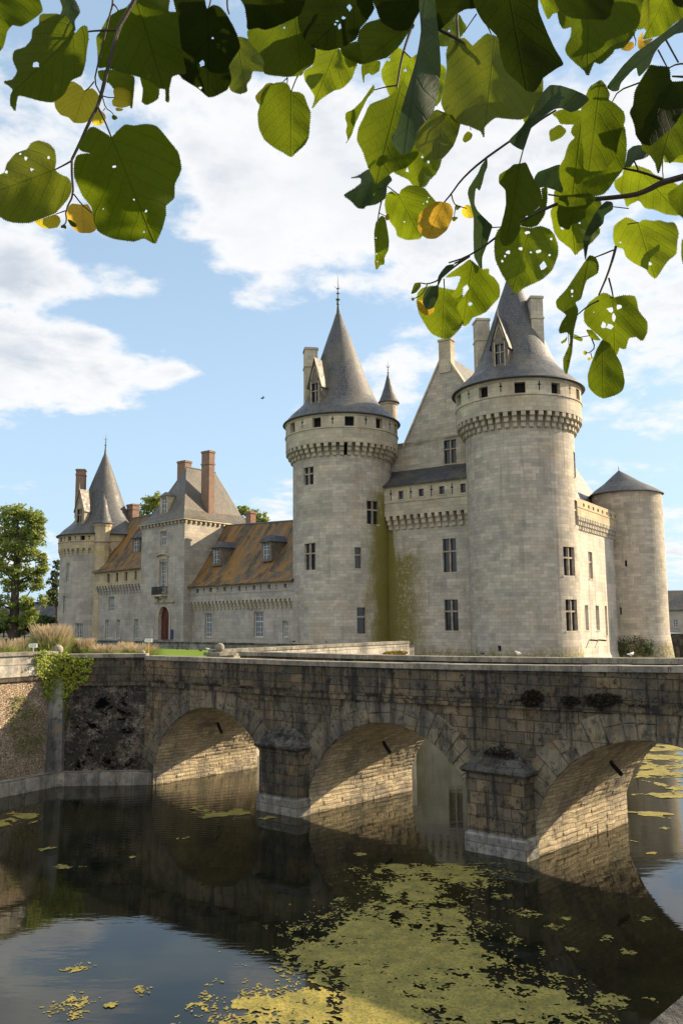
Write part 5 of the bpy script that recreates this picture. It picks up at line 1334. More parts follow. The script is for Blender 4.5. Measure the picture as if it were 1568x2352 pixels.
tuft([(1196, 1600), (1205, 1588), (1225, 1584), (1245, 1592), (1250, 1604), (1238, 1620), (1215, 1624), (1200, 1618)], -.10, 1500, M['moss'], .05, 'largest dark moss tuft on the ledge above the right-hand pier', 'dark moss tufts on the bridge ledge', None)
tuft([(1285, 1606), (1305, 1598), (1325, 1602), (1335, 1612), (1318, 1618), (1308, 1628), (1295, 1618)], -.10, 800, M['moss'], .045, 'middle dark moss tuft on the bridge ledge, the smallest of three', 'dark moss tufts on the bridge ledge', None)
tuft([(1342, 1600), (1360, 1594), (1400, 1592), (1422, 1600), (1426, 1612), (1400, 1618), (1378, 1630), (1360, 1620), (1346, 1612)], -.10, 1400, M['moss'], .045, 'long dark moss tuft on the ledge above the third arch', 'dark moss tufts on the bridge ledge', None)
tuft([(1108, 1732), (1112, 1722), (1150, 1712), (1175, 1722), (1190, 1742), (1170, 1745), (1140, 1738)], -.28, 500, M['moss'], .05, 'dark moss on top of the right-hand pier cap', 'moss on the pier caps', None)
tuft([(625, 1690), (640, 1684), (668, 1688), (680, 1700), (660, 1702)], -.28, 260, M['moss'], .05, 'dark moss on top of the left-hand pier cap', 'moss on the pier caps', None)
m = MB(); random.seed(21); k = 0
while k < 2600:
    s_ = random.uniform(-8, 13)
    if noise.noise(Vector((s_ * 1.3, 3.1, 0))) < -.05 + .3 * random.random(): continue
    leafq(m, BP(s_, -.10 - abs(random.gauss(0, .02)), zst(s_) + .2 + random.gauss(0, .03)), .032, None); k += 1
tag(m.build('moss_strip', M['moss'], origin=tuple(BP(0, 0, 3.6))), 'thin dark moss growing all along the ledge under the bridge parapet', 'moss', kind='stuff')
# yellow moss on the sunlit wall
m = MB(); random.seed(4); usw = unit((E1[0] - E0[0], E1[1] - E0[1]))
for _ in range(700):
    x = random.uniform(880, 933); y = random.uniform(1494 + abs(x - 912) * .12, 1502); s_, z_ = wall_hit(E0, usw, x, y)
    q = flatmap(E0, usw)(s_, z_, -.03 - abs(random.gauss(0, .06))); leafq(m, q, .09)
tag(m.build('moss_patch', M['ymoss'], origin=(3, 47.5, 4)), 'yellow moss along the foot of the sunlit wall', 'moss')

# ------------------------------------------------------------------ birds
def bird(x, y, D, L_, ang, label, mat, fly=False, z=None, grp=None):
    p = P(x, y, D); 
    if z is not None: p.z = z
    bl = thing('bird', label, 'bird', tuple(p), grp)
    f = Vector((math.cos(ang), math.sin(ang), 0)); rt = Vector((-f.y, f.x, 0)); up = Vector((0, 0, 1)); m = MB()
    c = p + up * (L_ * .38 if not fly else 0)
    rings = [(-.55, .01, .02), (-.38, .05, -.0), (-.2, .13, .0), (0, .19, .02), (.15, .17, .06), (.26, .1, .13), (.33, .085, .2), (.42, .075, .22), (.47, .04, .21), (.56, .008, .19)]
    G_ = []
    for (a, r_, h_) in rings: G_.append([c + f * a * L_ + up * h_ * L_ + (rt * math.cos(t_) * r_ + up * math.sin(t_) * r_) * L_ for t_ in [2 * PI * k / 10 for k in range(10)]])
    for i in range(len(G_) - 1):
        for k in range(10): m.face([G_[i][k], G_[i][(k + 1) % 10], G_[i + 1][(k + 1) % 10], G_[i + 1][k]])
    m.build('body', mat, bl, smooth=True)
    for sg in (-1, 1):
        m = MB(); w_ = c + rt * sg * .15 * L_
        if fly: m.hexa([w_ + f * .15 * L_, w_ - f * .15 * L_, w_ + rt * sg * .9 * L_ - f * .12 * L_ + up * .2 * L_, w_ + rt * sg * .9 * L_ + up * .2 * L_] + [q_ + up * .02 for q_ in (w_ + f * .15 * L_, w_ - f * .15 * L_, w_ + rt * sg * .9 * L_ - f * .12 * L_ + up * .2 * L_, w_ + rt * sg * .9 * L_ + up * .2 * L_)])
        else: m.sphere(c - f * .1 * L_ + rt * sg * .15 * L_ + up * .03 * L_, L_ * .1, 10, 6, (3.0, .5, 1) if abs(f.x) > .7 else (.8, 1.6, 1))
        m.build('wing', mat, bl, smooth=not fly)
        if not fly:
            m = MB(); m.tube([c + rt * sg * .06 * L_ - up * .12 * L_, p + rt * sg * .06 * L_], .008, 5); m.build('leg', M['post'], bl)
zf = ztp(6) + .01
bd = [(1190, 27.0, .30, 2.2, 'white gull standing on the far parapet below the near keep tower', M['gull']), (1110, 28.2, .28, 0.3, 'dark bird with lowered head on the far parapet, left of the white gull', M['bird']), (1448, 23.8, .26, .5, 'pale bird on the far parapet below the far right tower', M['gull'])]
for (x, D, L_, ang, lab, mt) in bd:
    # stand exactly on the far coping
    best = min(range(0, 2400), key=lambda k: abs(proj(BP(k / 100, BW - .2, ztp(k / 100)))[0] - x)); s_ = best / 100; q = BP(s_, BW - .2, ztp(s_) + .012)
    x_, y_ = proj(q); bird(x_, y_, q.y, L_, ang, lab, mt, z=q.z)
for i, (x, y, a, lab) in enumerate([(409, 1492.5, .4, 'dark pigeon on the lawn near the low back wall, leftmost of four'), (430, 1494, 2.5, 'dark pigeon on the lawn, second from the left'), (462, 1497, .2, 'dark pigeon on the lawn, third from the left'), (477, 1494, 2.9, 'pale pigeon on the lawn beside the big stone ball')]):
    D = 1900 * 2.0 / (y - 1427); bird(x, y, D, .33, a, lab, M['bird'] if i < 3 else M['gull'], z=4.02)
for i, (x, lab) in enumerate([(676, 'pigeon on the back wall, left one of the two perched there'), (750, 'pigeon on the back wall, right one of the two perched there')]):
    s_, _ = wall_hit(E2, unit((E1[0] - E2[0], E1[1] - E2[1])), x, 1474); q = flatmap(E2, unit((E1[0] - E2[0], E1[1] - E2[1])))(s_, 4.53, .25); bird(x, 1474, q.y, .36, .5 + i, lab, M['bird'], z=4.53)
bird(603, 915, 60, .35, .3, 'small bird flying in the blue sky left of the pointed tower', M['bird'], fly=True)

# ------------------------------------------------------------------ floating algae
def algae():
    m = MB(); n3 = lambda x, y, s, k: noise.noise(Vector((x * s, y * s, k)))
    def wp(pts): return [(PZ(x, y, 0).x, PZ(x, y, 0).y) for x, y in pts]
    main = wp([(862, 1995), (900, 1985), (960, 1988), (1010, 1970), (1090, 1985), (1130, 2000), (1115, 2030), (1060, 2050), (1045, 2090), (1080, 2120), (1090, 2170), (1160, 2210), (1190, 2260), (1290, 2280), (1385, 2352), (1450, 2420), (450, 2420), (525, 2352), (530, 2300), (560, 2290), (640, 2290), (700, 2270), (690, 2240), (650, 2200), (690, 2170), (720, 2120), (800, 2090), (870, 2080), (880, 2040), (850, 2020)])
    side = wp([(1455, 1790), (1490, 1710), (1640, 1715), (1700, 1800), (1600, 1850), (1500, 1800)])
    def dist(x, y, poly):
        d = 1e9
        for i in range(len(poly)):
            x0, y0 = poly[i]; x1, y1 = poly[(i + 1) % len(poly)]; L2 = (x1 - x0) ** 2 + (y1 - y0) ** 2
            t_ = max(0, min(1, ((x - x0) * (x1 - x0) + (y - y0) * (y1 - y0)) / L2)); d = min(d, math.hypot(x - x0 - t_ * (x1 - x0), y - y0 - t_ * (y1 - y0)))
        return d
    small = [(x, y, r) for x, y, r in [(180, 2222, .35), (175, 2310, .55), (130, 2320, .3), (320, 2275, .25), (255, 2310, .2), (430, 2312, .2), (20, 1892, .7), (60, 1875, .4), (105, 1949, .35), (345, 1925, .4), (415, 1925, .3), (150, 1990, .4), (20, 1870, .3), (460, 1862, .6), (500, 1872, .7), (545, 1866, .5), (610, 1881, .3), (830, 1962, .25), (640, 2000, .0), (300, 1970, .15), (190, 1990, .2), (1180, 2160, .3), (1270, 2130, .3), (1310, 2180, .25), (1385, 2155, .3), (1400, 2300, .45), (1255, 2245, .35), (1225, 2240, .2), (1500, 2300, .2), (1300, 2110, .2), (1480, 2110, .25), (1440, 2190, .25), (1340, 2250, .2), (1240, 1990, .0), (780, 2065, .3), (760, 2100, .3), (1150, 2060, .4), (1200, 2100, .4), (970, 1850, .3), (1010, 1870, .15), (1490, 1870, .8), (1530, 1830, .9), (1460, 1935, .3), (1520, 1905, .3), (1500, 1960, .2)]]
    small = [(PZ(x, y, 0), r) for x, y, r in small if r > 0]
    def cells(x0, x1, y0, y1, c, fn):
        nx, ny = int((x1 - x0) / c), int((y1 - y0) / c); keep = {}
        for j in range(ny):
            y = y0 + j * c
            if True:
                for i in range(nx):
                    x = x0 + i * c
                    if fn(x, y): keep[(i, j)] = 1
        vid = {}
        def V(i, j):
            x = x0 + i * c + n3(i, j, .91, 3.3) * c * .8; y = y0 + j * c + n3(i, j, .87, 8.3) * c * .8
            return Vector((x, y, .008 + .02 * max(0, n3(x, y, 3.1, 2))))
        for (i, j) in keep:
            a, b, c_, d_ = V(i, j), V(i + 1, j), V(i + 1, j + 1), V(i, j + 1)
            nb = [(i - 1, j) in keep, (i + 1, j) in keep, (i, j - 1) in keep, (i, j + 1) in keep]
            if nb == [False, True, False, True]: m.face([b, c_, d_])
            elif nb == [True, False, False, True]: m.face([a, c_, d_])
            elif nb == [False, True, True, False]: m.face([a, b, c_])
            elif nb == [True, False, True, False]: m.face([a, b, d_])
            else: m.face([a, b, c_, d_])
    def f1(x, y):
        if not ((x / max(y, .1) * 1900 + 784) > -60 and (x / max(y, .1) * 1900 + 784) < 1640): return False
        n = n3(x, y, 1.1, 1) * .55 + n3(x, y, 3.4, 2) * .55 + n3(x, y, 9.0, 3) * .5 + n3(x, y, 20.0, 5) * .38
        ins = inpoly(x, y, main)
        if ins: f = -.08 + min(.44, dist(x, y, main) * .5) + n3(x, y, .55, 9) * .3 + n3(x * 2.2, y, .9, 4) * .25
        else:
            f = -1.45 if x > 0 else -1.6
            n = n3(x, y, 2.4, 1) * .5 + n3(x, y, 8.0, 2) * .6 + n3(x, y, 21.0, 3) * .5 + n3(x, y, 43.0, 5) * .3
            if n > -.1:
                d = dist(x, y, main); f = max(f, -.12 - d * .55)
                for p_, r in small:
                    dx, dy = x - p_.x, (y - p_.y)
                    if abs(dx) < r * 2 and abs(dy) < r * 2: f = max(f, .12 - (dx * dx + dy * dy) / (r * r) * .9)
        return n + f > .0
    cells(-9.5, 9.5, 11.6, 21.5, .029, f1)
    def f2(x, y):
        n = n3(x, y, .8, 1) * .9 + n3(x, y, 2.4, 2) * .6 + n3(x, y, 6.0, 3) * .35
        if inpoly(x, y, side): f = .1 + n3(x, y, .3, 9) * .3
        else:
            f = -1.15 if x > -2 else -1.3
            for p_, r in small:
                dx, dy = x - p_.x, (y - p_.y)
                if abs(dx) < r * 2.4 and abs(dy) < r * 2.4: f = max(f, .2 - (dx * dx + dy * dy) / (r * r * 1.4) * .9)
        return n + f > .0
    cells(-13, 24, 21.5, 44, .085, f2)
    o = m.build('algae', M['algae']); tag(o, 'yellow-green algae mats floating on the dark moat', 'algae', kind='stuff'); return o
algae()
# ------------------------------------------------------------------ linden branches close to the camera
TL = {1: (0, 0, 1.96), 2: (700, 0, 1.96), 3: (1300, 0, 1.96), 4: (1931, 0, 1.96), 5: (1350, 500, 1.96), 6: (1931, 500, 1.96), 7: (1600, 1000, 1.3864), 8: (0, 450, 1.96)}
def td(t_, x, y): o = TL[t_]; return ((o[0] + x / o[2]) / 1.74171, (o[1] + y / o[2]) / 1.74171)
def smooth_poly(pts, step):
    n = len(pts); out = []
    for i in range(n):
        p0, p1, p2, p3 = [Vector(pts[(i + k - 1) % n]) for k in range(4)]
        L_ = (p2 - p1).length; k = max(1, int(L_ / step))
        for j in range(k):
            s = j / k; q = .5 * ((2 * p1) + (p2 - p0) * s * .8 + (p1 * 0 + (p0 * 2 - p1 * 5 + p2 * 4 - p3) * s * s * .8) + ((p1 * 3 - p0 - p2 * 3 + p3) * s ** 3) * .8)
            lin = p1.lerp(p2, s); out.append(q * .6 + lin * .4 if L_ > 1 else lin)
    return out
def leaf(parent, tile, depth, tone, pts, base, tip, holes=(), bend=1.0, serr=1.0, name='leaf'):
    pd = [td(tile, *p_) for p_ in pts]; b = Vector(td(tile, *base)); t_ = Vector(td(tile, *tip)); ax = (t_ - b); L_ = ax.length; ax = ax / L_; ay = Vector((-ax.y, ax.x))
    seed = int(abs(b.x * 13 + b.y * 7 + depth * 1000)); rn = random.Random(seed)
    o = smooth_poly(pd, 2.4)
    # resample for a fine saw-tooth edge
    tooth = 4.4; per = [0]
    for i in range(1, len(o) + 1): per.append(per[-1] + (o[i % len(o)] - o[i - 1]).length)
    nt = max(10, int(per[-1] / tooth)); res = []; k = 0
    area = sum(o[i].x * o[(i + 1) % len(o)].y - o[(i + 1) % len(o)].x * o[i].y for i in range(len(o))); sgn = 1 if area > 0 else -1
    for i in range(nt):
        for f, amp in ((0, 0), (.72, 2.5)):
            d = per[-1] * (i + f) / nt
            while k < len(o) - 1 and per[k + 1] < d: k += 1
            s = (d - per[k]) / max(1e-6, per[k + 1] - per[k]); q = o[k].lerp(o[(k + 1) % len(o)], s); tg = (o[(k + 1) % len(o)] - o[k])
            if tg.length > 1e-6:
                tg.normalize(); q = q + Vector((tg.y, -tg.x)) * sgn * amp * serr * rn.uniform(.6, 1.2)
            res.append(q)
    H = []
    for h in holes:
        c = Vector(td(tile, h[0], h[1])); sc = 1 / (TL[tile][2] * 1.74171); nn = 9; H.append([c + Vector((math.cos(2 * PI * i / nn) * h[2] * sc * rn.uniform(.55, 1.3), math.sin(2 * PI * i / nn) * h[3] * sc * rn.uniform(.55, 1.3))) for i in range(nn)])
    xs = [q.x for q in res]; ys = [q.y for q in res]; grid = []
    st = max(7, L_ / 14); x = min(xs)
    while x < max(xs):
        y = min(ys)
        while y < max(ys):
            grid.append(Vector((x + rn.uniform(-1, 1), y + rn.uniform(-1, 1)))); y += st
        x += st
    V = list(res); E = [(i, (i + 1) % len(res)) for i in range(len(res))]
    for h in H:
        s0 = len(V); V += h; E += [(s0 + i, s0 + (i + 1) % len(h)) for i in range(len(h))]
    V += grid
    vo, eo, fo, _, _, _ = delaunay_2d_cdt([Vector((v_.x, v_.y)) for v_ in V], E, [], 0, 1e-5)
    rp = [(q.x, q.y) for q in res]; hp = [[(q.x, q.y) for q in h] for h in H]; F = []
    for f in fo:
        c = sum((vo[i] for i in f), Vector((0, 0))) / len(f)
        if inpoly(c.x, c.y, rp) and not any(inpoly(c.x, c.y, h) for h in hp): F.append(f)
    us = sorted({i for f in F for i in f}); mp_ = {i: k for k, i in enumerate(us)}
    tx, ty = rn.uniform(-.5, .5), rn.uniform(-.4, .4); fold = rn.uniform(.15, .55) * bend; curl = rn.uniform(-.35, .45) * bend; ph = rn.uniform(0, 6)
    W = []; UV = []; sc = depth / FOC
    for i in us:
        q = vo[i]; d = q - b; uu = d.dot(ax) / L_; vv = d.dot(ay) / L_
        dz = (tx * uu + ty * vv) * L_ * .6 + fold * abs(vv) ** 1.3 * L_ * .9 + curl * uu * uu * L_ * .6 + math.sin(vv * 9 + uu * 5 + ph) * L_ * .022 * bend + math.sin(uu * 17 + abs(vv) * -13 + ph) * L_ * .010
        dd = depth + dz * sc; r_ = rayd(q.x, q.y); W.append(EYE + r_ * (dd / FOC)); UV.append((uu, vv))
    org = EYE + rayd(b.x, b.y) * (depth / FOC)
    me = bpy.data.meshes.new(name); me.from_pydata([tuple(w_ - org) for w_ in W], [], [tuple(mp_[i] for i in f) for f in F])
    ul = me.uv_layers.new(name='UVMap')
    for poly in me.polygons:
        poly.use_smooth = True
        for li in poly.loop_indices: ul.data[li].uv = UV[me.loops[li].vertex_index]
    me.materials.append(LM[tone]); me.update(); ob = bpy.data.objects.new(name, me); COL.objects.link(ob)
    ob.parent = parent; ob.location = org - Vector(parent['_o']); ob['_o'] = list(org)
    return ob
def twig(parent, mb, tile, depth, pts, r0, r1):
    mb = MB()
    n = len(pts); W = []
    for i, p_ in enumerate(pts): x, y = td(tile, *p_); W.append(EYE + rayd(x, y) * ((depth if not isinstance(depth, tuple) else depth[0] + (depth[1] - depth[0]) * i / (n - 1)) / FOC))
    # round the corners a little
    Q = [W[0]]
    for i in range(1, n - 1): Q += [W[i].lerp(W[i - 1], .25), W[i].lerp(W[i + 1], .25)]
    Q.append(W[-1]); dm = depth if not isinstance(depth, tuple) else depth[0]
    k = len(Q); mb.tube(Q, [(r0 + (r1 - r0) * i / (k - 1)) * dm / FOC for i in range(k)], 7)
    mb.build('twig', M['twig'], parent)
def branch(label, tile, x, y, D):
    q = EYE + rayd(*td(tile, x, y)) * (D / FOC); return thing('linden_branch', label, 'branch', tuple(q), 'linden branches hanging into the top of the photo')

# ---- left branch
A = branch('linden branch at the top left with one giant green leaf and three yellow ones', 1, 1080, -20, 1.15); tw = MB(); D = 1.15
leaf(A, 1, D + .10, 'm', [(-60, -80), (250, -80), (310, 0), (335, 85), (260, 150), (170, 205), (100, 195), (55, 250), (40, 320), (10, 395), (-60, 350)], (-60, -60), (10, 395))
leaf(A, 1, D - .03, 'm', [(590, 265), (640, 210), (680, 205), (695, 300), (680, 390), (670, 490), (640, 590), (560, 630), (500, 740), (420, 800), (320, 790), (150, 745), (130, 800), (122, 870), (85, 820), (85, 750), (105, 700), (50, 655), (30, 640), (100, 625), (140, 560), (105, 470), (115, 400), (200, 370), (250, 310), (262, 230), (310, 190), (320, 115), (440, 110), (520, 130), (560, 190)], (590, 265), (110, 720), [(285, 508, 36, 24)])
leaf(A, 1, D + .05, 'u', [(465, -40), (560, -40), (600, 20), (628, 95), (585, 160), (590, 240), (540, 230), (510, 150), (480, 115), (495, 60)], (520, -40), (590, 240))
leaf(A, 1, D + .03, 'm', [(760, 290), (790, 250), (850, 140), (930, 85), (990, 60), (1050, 0), (1150, -60), (1330, -60), (1320, 90), (1390, 100), (1400, 200), (1420, 400), (1460, 570), (1410, 580), (1350, 600), (1325, 700), (1325, 800), (1300, 790), (1300, 700), (1250, 690), (1190, 640), (1090, 600), (1050, 590), (940, 560), (830, 525), (775, 530), (770, 420)], (1060, -40), (1310, 790))
leaf(A, 1, D + .12, 'g', [(770, 560), (830, 550), (940, 550), (1050, 600), (1050, 700), (1035, 850), (1025, 840), (1020, 720), (960, 690), (900, 700), (860, 650), (790, 625)], (800, 560), (1035, 850))
leaf(A, 1, D + .13, 'g', [(1100, 600), (1180, 640), (1245, 690), (1240, 770), (1160, 820), (1115, 800), (1125, 700)], (1110, 610), (1160, 820))
leaf(A, 1, D + .06, 'y', [(665, 715), (640, 680), (580, 640), (540, 650), (500, 740), (430, 790), (440, 850), (480, 900), (540, 920), (580, 960), (650, 965), (700, 945), (750, 880), (780, 780), (770, 740), (730, 695), (690, 700)], (665, 715), (585, 965), serr=.5)
leaf(A, 1, D + .10, 'y', [(900, 765), (890, 710), (930, 675), (980, 680), (1030, 730), (1030, 820), (960, 845), (890, 830), (880, 790)], (900, 765), (1035, 800), serr=.4)
leaf(A, 1, D + .07, 'y', [(780, 860), (740, 890), (720, 940), (740, 980), (790, 980), (830, 945), (825, 900)], (780, 850), (765, 985), serr=.4)
leaf(A, 1, D + .08, 'y', [(905, 850), (930, 845), (968, 855), (955, 870), (915, 870)], (905, 858), (968, 858), serr=.2)
leaf(A, 1, D + .08, 'g', [(880, 905), (905, 905), (925, 925), (900, 942), (880, 930)], (885, 905), (905, 942), serr=.3)
leaf(A, 8, D - .08, 'o', [(430, 450), (440, 380), (430, 300), (390, 250), (310, 222), (250, 240), (215, 290), (130, 320), (60, 400), (40, 470), (0, 490), (-70, 500), (-90, 600), (-70, 760), (30, 835), (100, 860), (220, 865), (330, 830), (430, 790), (480, 740), (530, 680), (560, 620), (560, 560), (530, 510), (480, 490)], (430, 450), (-80, 640), [(203, 359, 15, 16), (250, 447, 16, 13), (385, 354, 13, 12), (160, 325, 12, 8), (52, 468, 14, 14)])
leaf(A, 8, D - .12, 'g', [(875, 195), (820, 160), (740, 115), (700, 125), (650, 210), (610, 260), (640, 300), (705, 318), (610, 335), (585, 400), (585, 500), (610, 560), (650, 650), (720, 740), (740, 850), (765, 920), (800, 950), (900, 990), (1050, 1010), (1130, 985), (1215, 1028), (1240, 980), (1275, 900), (1300, 800), (1300, 730), (1365, 670), (1370, 560), (1420, 450), (1400, 320), (1300, 190), (1230, 110), (1150, 92), (1050, 105), (980, 97), (930, 140)], (875, 195), (1215, 1028), [(898, 425, 14, 12), (1147, 774, 10, 10), (1050, 683, 7, 7), (1130, 937, 8, 8), (812, 756, 6, 6)])
leaf(A, 8, D + .05, 'r', [(645, 725), (570, 715), (530, 750), (525, 820), (560, 890), (620, 940), (700, 945), (750, 925), (755, 860), (720, 770), (690, 720)], (645, 725), (660, 945), serr=.4)
leaf(A, 8, D + .05, 'y', [(435, 800), (350, 830), (275, 855), (320, 895), (380, 910), (450, 900), (475, 860), (470, 825)], (440, 800), (280, 860), serr=.5)
leaf(A, 8, D + .03, 'm', [(530, 840), (560, 845), (603, 880), (595, 900), (560, 890)], (530, 840), (600, 895), serr=.2)
leaf(A, 8, D + .03, 'm', [(480, 890), (505, 875), (520, 890), (520, 915), (500, 905), (480, 905)], (505, 875), (515, 915), serr=.3)
for pts, r0, r1 in (([(1080, -40), (1000, 100), (930, 220), (880, 400), (830, 600), (790, 760), (765, 840), (700, 960), (620, 1140), (565, 1252)], 5.5, 3.2), ([(915, 235), (820, 238), (700, 245), (600, 265)], 2.6, 1.6), ([(770, 840), (820, 940), (875, 1077)], 2.6, 1.8),
    ([(885, -30), (885, 40), (860, 120), (770, 500), (740, 640), (790, 740)], 2.4, 1.6), ([(740, 640), (700, 690), (665, 715)], 1.6, 1.2), ([(800, 750), (850, 765), (900, 765)], 1.5, 1.1), ([(805, 760), (830, 850), (880, 880), (900, 915)], 1.4, .9), ([(825, 850), (810, 870)], 1.2, .8), ([(885, 30), (910, 50), (930, 85)], 2, 1.2)): twig(A, tw, 1, D, pts, r0, r1)
for pts, r0, r1 in (([(565, 370), (565, 500), (580, 640), (515, 770), (525, 850), (505, 885)], 3.0, 1.4), ([(565, 378), (500, 415), (430, 450)], 2.2, 1.6), ([(580, 640), (650, 730), (740, 800)], 1.8, 1.2), ([(515, 770), (440, 797)], 1.5, 1.1)): twig(A, tw, 8, D, pts, r0, r1)


# ---- top centre branch
B = branch('linden branch along the top centre with deep green leaves and one hanging oval leaf', 2, 600, -60, 1.35); tw = MB(); D = 1.35
leaf(B, 2, D + .10, 'o', [(490, 290), (580, 310), (650, 380), (690, 450), (700, 560), (610, 555), (590, 620), (560, 660), (565, 715), (510, 735), (440, 710), (420, 640), (410, 520), (430, 460), (480, 380)], (490, 290), (555, 720))
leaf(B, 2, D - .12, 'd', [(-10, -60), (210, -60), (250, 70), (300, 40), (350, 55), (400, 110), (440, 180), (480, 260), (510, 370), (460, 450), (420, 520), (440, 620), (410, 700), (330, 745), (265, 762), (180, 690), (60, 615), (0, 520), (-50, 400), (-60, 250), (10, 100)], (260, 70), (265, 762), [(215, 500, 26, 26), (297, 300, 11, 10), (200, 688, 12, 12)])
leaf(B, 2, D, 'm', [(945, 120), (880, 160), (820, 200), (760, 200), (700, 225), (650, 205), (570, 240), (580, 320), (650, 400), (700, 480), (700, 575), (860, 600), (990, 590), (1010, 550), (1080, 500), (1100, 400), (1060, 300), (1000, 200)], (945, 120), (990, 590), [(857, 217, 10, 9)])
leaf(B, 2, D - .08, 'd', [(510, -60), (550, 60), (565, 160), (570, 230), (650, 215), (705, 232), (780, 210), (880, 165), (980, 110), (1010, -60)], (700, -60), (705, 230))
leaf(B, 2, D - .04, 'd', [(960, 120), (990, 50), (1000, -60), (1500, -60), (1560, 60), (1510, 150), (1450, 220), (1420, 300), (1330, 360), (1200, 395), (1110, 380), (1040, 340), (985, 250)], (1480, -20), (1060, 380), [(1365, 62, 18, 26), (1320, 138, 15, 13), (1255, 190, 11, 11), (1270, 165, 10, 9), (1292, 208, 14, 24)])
leaf(B, 2, D + .10, 'b', [(1270, 375), (1200, 385), (1105, 385), (1095, 470), (1080, 520), (1015, 560), (1020, 630), (1060, 690), (1095, 750), (1095, 790), (1075, 850), (1130, 785), (1240, 710), (1310, 690), (1380, 620), (1410, 540), (1425, 490), (1350, 450), (1310, 410)], (1270, 375), (1075, 850), bend=.6)
leaf(B, 2, D + .02, 'g', [(912, 718), (890, 670), (850, 645), (780, 655), (720, 680), (680, 740), (670, 820), (650, 890), (660, 1000), (700, 1090), (770, 1150), (850, 1195), (908, 1229), (960, 1185), (1010, 1140), (1045, 1080), (1055, 960), (1060, 880), (1030, 810), (1010, 750), (970, 725)], (912, 718), (908, 1229), bend=.6)
leaf(B, 2, D + .10, 'y', [(770, 655), (720, 655), (690, 690), (655, 725), (630, 760), (645, 800), (680, 830), (720, 740)], (770, 655), (640, 800), serr=.6)
for pts, r0, r1 in (([(870, 560), (882, 610), (880, 655)], 1.6, 1.2), ([(880, 612), (845, 642)], 1.4, 1), ([(975, 570), (940, 640), (912, 718)], 1.6, 1.4), ([(410, -50), (410, 60), (425, 110)], 2.4, 1.8), ([(290, -50), (275, 30), (260, 72)], 2, 1.6)): twig(B, tw, 2, D + .02, pts, r0, r1)


# ---- right upper branch
C = branch('large linden spray above the near keep tower, its front leaves almost black', 3, 900, -60, 1.25); tw = MB(); D = 1.35
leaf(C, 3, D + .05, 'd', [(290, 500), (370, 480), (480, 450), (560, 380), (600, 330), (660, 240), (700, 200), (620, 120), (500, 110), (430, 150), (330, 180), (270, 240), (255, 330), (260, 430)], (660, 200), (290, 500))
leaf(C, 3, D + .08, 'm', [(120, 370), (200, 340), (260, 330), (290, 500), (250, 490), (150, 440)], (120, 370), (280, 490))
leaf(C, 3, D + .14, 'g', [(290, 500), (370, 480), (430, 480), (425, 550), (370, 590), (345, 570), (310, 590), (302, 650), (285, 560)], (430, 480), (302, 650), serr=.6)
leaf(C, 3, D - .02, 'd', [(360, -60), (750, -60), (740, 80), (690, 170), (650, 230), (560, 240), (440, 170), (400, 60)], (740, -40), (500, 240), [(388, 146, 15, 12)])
leaf(C, 3, D + .20, 'b', [(672, 455), (600, 390), (560, 380), (500, 450), (445, 550), (450, 620), (480, 680), (510, 750), (620, 800), (700, 780), (740, 600), (740, 420)], (672, 455), (560, 790), [(628, 552, 12, 11), (500, 468, 14, 11)])
leaf(C, 3, D + .12, 'g', [(380, 665), (340, 720), (290, 790), (220, 860), (165, 885), (160, 930), (175, 980), (165, 1030), (180, 1095), (160, 1130), (205, 1060), (235, 970), (280, 870), (330, 770), (385, 705)], (380, 670), (162, 1130), serr=.6, bend=.4)
leaf(C, 3, D + .02, 'm', [(560, 700), (600, 670), (650, 730), (720, 850), (740, 1000), (738, 1160), (718, 1230), (638, 1310), (528, 1350), (418, 1430), (378, 1535), (388, 1410), (338, 1310), (298, 1190), (253, 1100), (263, 1010), (310, 910), (355, 820), (500, 760)], (590, 690), (378, 1535))
leaf(C, 3, D - .18, 'u', [(735, -60), (850, -60), (880, 200), (900, 400), (905, 550), (880, 750), (850, 870), (780, 960), (720, 1040), (690, 1150), (660, 1200), (600, 1210), (540, 1150), (520, 1080), (560, 1000), (600, 850), (660, 650), (710, 480), (750, 250)], (790, -60), (620, 1210), serr=.2, bend=1.6)
leaf(C, 3, D + .03, 'o', [(930, 880), (870, 860), (820, 900), (770, 970), (700, 1050), (690, 1100), (720, 1170), (840, 1250), (920, 1240), (1000, 1150), (1040, 1050), (1060, 960), (1050, 900), (990, 860)], (930, 880), (880, 1250), serr=.4)
leaf(C, 3, D + .20, 'b', [(870, 210), (900, 230), (950, 190), (1040, 110), (1080, 170), (1105, 215), (1060, 290), (960, 360), (870, 350)], (1040, 110), (890, 350), [(973, 243, 8, 10)])
leaf(C, 3, D + .20, 'b', [(880, 500), (900, 500), (945, 540), (935, 640), (905, 780), (870, 830), (850, 820), (850, 650)], (900, 500), (870, 830))
leaf(C, 3, D + .04, 'o', [(1040, 310), (970, 340), (950, 420), (955, 540), (930, 680), (910, 800), (940, 880), (1000, 900), (1050, 965), (1120, 985), (1180, 1010), (1220, 1030), (1245, 1080), (1245, 1000), (1290, 950), (1340, 920), (1430, 930), (1530, 935), (1600, 900), (1640, 800), (1700, 740), (1700, 600), (1600, 500), (1400, 420), (1360, 300), (1270, 265), (1200, 320), (1155, 360), (1090, 300)], (1310, 480), (1245, 1080))
leaf(C, 4, D + .10, 'g', [(465, 630), (460, 700), (430, 800), (370, 900), (330, 965), (310, 900), (370, 700)], (400, 640), (330, 965), serr=.7)
leaf(C, 3, D + .0, 'd', [(860, -60), (1200, -60), (1180, 60), (1100, 70), (1035, 105), (900, 235), (860, 240), (850, 100)], (1150, -50), (880, 230))
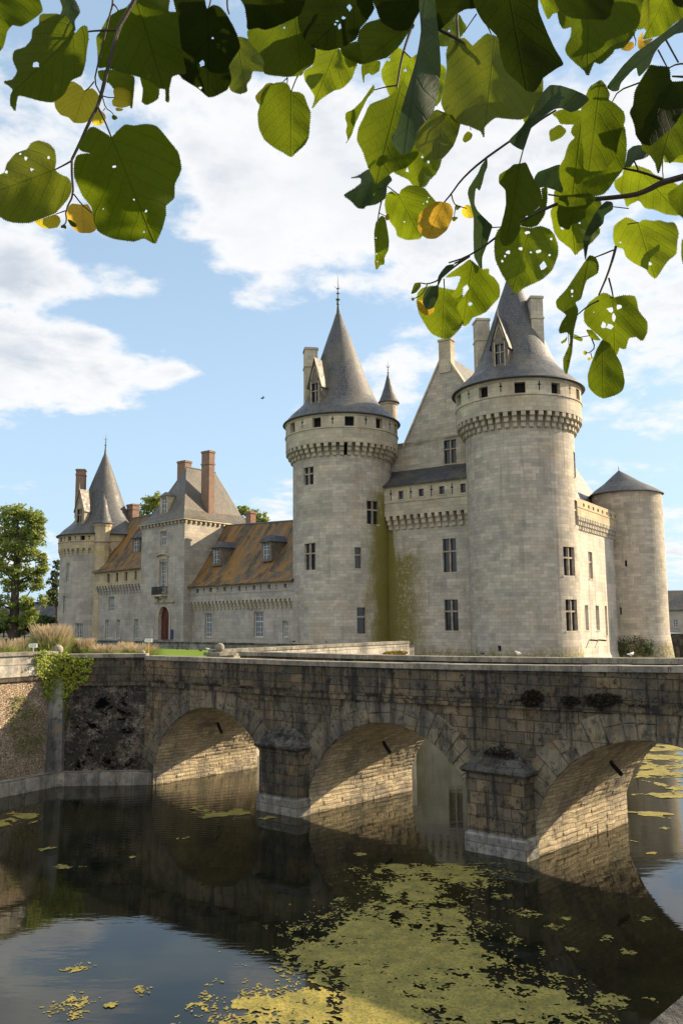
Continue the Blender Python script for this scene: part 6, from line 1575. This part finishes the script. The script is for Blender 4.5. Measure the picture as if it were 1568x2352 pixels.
leaf(C, 4, D - .25, 'd', [(-60, -60), (400, -60), (440, 100), (500, 250), (560, 380), (630, 500), (570, 540), (470, 610), (450, 650), (400, 720), (340, 710), (270, 640), (180, 560), (140, 450), (120, 300), (60, 230), (0, 170), (-60, 60)], (200, -60), (345, 725), bend=1.2, serr=.5)
leaf(C, 4, D + .10, 'g', [(400, -60), (520, -60), (580, 90), (545, 105), (510, 150), (480, 90), (450, 10)], (480, -60), (510, 152))
leaf(C, 4, D + .0, 'm', [(580, 90), (600, 180), (630, 225), (690, 210), (690, 280), (645, 375), (660, 430), (720, 490), (790, 550), (820, 595), (845, 540), (870, 485), (920, 500), (1010, 420), (1030, 385), (1100, 370), (1160, 300), (1220, 190), (1240, 50), (1230, -60), (520, -60), (560, 40)], (820, -50), (820, 595))
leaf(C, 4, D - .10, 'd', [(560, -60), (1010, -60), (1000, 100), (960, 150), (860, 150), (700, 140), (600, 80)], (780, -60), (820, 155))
leaf(C, 4, D + .08, 'o', [(1230, -60), (1330, -60), (1330, 60), (1310, 150), (1300, 250), (1260, 220), (1200, 230), (1230, 120)], (1300, -60), (1300, 250))
leaf(C, 4, D + .05, 'g', [(1320, -60), (1600, -60), (1600, 120), (1500, 180), (1400, 270), (1330, 290), (1250, 310), (1290, 220), (1310, 120)], (1440, -40), (1260, 305))
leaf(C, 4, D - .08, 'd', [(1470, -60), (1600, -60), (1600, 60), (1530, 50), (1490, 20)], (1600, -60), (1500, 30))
leaf(C, 4, D + .15, 'r', [(1080, 375), (1130, 330), (1175, 330), (1180, 370), (1140, 400), (1090, 390)], (1175, 345), (1080, 385), serr=.5)
leaf(C, 4, D + .15, 'r', [(1220, 290), (1250, 255), (1250, 320), (1330, 300), (1290, 350), (1230, 390), (1210, 350)], (1250, 260), (1225, 390), serr=.5)
leaf(C, 5, D + .10, 'o', [(1020, 50), (1055, 70), (1045, 110), (1000, 138), (978, 120), (990, 80)], (1030, 52), (985, 138), serr=.2)
for tl, pts, r0, r1 in ((3, [(740, -40), (690, 180), (640, 320), (600, 450), (565, 660), (560, 725)], 3.6, 2), (3, [(560, 670), (480, 680), (385, 705)], 1.8, 1.2), (3, [(615, 400), (640, 425), (672, 455)], 1.5, 1.2), (3, [(1040, -30), (1030, 150), (1045, 320), (1000, 740), (1080, 830), (1210, 840)], 3.2, 1.6), (3, [(900, 235), (1060, 320), (1180, 400), (1310, 480)], 4.2, 2.2), (3, [(1185, 110), (1130, 190), (1090, 250)], 1.6, 1.2), (3, [(1240, 150), (1275, 210), (1300, 265)], 1.8, 1.4), (3, [(1130, 870), (1140, 1020)], 1.2, .9),
    (4, [(1160, 290), (1190, 240), (1180, 280), (1200, 320), (1190, 360)], 1.6, 1)): twig(C, tw, tl, D + .05, pts, r0, r1)


# ---- right hanging branch (thick)
Dd = branch('thick linden branch entering from the right edge with leaves riddled with holes', 6, 1600, 400, 1.5); tw = MB(); D = 1.5
E_ = branch('linden branch end with insect-eaten leaves hanging beside the near tower cone', 7, 1148, 139, 1.55); te = MB()
leaf(Dd, 4, D - .10, 'u', [(1600, 120), (1500, 190), (1400, 270), (1300, 340), (1200, 410), (1100, 510), (1030, 600), (970, 680), (1010, 715), (1060, 710), (1080, 650), (1150, 570), (1200, 530), (1220, 600), (1300, 520), (1340, 420), (1400, 340), (1500, 270), (1600, 240)], (1600, 180), (980, 690), serr=.3)
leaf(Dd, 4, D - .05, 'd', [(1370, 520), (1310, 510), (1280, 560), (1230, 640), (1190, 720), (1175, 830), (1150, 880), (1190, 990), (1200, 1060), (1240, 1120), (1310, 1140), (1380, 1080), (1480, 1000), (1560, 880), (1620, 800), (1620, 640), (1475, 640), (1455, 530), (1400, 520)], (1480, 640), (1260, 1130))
leaf(Dd, 6, D, 'm', [(1195, 60), (1240, 130), (1250, 190), (1310, 240), (1350, 300), (1370, 380), (1400, 300), (1420, 230), (1460, 300), (1530, 240), (1620, 200), (1620, -120), (1400, -60), (1200, -20)], (1500, -100), (1370, 380))
leaf(Dd, 6, D + .1, 'b', [(1430, 230), (1420, 290), (1500, 290), (1620, 297), (1620, 200)], (1600, 240), (1420, 290), serr=.6)
leaf(Dd, 4, D - .08, 'u', [(430, 770), (520, 670), (600, 670), (700, 700), (790, 740), (830, 780), (760, 850), (690, 880), (620, 850), (560, 855), (450, 930), (380, 1000), (350, 1080), (310, 1176), (200, 1110), (300, 1000), (380, 880)], (620, 850), (300, 1170), serr=.3, bend=1.5)
leaf(Dd, 4, D - .04, 'm', [(920, 630), (960, 670), (990, 740), (980, 780), (1040, 820), (1100, 880), (1110, 940), (1090, 1000), (1060, 1100), (1030, 1240), (950, 1330), (850, 1340), (790, 1320), (790, 1200), (770, 1050), (770, 850), (810, 740), (840, 680)], (920, 630), (830, 1340))
leaf(Dd, 6, D + .02, 'g', [(545, -85), (620, -120), (780, -110), (1090, 0), (1120, 100), (1120, 230), (1100, 340), (1030, 430), (990, 490), (940, 540), (850, 560), (700, 560), (640, 510), (605, 430), (600, 330), (640, 260), (665, 170), (690, 130), (720, 100), (690, 60), (700, 20), (715, -5), (610, -10), (580, -60)], (780, -100), (700, 590))
leaf(Dd, 6, D + .05, 'm', [(520, 50), (560, 20), (600, 0), (650, 45), (620, 90), (560, 120), (530, 125)], (645, 50), (530, 125))
leaf(Dd, 6, D - .02, 'm', [(285, 305), (240, 310), (200, 345), (130, 390), (125, 455), (175, 510), (180, 620), (165, 700), (140, 800), (130, 900), (165, 950), (220, 930), (260, 880), (290, 820), (300, 740), (380, 690), (460, 620), (460, 560), (440, 480), (400, 430), (370, 370), (335, 295)], (285, 305), (180, 950), serr=.5)
leaf(Dd, 6, D + .06, 'u', [(400, 425), (430, 370), (510, 340), (600, 310), (640, 400), (620, 530), (550, 505), (480, 485), (440, 490)], (610, 330), (400, 425), serr=.3)
leaf(Dd, 6, D + .08, 'u', [(1240, 160), (1180, 165), (1135, 200), (1120, 280), (1100, 330), (1150, 330), (1190, 280), (1250, 265), (1300, 235)], (1180, 270), (1105, 330), serr=.4)
leaf(Dd, 6, D + .08, 'm', [(460, 500), (500, 490), (500, 590), (480, 700), (430, 780), (380, 800), (300, 790), (300, 730), (360, 700), (440, 650), (465, 580)], (490, 500), (310, 790), [(342, 718, 9, 7)])
leaf(Dd, 6, D + .10, 'b', [(560, 520), (640, 500), (780, 540), (900, 570), (930, 640), (900, 780), (915, 840), (850, 920), (790, 960), (750, 990), (725, 1020), (690, 970), (600, 900), (560, 840), (545, 760), (530, 680), (560, 620)], (680, 560), (725, 1030), [(623, 806, 14, 17), (756, 768, 8, 8)])
leaf(Dd, 6, D + .0, 'm', [(600, 560), (700, 550), (830, 540), (880, 580), (800, 660), (800, 720), (740, 760), (690, 780), (670, 820), (600, 790), (580, 700), (590, 640)], (740, 550), (670, 820))
leaf(Dd, 6, D + .0, 'u', [(960, 600), (1010, 605), (1015, 660), (950, 710), (940, 770), (900, 810), (850, 860), (820, 960), (800, 1060), (785, 900), (820, 800), (860, 730), (900, 660)], (1005, 640), (800, 1060), serr=.5)
leaf(Dd, 6, D + .12, 'b', [(1030, 440), (1090, 400), (1110, 340), (1200, 320), (1300, 355), (1340, 390), (1420, 420), (1520, 470), (1530, 500), (1540, 700), (1440, 700), (1340, 660), (1270, 650), (1220, 590), (1150, 620), (1125, 640), (1100, 560), (1040, 500)], (1230, 350), (1540, 700))
leaf(Dd, 6, D + .0, 'm', [(1620, 400), (1540, 470), (1450, 540), (1470, 620), (1520, 690), (1620, 740)], (1620, 470), (1480, 640))
leaf(Dd, 6, D + .08, 'b', [(1215, 765), (1140, 730), (1110, 730), (1030, 790), (1020, 880), (1040, 950), (1100, 970), (1120, 1030), (1180, 1080), (1280, 1130), (1300, 1165), (1351, 1203), (1400, 1130), (1450, 1060), (1510, 1010), (1520, 900), (1530, 850), (1500, 770), (1430, 765), (1380, 750), (1330, 755), (1260, 745)], (1215, 765), (1351, 1203), [(1307, 1087, 15, 14), (1073, 922, 9, 8)], bend=.7)
leaf(Dd, 6, D + .1, 'm', [(1620, 850), (1560, 900), (1555, 1020), (1570, 1100), (1620, 1120)], (1620, 860), (1570, 1100))
leaf(Dd, 6, D + .04, 'b', [(370, 810), (300, 800), (200, 790), (130, 810), (95, 880), (90, 980), (100, 1060), (143, 1157), (199, 1249), (245, 1310), (209, 1332), (262, 1318), (327, 1270), (454, 1213), (539, 1135), (583, 1020), (585, 950), (560, 870), (520, 820), (450, 795)], (370, 810), (225, 1329), [(347, 845, 18, 14), (437, 990, 22, 17), (470, 1110, 26, 38), (198, 998, 21, 16), (292, 970, 16, 16), (149, 1067, 11, 13), (535, 895, 11, 10), (520, 1021, 10, 10), (374, 1000, 9, 9), (172, 1028, 9, 10)], bend=.6)
leaf(Dd, 5, D + .02, 'u', [(1170, 265), (1130, 310), (1100, 380), (1030, 490), (1020, 540), (1040, 620), (1065, 720), (1065, 900), (1070, 1030), (1100, 1090), (1130, 1150), (1130, 1040), (1160, 960), (1200, 830), (1210, 790), (1180, 760), (1100, 680), (1070, 620), (1075, 530), (1085, 490), (1110, 515), (1130, 460), (1150, 380), (1170, 330)], (1170, 265), (1125, 1150), serr=.5)
leaf(Dd, 5, D + .08, 'b', [(480, 548), (500, 510), (560, 475), (620, 480), (680, 500), (730, 560), (770, 610), (720, 700), (700, 800), (650, 885), (550, 900), (470, 870), (460, 820), (410, 750), (380, 680), (372, 620), (385, 550), (420, 522)], (480, 548), (660, 890), [(702, 600, 8, 8), (522, 760, 6, 8), (712, 570, 5, 5), (672, 618, 6, 4)])
leaf(Dd, 5, D + .0, 'r', [(835, 605), (780, 600), (700, 640), (640, 700), (625, 780), (640, 850), (700, 890), (770, 890), (850, 830), (890, 750), (905, 680), (880, 620)], (835, 605), (700, 890), serr=.15, bend=.6)
leaf(Dd, 5, D + .06, 'y', [(1010, 625), (980, 650), (972, 690), (1000, 725), (1055, 730), (1080, 680), (1050, 640)], (1010, 640), (1030, 730), serr=.3)
leaf(Dd, 5, D + .03, 'u', [(105, 415), (160, 400), (250, 345), (350, 360), (400, 390), (425, 430), (385, 480), (375, 570), (300, 620), (220, 635), (205, 655), (160, 650), (100, 590), (50, 550), (130, 500), (185, 455), (180, 410)], (400, 400), (50, 550), bend=1.3)
leaf(Dd, 5, D + .08, 'b', [(345, 712), (370, 730), (385, 800), (400, 900), (395, 980), (365, 1040), (365, 1090), (330, 1100), (305, 1135), (292, 1090), (295, 1000), (288, 850), (300, 770), (320, 740)], (330, 715), (305, 1135), [(300, 885, 5, 6), (305, 1010, 5, 6), (312, 1072, 5, 6)], serr=.7)
leaf(Dd, 5, D + .12, 'b', [(560, 180), (820, 220), (815, 260), (800, 320), (770, 380), (720, 430), (680, 485), (590, 470), (560, 430), (500, 400), (440, 370), (480, 320), (600, 200)], (700, 190), (650, 485), [(712, 292, 12, 13), (663, 252, 10, 10), (545, 355, 13, 18)])
leaf(Dd, 5, D + .08, 'r', [(372, 715), (390, 695), (404, 710), (404, 740), (385, 750), (374, 735)], (375, 712), (395, 748), serr=.2)
for tl, pts, r0, r1 in ((4, [(1620, 500), (1520, 500), (1450, 535)], 2.2, 1.6), (4, [(1420, 290), (1480, 400), (1530, 490)], 2.2, 2), (4, [(1370, 390), (1440, 525)], 2, 1.6), (4, [(1620, 605), (1480, 598)], 3, 2), (4, [(1220, 650), (1060, 710), (1010, 800)], 2, 1.4), (4, [(570, 865), (460, 930), (380, 990)], 2.4, 2.8),
    (6, [(400, -5), (190, 140), (35, 250)], 2.6, 2.8), (5, [(1174, 250), (1060, 340), (960, 440), (890, 540), (835, 605)], 2.8, 1.8), (5, [(890, 540), (905, 600), (925, 630), (1012, 655)], 1.6, 1.1), (5, [(925, 630), (915, 700), (910, 735)], 1.3, .9), (6, [(1640, 385), (1550, 410), (1400, 450), (1280, 515), (1180, 550), (950, 575), (700, 590), (600, 610), (480, 660), (250, 780), (100, 885)], 8, 2.6),
    (6, [(100, 340 + 10), (0 + 1100, 340), (1250, 370), (1410, 430)][1:], 2.6, 3.4), (6, [(1180, 275), (1215, 350)], 1.8, 2), (6, [(1410, 240), (1405, 340), (1412, 430)], 1.4, 1.5), (6, [(510, 545), (600, 560)], 2, 1.6), (5, [(1240, 880), (1150, 950), (1000, 1040), (870, 1080)], 2.6, 1.8), (5, [(1200, 805), (1280, 800)], 1.5, 1.2),
    (6, [(285, 305), (320, 170), (370, 30)], 1.8, 1.4), (5, [(390, 480), (480, 548)], 1.3, 1.2), (5, [(345, 590), (325, 680), (310, 775)], 1.8, 1.3), (5, [(325, 690), (372, 712)], 1.1, .9), (6, [(1140, 655), (1010, 640)], 1.3, 1.1), (6, [(1130, 778), (1215, 765)], 1.3, 1.2)): twig(Dd, tw, tl, D + .04, pts, r0, r1)
# small buds
for (tl, x, y) in ((5, 915, 738), (5, 940, 650)): leaf(Dd, tl, D + .04, 'm', [(x - 22, y - 10), (x, y - 20), (x + 28, y - 12), (x + 12, y + 4), (x - 4, y + 20), (x - 18, y + 8)], (x, y - 18), (x, y + 18), serr=.3)

D = 1.55
leaf(E_, 7, D, 'g', [(385, 55), (350, 80), (300, 115), (255, 150), (330, 142), (335, 160), (315, 210), (285, 255), (320, 262), (343, 242), (346, 205), (372, 190), (383, 215), (362, 245), (330, 290), (315, 320), (335, 360), (350, 420), (375, 410), (400, 375), (470, 345), (520, 290), (548, 260), (548, 200), (520, 155), (490, 135), (490, 105), (455, 110), (430, 90)], (400, 70), (350, 420), [(386, 300, 13, 13)])
leaf(E_, 7, D + .05, 'b', [(245, 215), (180, 200), (130, 210), (100, 235), (92, 290), (105, 350), (150, 430), (180, 465), (235, 490), (280, 485), (325, 440), (350, 400), (345, 360), (330, 320), (340, 280), (345, 250), (300, 225)], (245, 215), (235, 490), bend=.5)
leaf(E_, 7, D + .02, 'r', [(125, 280), (95, 280), (100, 330), (140, 362), (180, 350), (190, 320), (150, 330)], (110, 280), (180, 350), serr=.2)
leaf(E_, 7, D - .03, 'u', [(300, 80), (260, 85), (235, 110), (210, 150), (205, 195), (150, 210), (130, 250), (125, 290), (145, 330), (180, 320), (210, 260), (212, 200), (235, 150), (280, 110)], (300, 85), (145, 330), serr=.3)
leaf(E_, 7, D + .03, 'o', [(80, 185), (110, 180), (115, 200), (90, 235), (60, 245), (65, 225)], (112, 182), (60, 245), serr=.1)
leaf(E_, 7, D, 'm', [(1050, 30), (1020, 70), (960, 160), (920, 220), (865, 280), (870, 320), (920, 360), (895, 400), (880, 440), (885, 462), (920, 455), (940, 470), (940, 520), (905, 600), (905, 660), (922, 690), (950, 570), (960, 450), (985, 340), (970, 290), (1000, 270), (1030, 170), (1090, 130), (1100, 90), (1085, 45)], (1050, 30), (920, 690), [(952, 230, 8, 9), (953, 256, 5, 5)], serr=.7)
leaf(E_, 7, D + .02, 'g', [(1180, 265), (1150, 245), (1120, 240), (1050, 290), (1020, 340), (1022, 400), (1070, 450), (1120, 490), (1140, 560), (1190, 590), (1210, 540), (1245, 550), (1265, 490), (1305, 480), (1340, 503), (1365, 460), (1367, 400), (1320, 340), (1300, 260), (1240, 252), (1200, 262)], (1180, 265), (1190, 595), [(1166, 332, 20, 17), (1212, 315, 19, 17), (1182, 372, 10, 26), (1162, 425, 20, 18), (1128, 417, 14, 20), (1072, 345, 3, 3)])
leaf(E_, 7, D - .01, 'g', [(1120, 500), (1095, 540), (1070, 600), (1040, 690), (1045, 760), (1080, 800), (1125, 823), (1190, 805), (1230, 780), (1242, 730), (1225, 640), (1190, 570), (1160, 520)], (1120, 500), (1125, 823), serr=.6, bend=.5)
leaf(E_, 7, D + .04, 'b', [(1030, 445), (1060, 445), (1110, 500), (1060, 495)], (1030, 445), (1110, 500), serr=.3)
leaf(E_, 7, D + .04, 'b', [(965, 468), (1010, 490), (1005, 508), (960, 490)], (1010, 490), (962, 475), serr=.3)
leaf(E_, 7, D + .04, 'g', [(890, 510), (915, 492), (925, 480), (920, 505), (895, 520)], (925, 480), (890, 515), serr=.3)
leaf(E_, 7, D + .06, 'y', [(1195, 545), (1212, 550), (1205, 578), (1196, 570)], (1200, 545), (1205, 578), serr=.1)
for (x, y, s) in ((1023, 569, 12), (1045, 603, 9), (1060, 598, 7), (70, 272, 9)): leaf(E_, 7, D + .03, 'y', [(x - s, y - s * .4), (x, y - s), (x + s, y - s * .3), (x + s * .6, y + s), (x - s * .6, y + s)], (x, y - s), (x, y + s), serr=.1)
for pts, r0, r1 in (([(1195, -20), (1180, 40), (1148, 139), (1100, 250)], 3.4, 2.2), ([(1155, 155), (1172, 220), (1180, 265)], 2.2, 1.6), ([(1180, 0), (1120, 25), (1075, 42)], 2, 1.5), ([(1100, 280), (1040, 310), (980, 360)], 2, 1.4), ([(1060, 490), (1080, 540), (1050, 570), (1025, 570)], 1.6, 1), ([(1055, 570), (1062, 598)], 1.2, .8), ([(960, 490), (1050, 475)], 1, 1),
    ([(385, 35), (300, 90), (210, 170), (150, 190), (112, 182)], 2.4, 1.3), ([(300, 75), (380, 40)], 2, 1.8), ([(150, 192), (120, 250), (75, 270)], 1.5, 1), ([(245, 215), (242, 160)], 1.5, 1.6), ([(930, 455), (935, 545)], .8, .7)): twig(E_, te, 7, D + .02, pts, r0, r1)

# ------------------------------------------------------------------ sky, sun, camera
SUN_EL, SUN_AZ = R(25.5), R(21)        # azimuth measured from +X towards +Y
world = bpy.data.worlds.new('World'); scene.world = world; world.use_nodes = True
wt = NT.__new__(NT); wt.t = world.node_tree; wt.t.nodes.clear()
out = wt.n('ShaderNodeOutputWorld'); bg = wt.n('ShaderNodeBackground'); bg.inputs[1].default_value = .085
sky = wt.n('ShaderNodeTexSky', sky_type='NISHITA'); sky.sun_disc = False; sky.sun_elevation = SUN_EL; sky.sun_rotation = PI / 2 - SUN_AZ
sky.air_density = 1.0; sky.dust_density = 1.3; sky.ozone_density = 1.6; sky.altitude = 100
g = wt.n('ShaderNodeTexCoord').outputs['Generated']; d = wt.vmath('NORMALIZE', g)
dx, dy, dz = wt.xyz(d)[:3]
# clouds live on a flat layer overhead, stretched a little towards the horizon
inv = wt.math('DIVIDE', 1.0, wt.math('ADD', wt.math('ABSOLUTE', dz), .22))
lay = wt.comb(wt.math('MULTIPLY', dx, inv), wt.math('MULTIPLY', dy, inv), wt.math('MULTIPLY', dz, .9))
n1 = wt.noise(wt.vmath('ADD', lay, (3.1, 1.7, 0)), 2.2, 8, .58, .25)
n2 = wt.noise(wt.vmath('ADD', lay, (9.0, 4.0, 2.0)), 6.0, 6, .6, .2)
dens = wt.math('ADD', wt.math('MULTIPLY', n1, .52), wt.math('ADD', wt.math('MULTIPLY', n2, .32), wt.math('MULTIPLY', wt.noise(wt.vmath('ADD', lay, (2.0, 7.0, 4.0)), 15.0, 5, .6, .3), .16)))
dens = wt.math('MULTIPLY_ADD', wt.math('SUBTRACT', dens, .5), 2.9, .46)
dens = wt.math('ADD', dens, wt.mapr(dy, .1, -.4, 0, .22))  # extra cloud behind the camera, unseen, added to light shaded fronts
def blob(x, y, rx, ry, w):
    """a cloud (w > 0) or a gap of blue (w < 0) in the direction of the planning point x, y"""
    c = rayd(x, y).normalized()
    rt = Vector((0, 0, 1)).cross(c).normalized() * -1; up = rt.cross(c).normalized()
    if up.z < 0: up = -up
    e = wt.vmath('SUBTRACT', d, tuple(c))
    a = wt.math('DIVIDE', wt.vmath('DOT_PRODUCT', e, tuple(rt)), rx / FOC); b = wt.math('DIVIDE', wt.vmath('DOT_PRODUCT', e, tuple(up)), ry / FOC)
    r2 = wt.math('ADD', wt.math('MULTIPLY', a, a), wt.math('MULTIPLY', b, b))
    back = wt.math('GREATER_THAN', wt.vmath('DOT_PRODUCT', d, tuple(c)), .3)
    return wt.math('MULTIPLY', wt.math('MULTIPLY', wt.math('POWER', 2.718, wt.math('MULTIPLY', r2, -1.0)), w), back)
B_ = [(30, 640, 100, 75, .42), (110, 790, 100, 45, .26), (250, 850, 190, 65, .36), (230, 930, 120, 35, .25), (440, 850, 60, 25, .2), (-20, 900, 90, 80, .25), (340, 655, 50, 30, .26), (545, 560, 90, 80, .26), (590, 690, 55, 35, .30), (250, 250, 480, 200, .17), (330, 800, 60, 40, -.16), (110, 800, 50, 30, -.1), (800, 440, 380, 200, .24), (1250, 420, 420, 330, .24), (900, 790, 70, 70, .20), (1070, 800, 70, 60, .12),
      (360, 590, 120, 60, -.45), (240, 720, 190, 30, -.45), (180, 560, 60, 40, -.3), (640, 360, 70, 50, -.25), (420, 470, 70, 50, -.2), (120, 1000, 260, 40, -.3), (530, 940, 100, 120, -.3), (560, 820, 170, 110, -.30), (110, 740, 60, 24, -.1), (640, 360, 60, 60, -.12), (720, 800, 140, 120, -.14), (620, 1050, 300, 130, -.16), (1000, 720, 90, 50, -.10), (1480, 960, 200, 120, -.10), (1500, 700, 160, 140, .16), (100, 1080, 300, 70, -.12), (120, 1130, 140, 30, .18), (1500, 1250, 180, 90, .14)]
for b in B_: dens = wt.math('ADD', dens, blob(*b))
cov = wt.mapr(dens, .42, .74)
thick = wt.mapr(dens, .62, 1.15)
shade = wt.mapr(wt.noise(wt.vmath('ADD', lay, (5.0, 2.2, 1.0)), 3.0, 6, .6, .3), .35, .65)
ccol = wt.mix(wt.math('MULTIPLY', thick, wt.mapr(shade, 0, 1, .25, 1.0)), (6.0, 6.0, 6.0), (3.7, 4.05, 4.5))
ccol = wt.mix(wt.mapr(dz, -.05, .35, .25, 0), ccol, (5.5, 5.6, 5.8))
ccol = wt.mix(1.0, ccol, wt.mapr(dy, .15, -.35, 1.0, 1.2), 'MULTIPLY')  # unseen rear clouds brightened as added fill for faces turned from the sun
ccol = wt.mix(wt.mapr(dy, .15, -.35, 0, .4), ccol, (6.6, 6.2, 5.7))
skyc = wt.mix(wt.mapr(dz, .0, .5, .82, .50), sky.outputs[0], (3.7, 5.1, 6.5))
final = wt.mix(wt.math('MULTIPLY', cov, .94), skyc, ccol)
wt.t.links.new(final, bg.inputs[0]); wt.t.links.new(bg.outputs[0], out.inputs[0])

sun = bpy.data.lights.new('sun', 'SUN'); sun.energy = 5.0; sun.angle = R(.6); sun.color = (1.0, .82, .58)
so = bpy.data.objects.new('sun', sun); COL.objects.link(so)
sd = Vector((math.cos(SUN_EL) * math.cos(SUN_AZ), math.cos(SUN_EL) * math.sin(SUN_AZ), math.sin(SUN_EL)))
so.rotation_euler = sd.to_track_quat('Z', 'Y').to_euler(); so.location = (60, 30, 60)

cam = bpy.data.cameras.new('camera'); co = bpy.data.objects.new('camera', cam); COL.objects.link(co)
cam.sensor_fit = 'VERTICAL'; cam.sensor_height = 22.3; cam.lens = 22.3 * FOC / 2352.0; cam.clip_start = .03; cam.clip_end = 9000
co.matrix_world = Matrix.Translation(EYE) @ (Matrix.Rotation(PI / 2 + PITCH, 4, 'X') @ Matrix.Rotation(-ROLL, 4, 'Z'))
scene.camera = co
scene.render.resolution_x = 682; scene.render.resolution_y = 1024
scene.view_settings.view_transform = 'Standard'; scene.view_settings.look = 'None'; scene.view_settings.exposure = 1.0; scene.view_settings.gamma = 1.0
scene.cycles.max_bounces = 6; scene.cycles.diffuse_bounces = 3; scene.cycles.glossy_bounces = 3; scene.cycles.transmission_bounces = 3; scene.cycles.transparent_max_bounces = 4
scene.cycles.use_denoising = True
for o in list(bpy.data.objects):
    if '_o' in o: del o['_o']
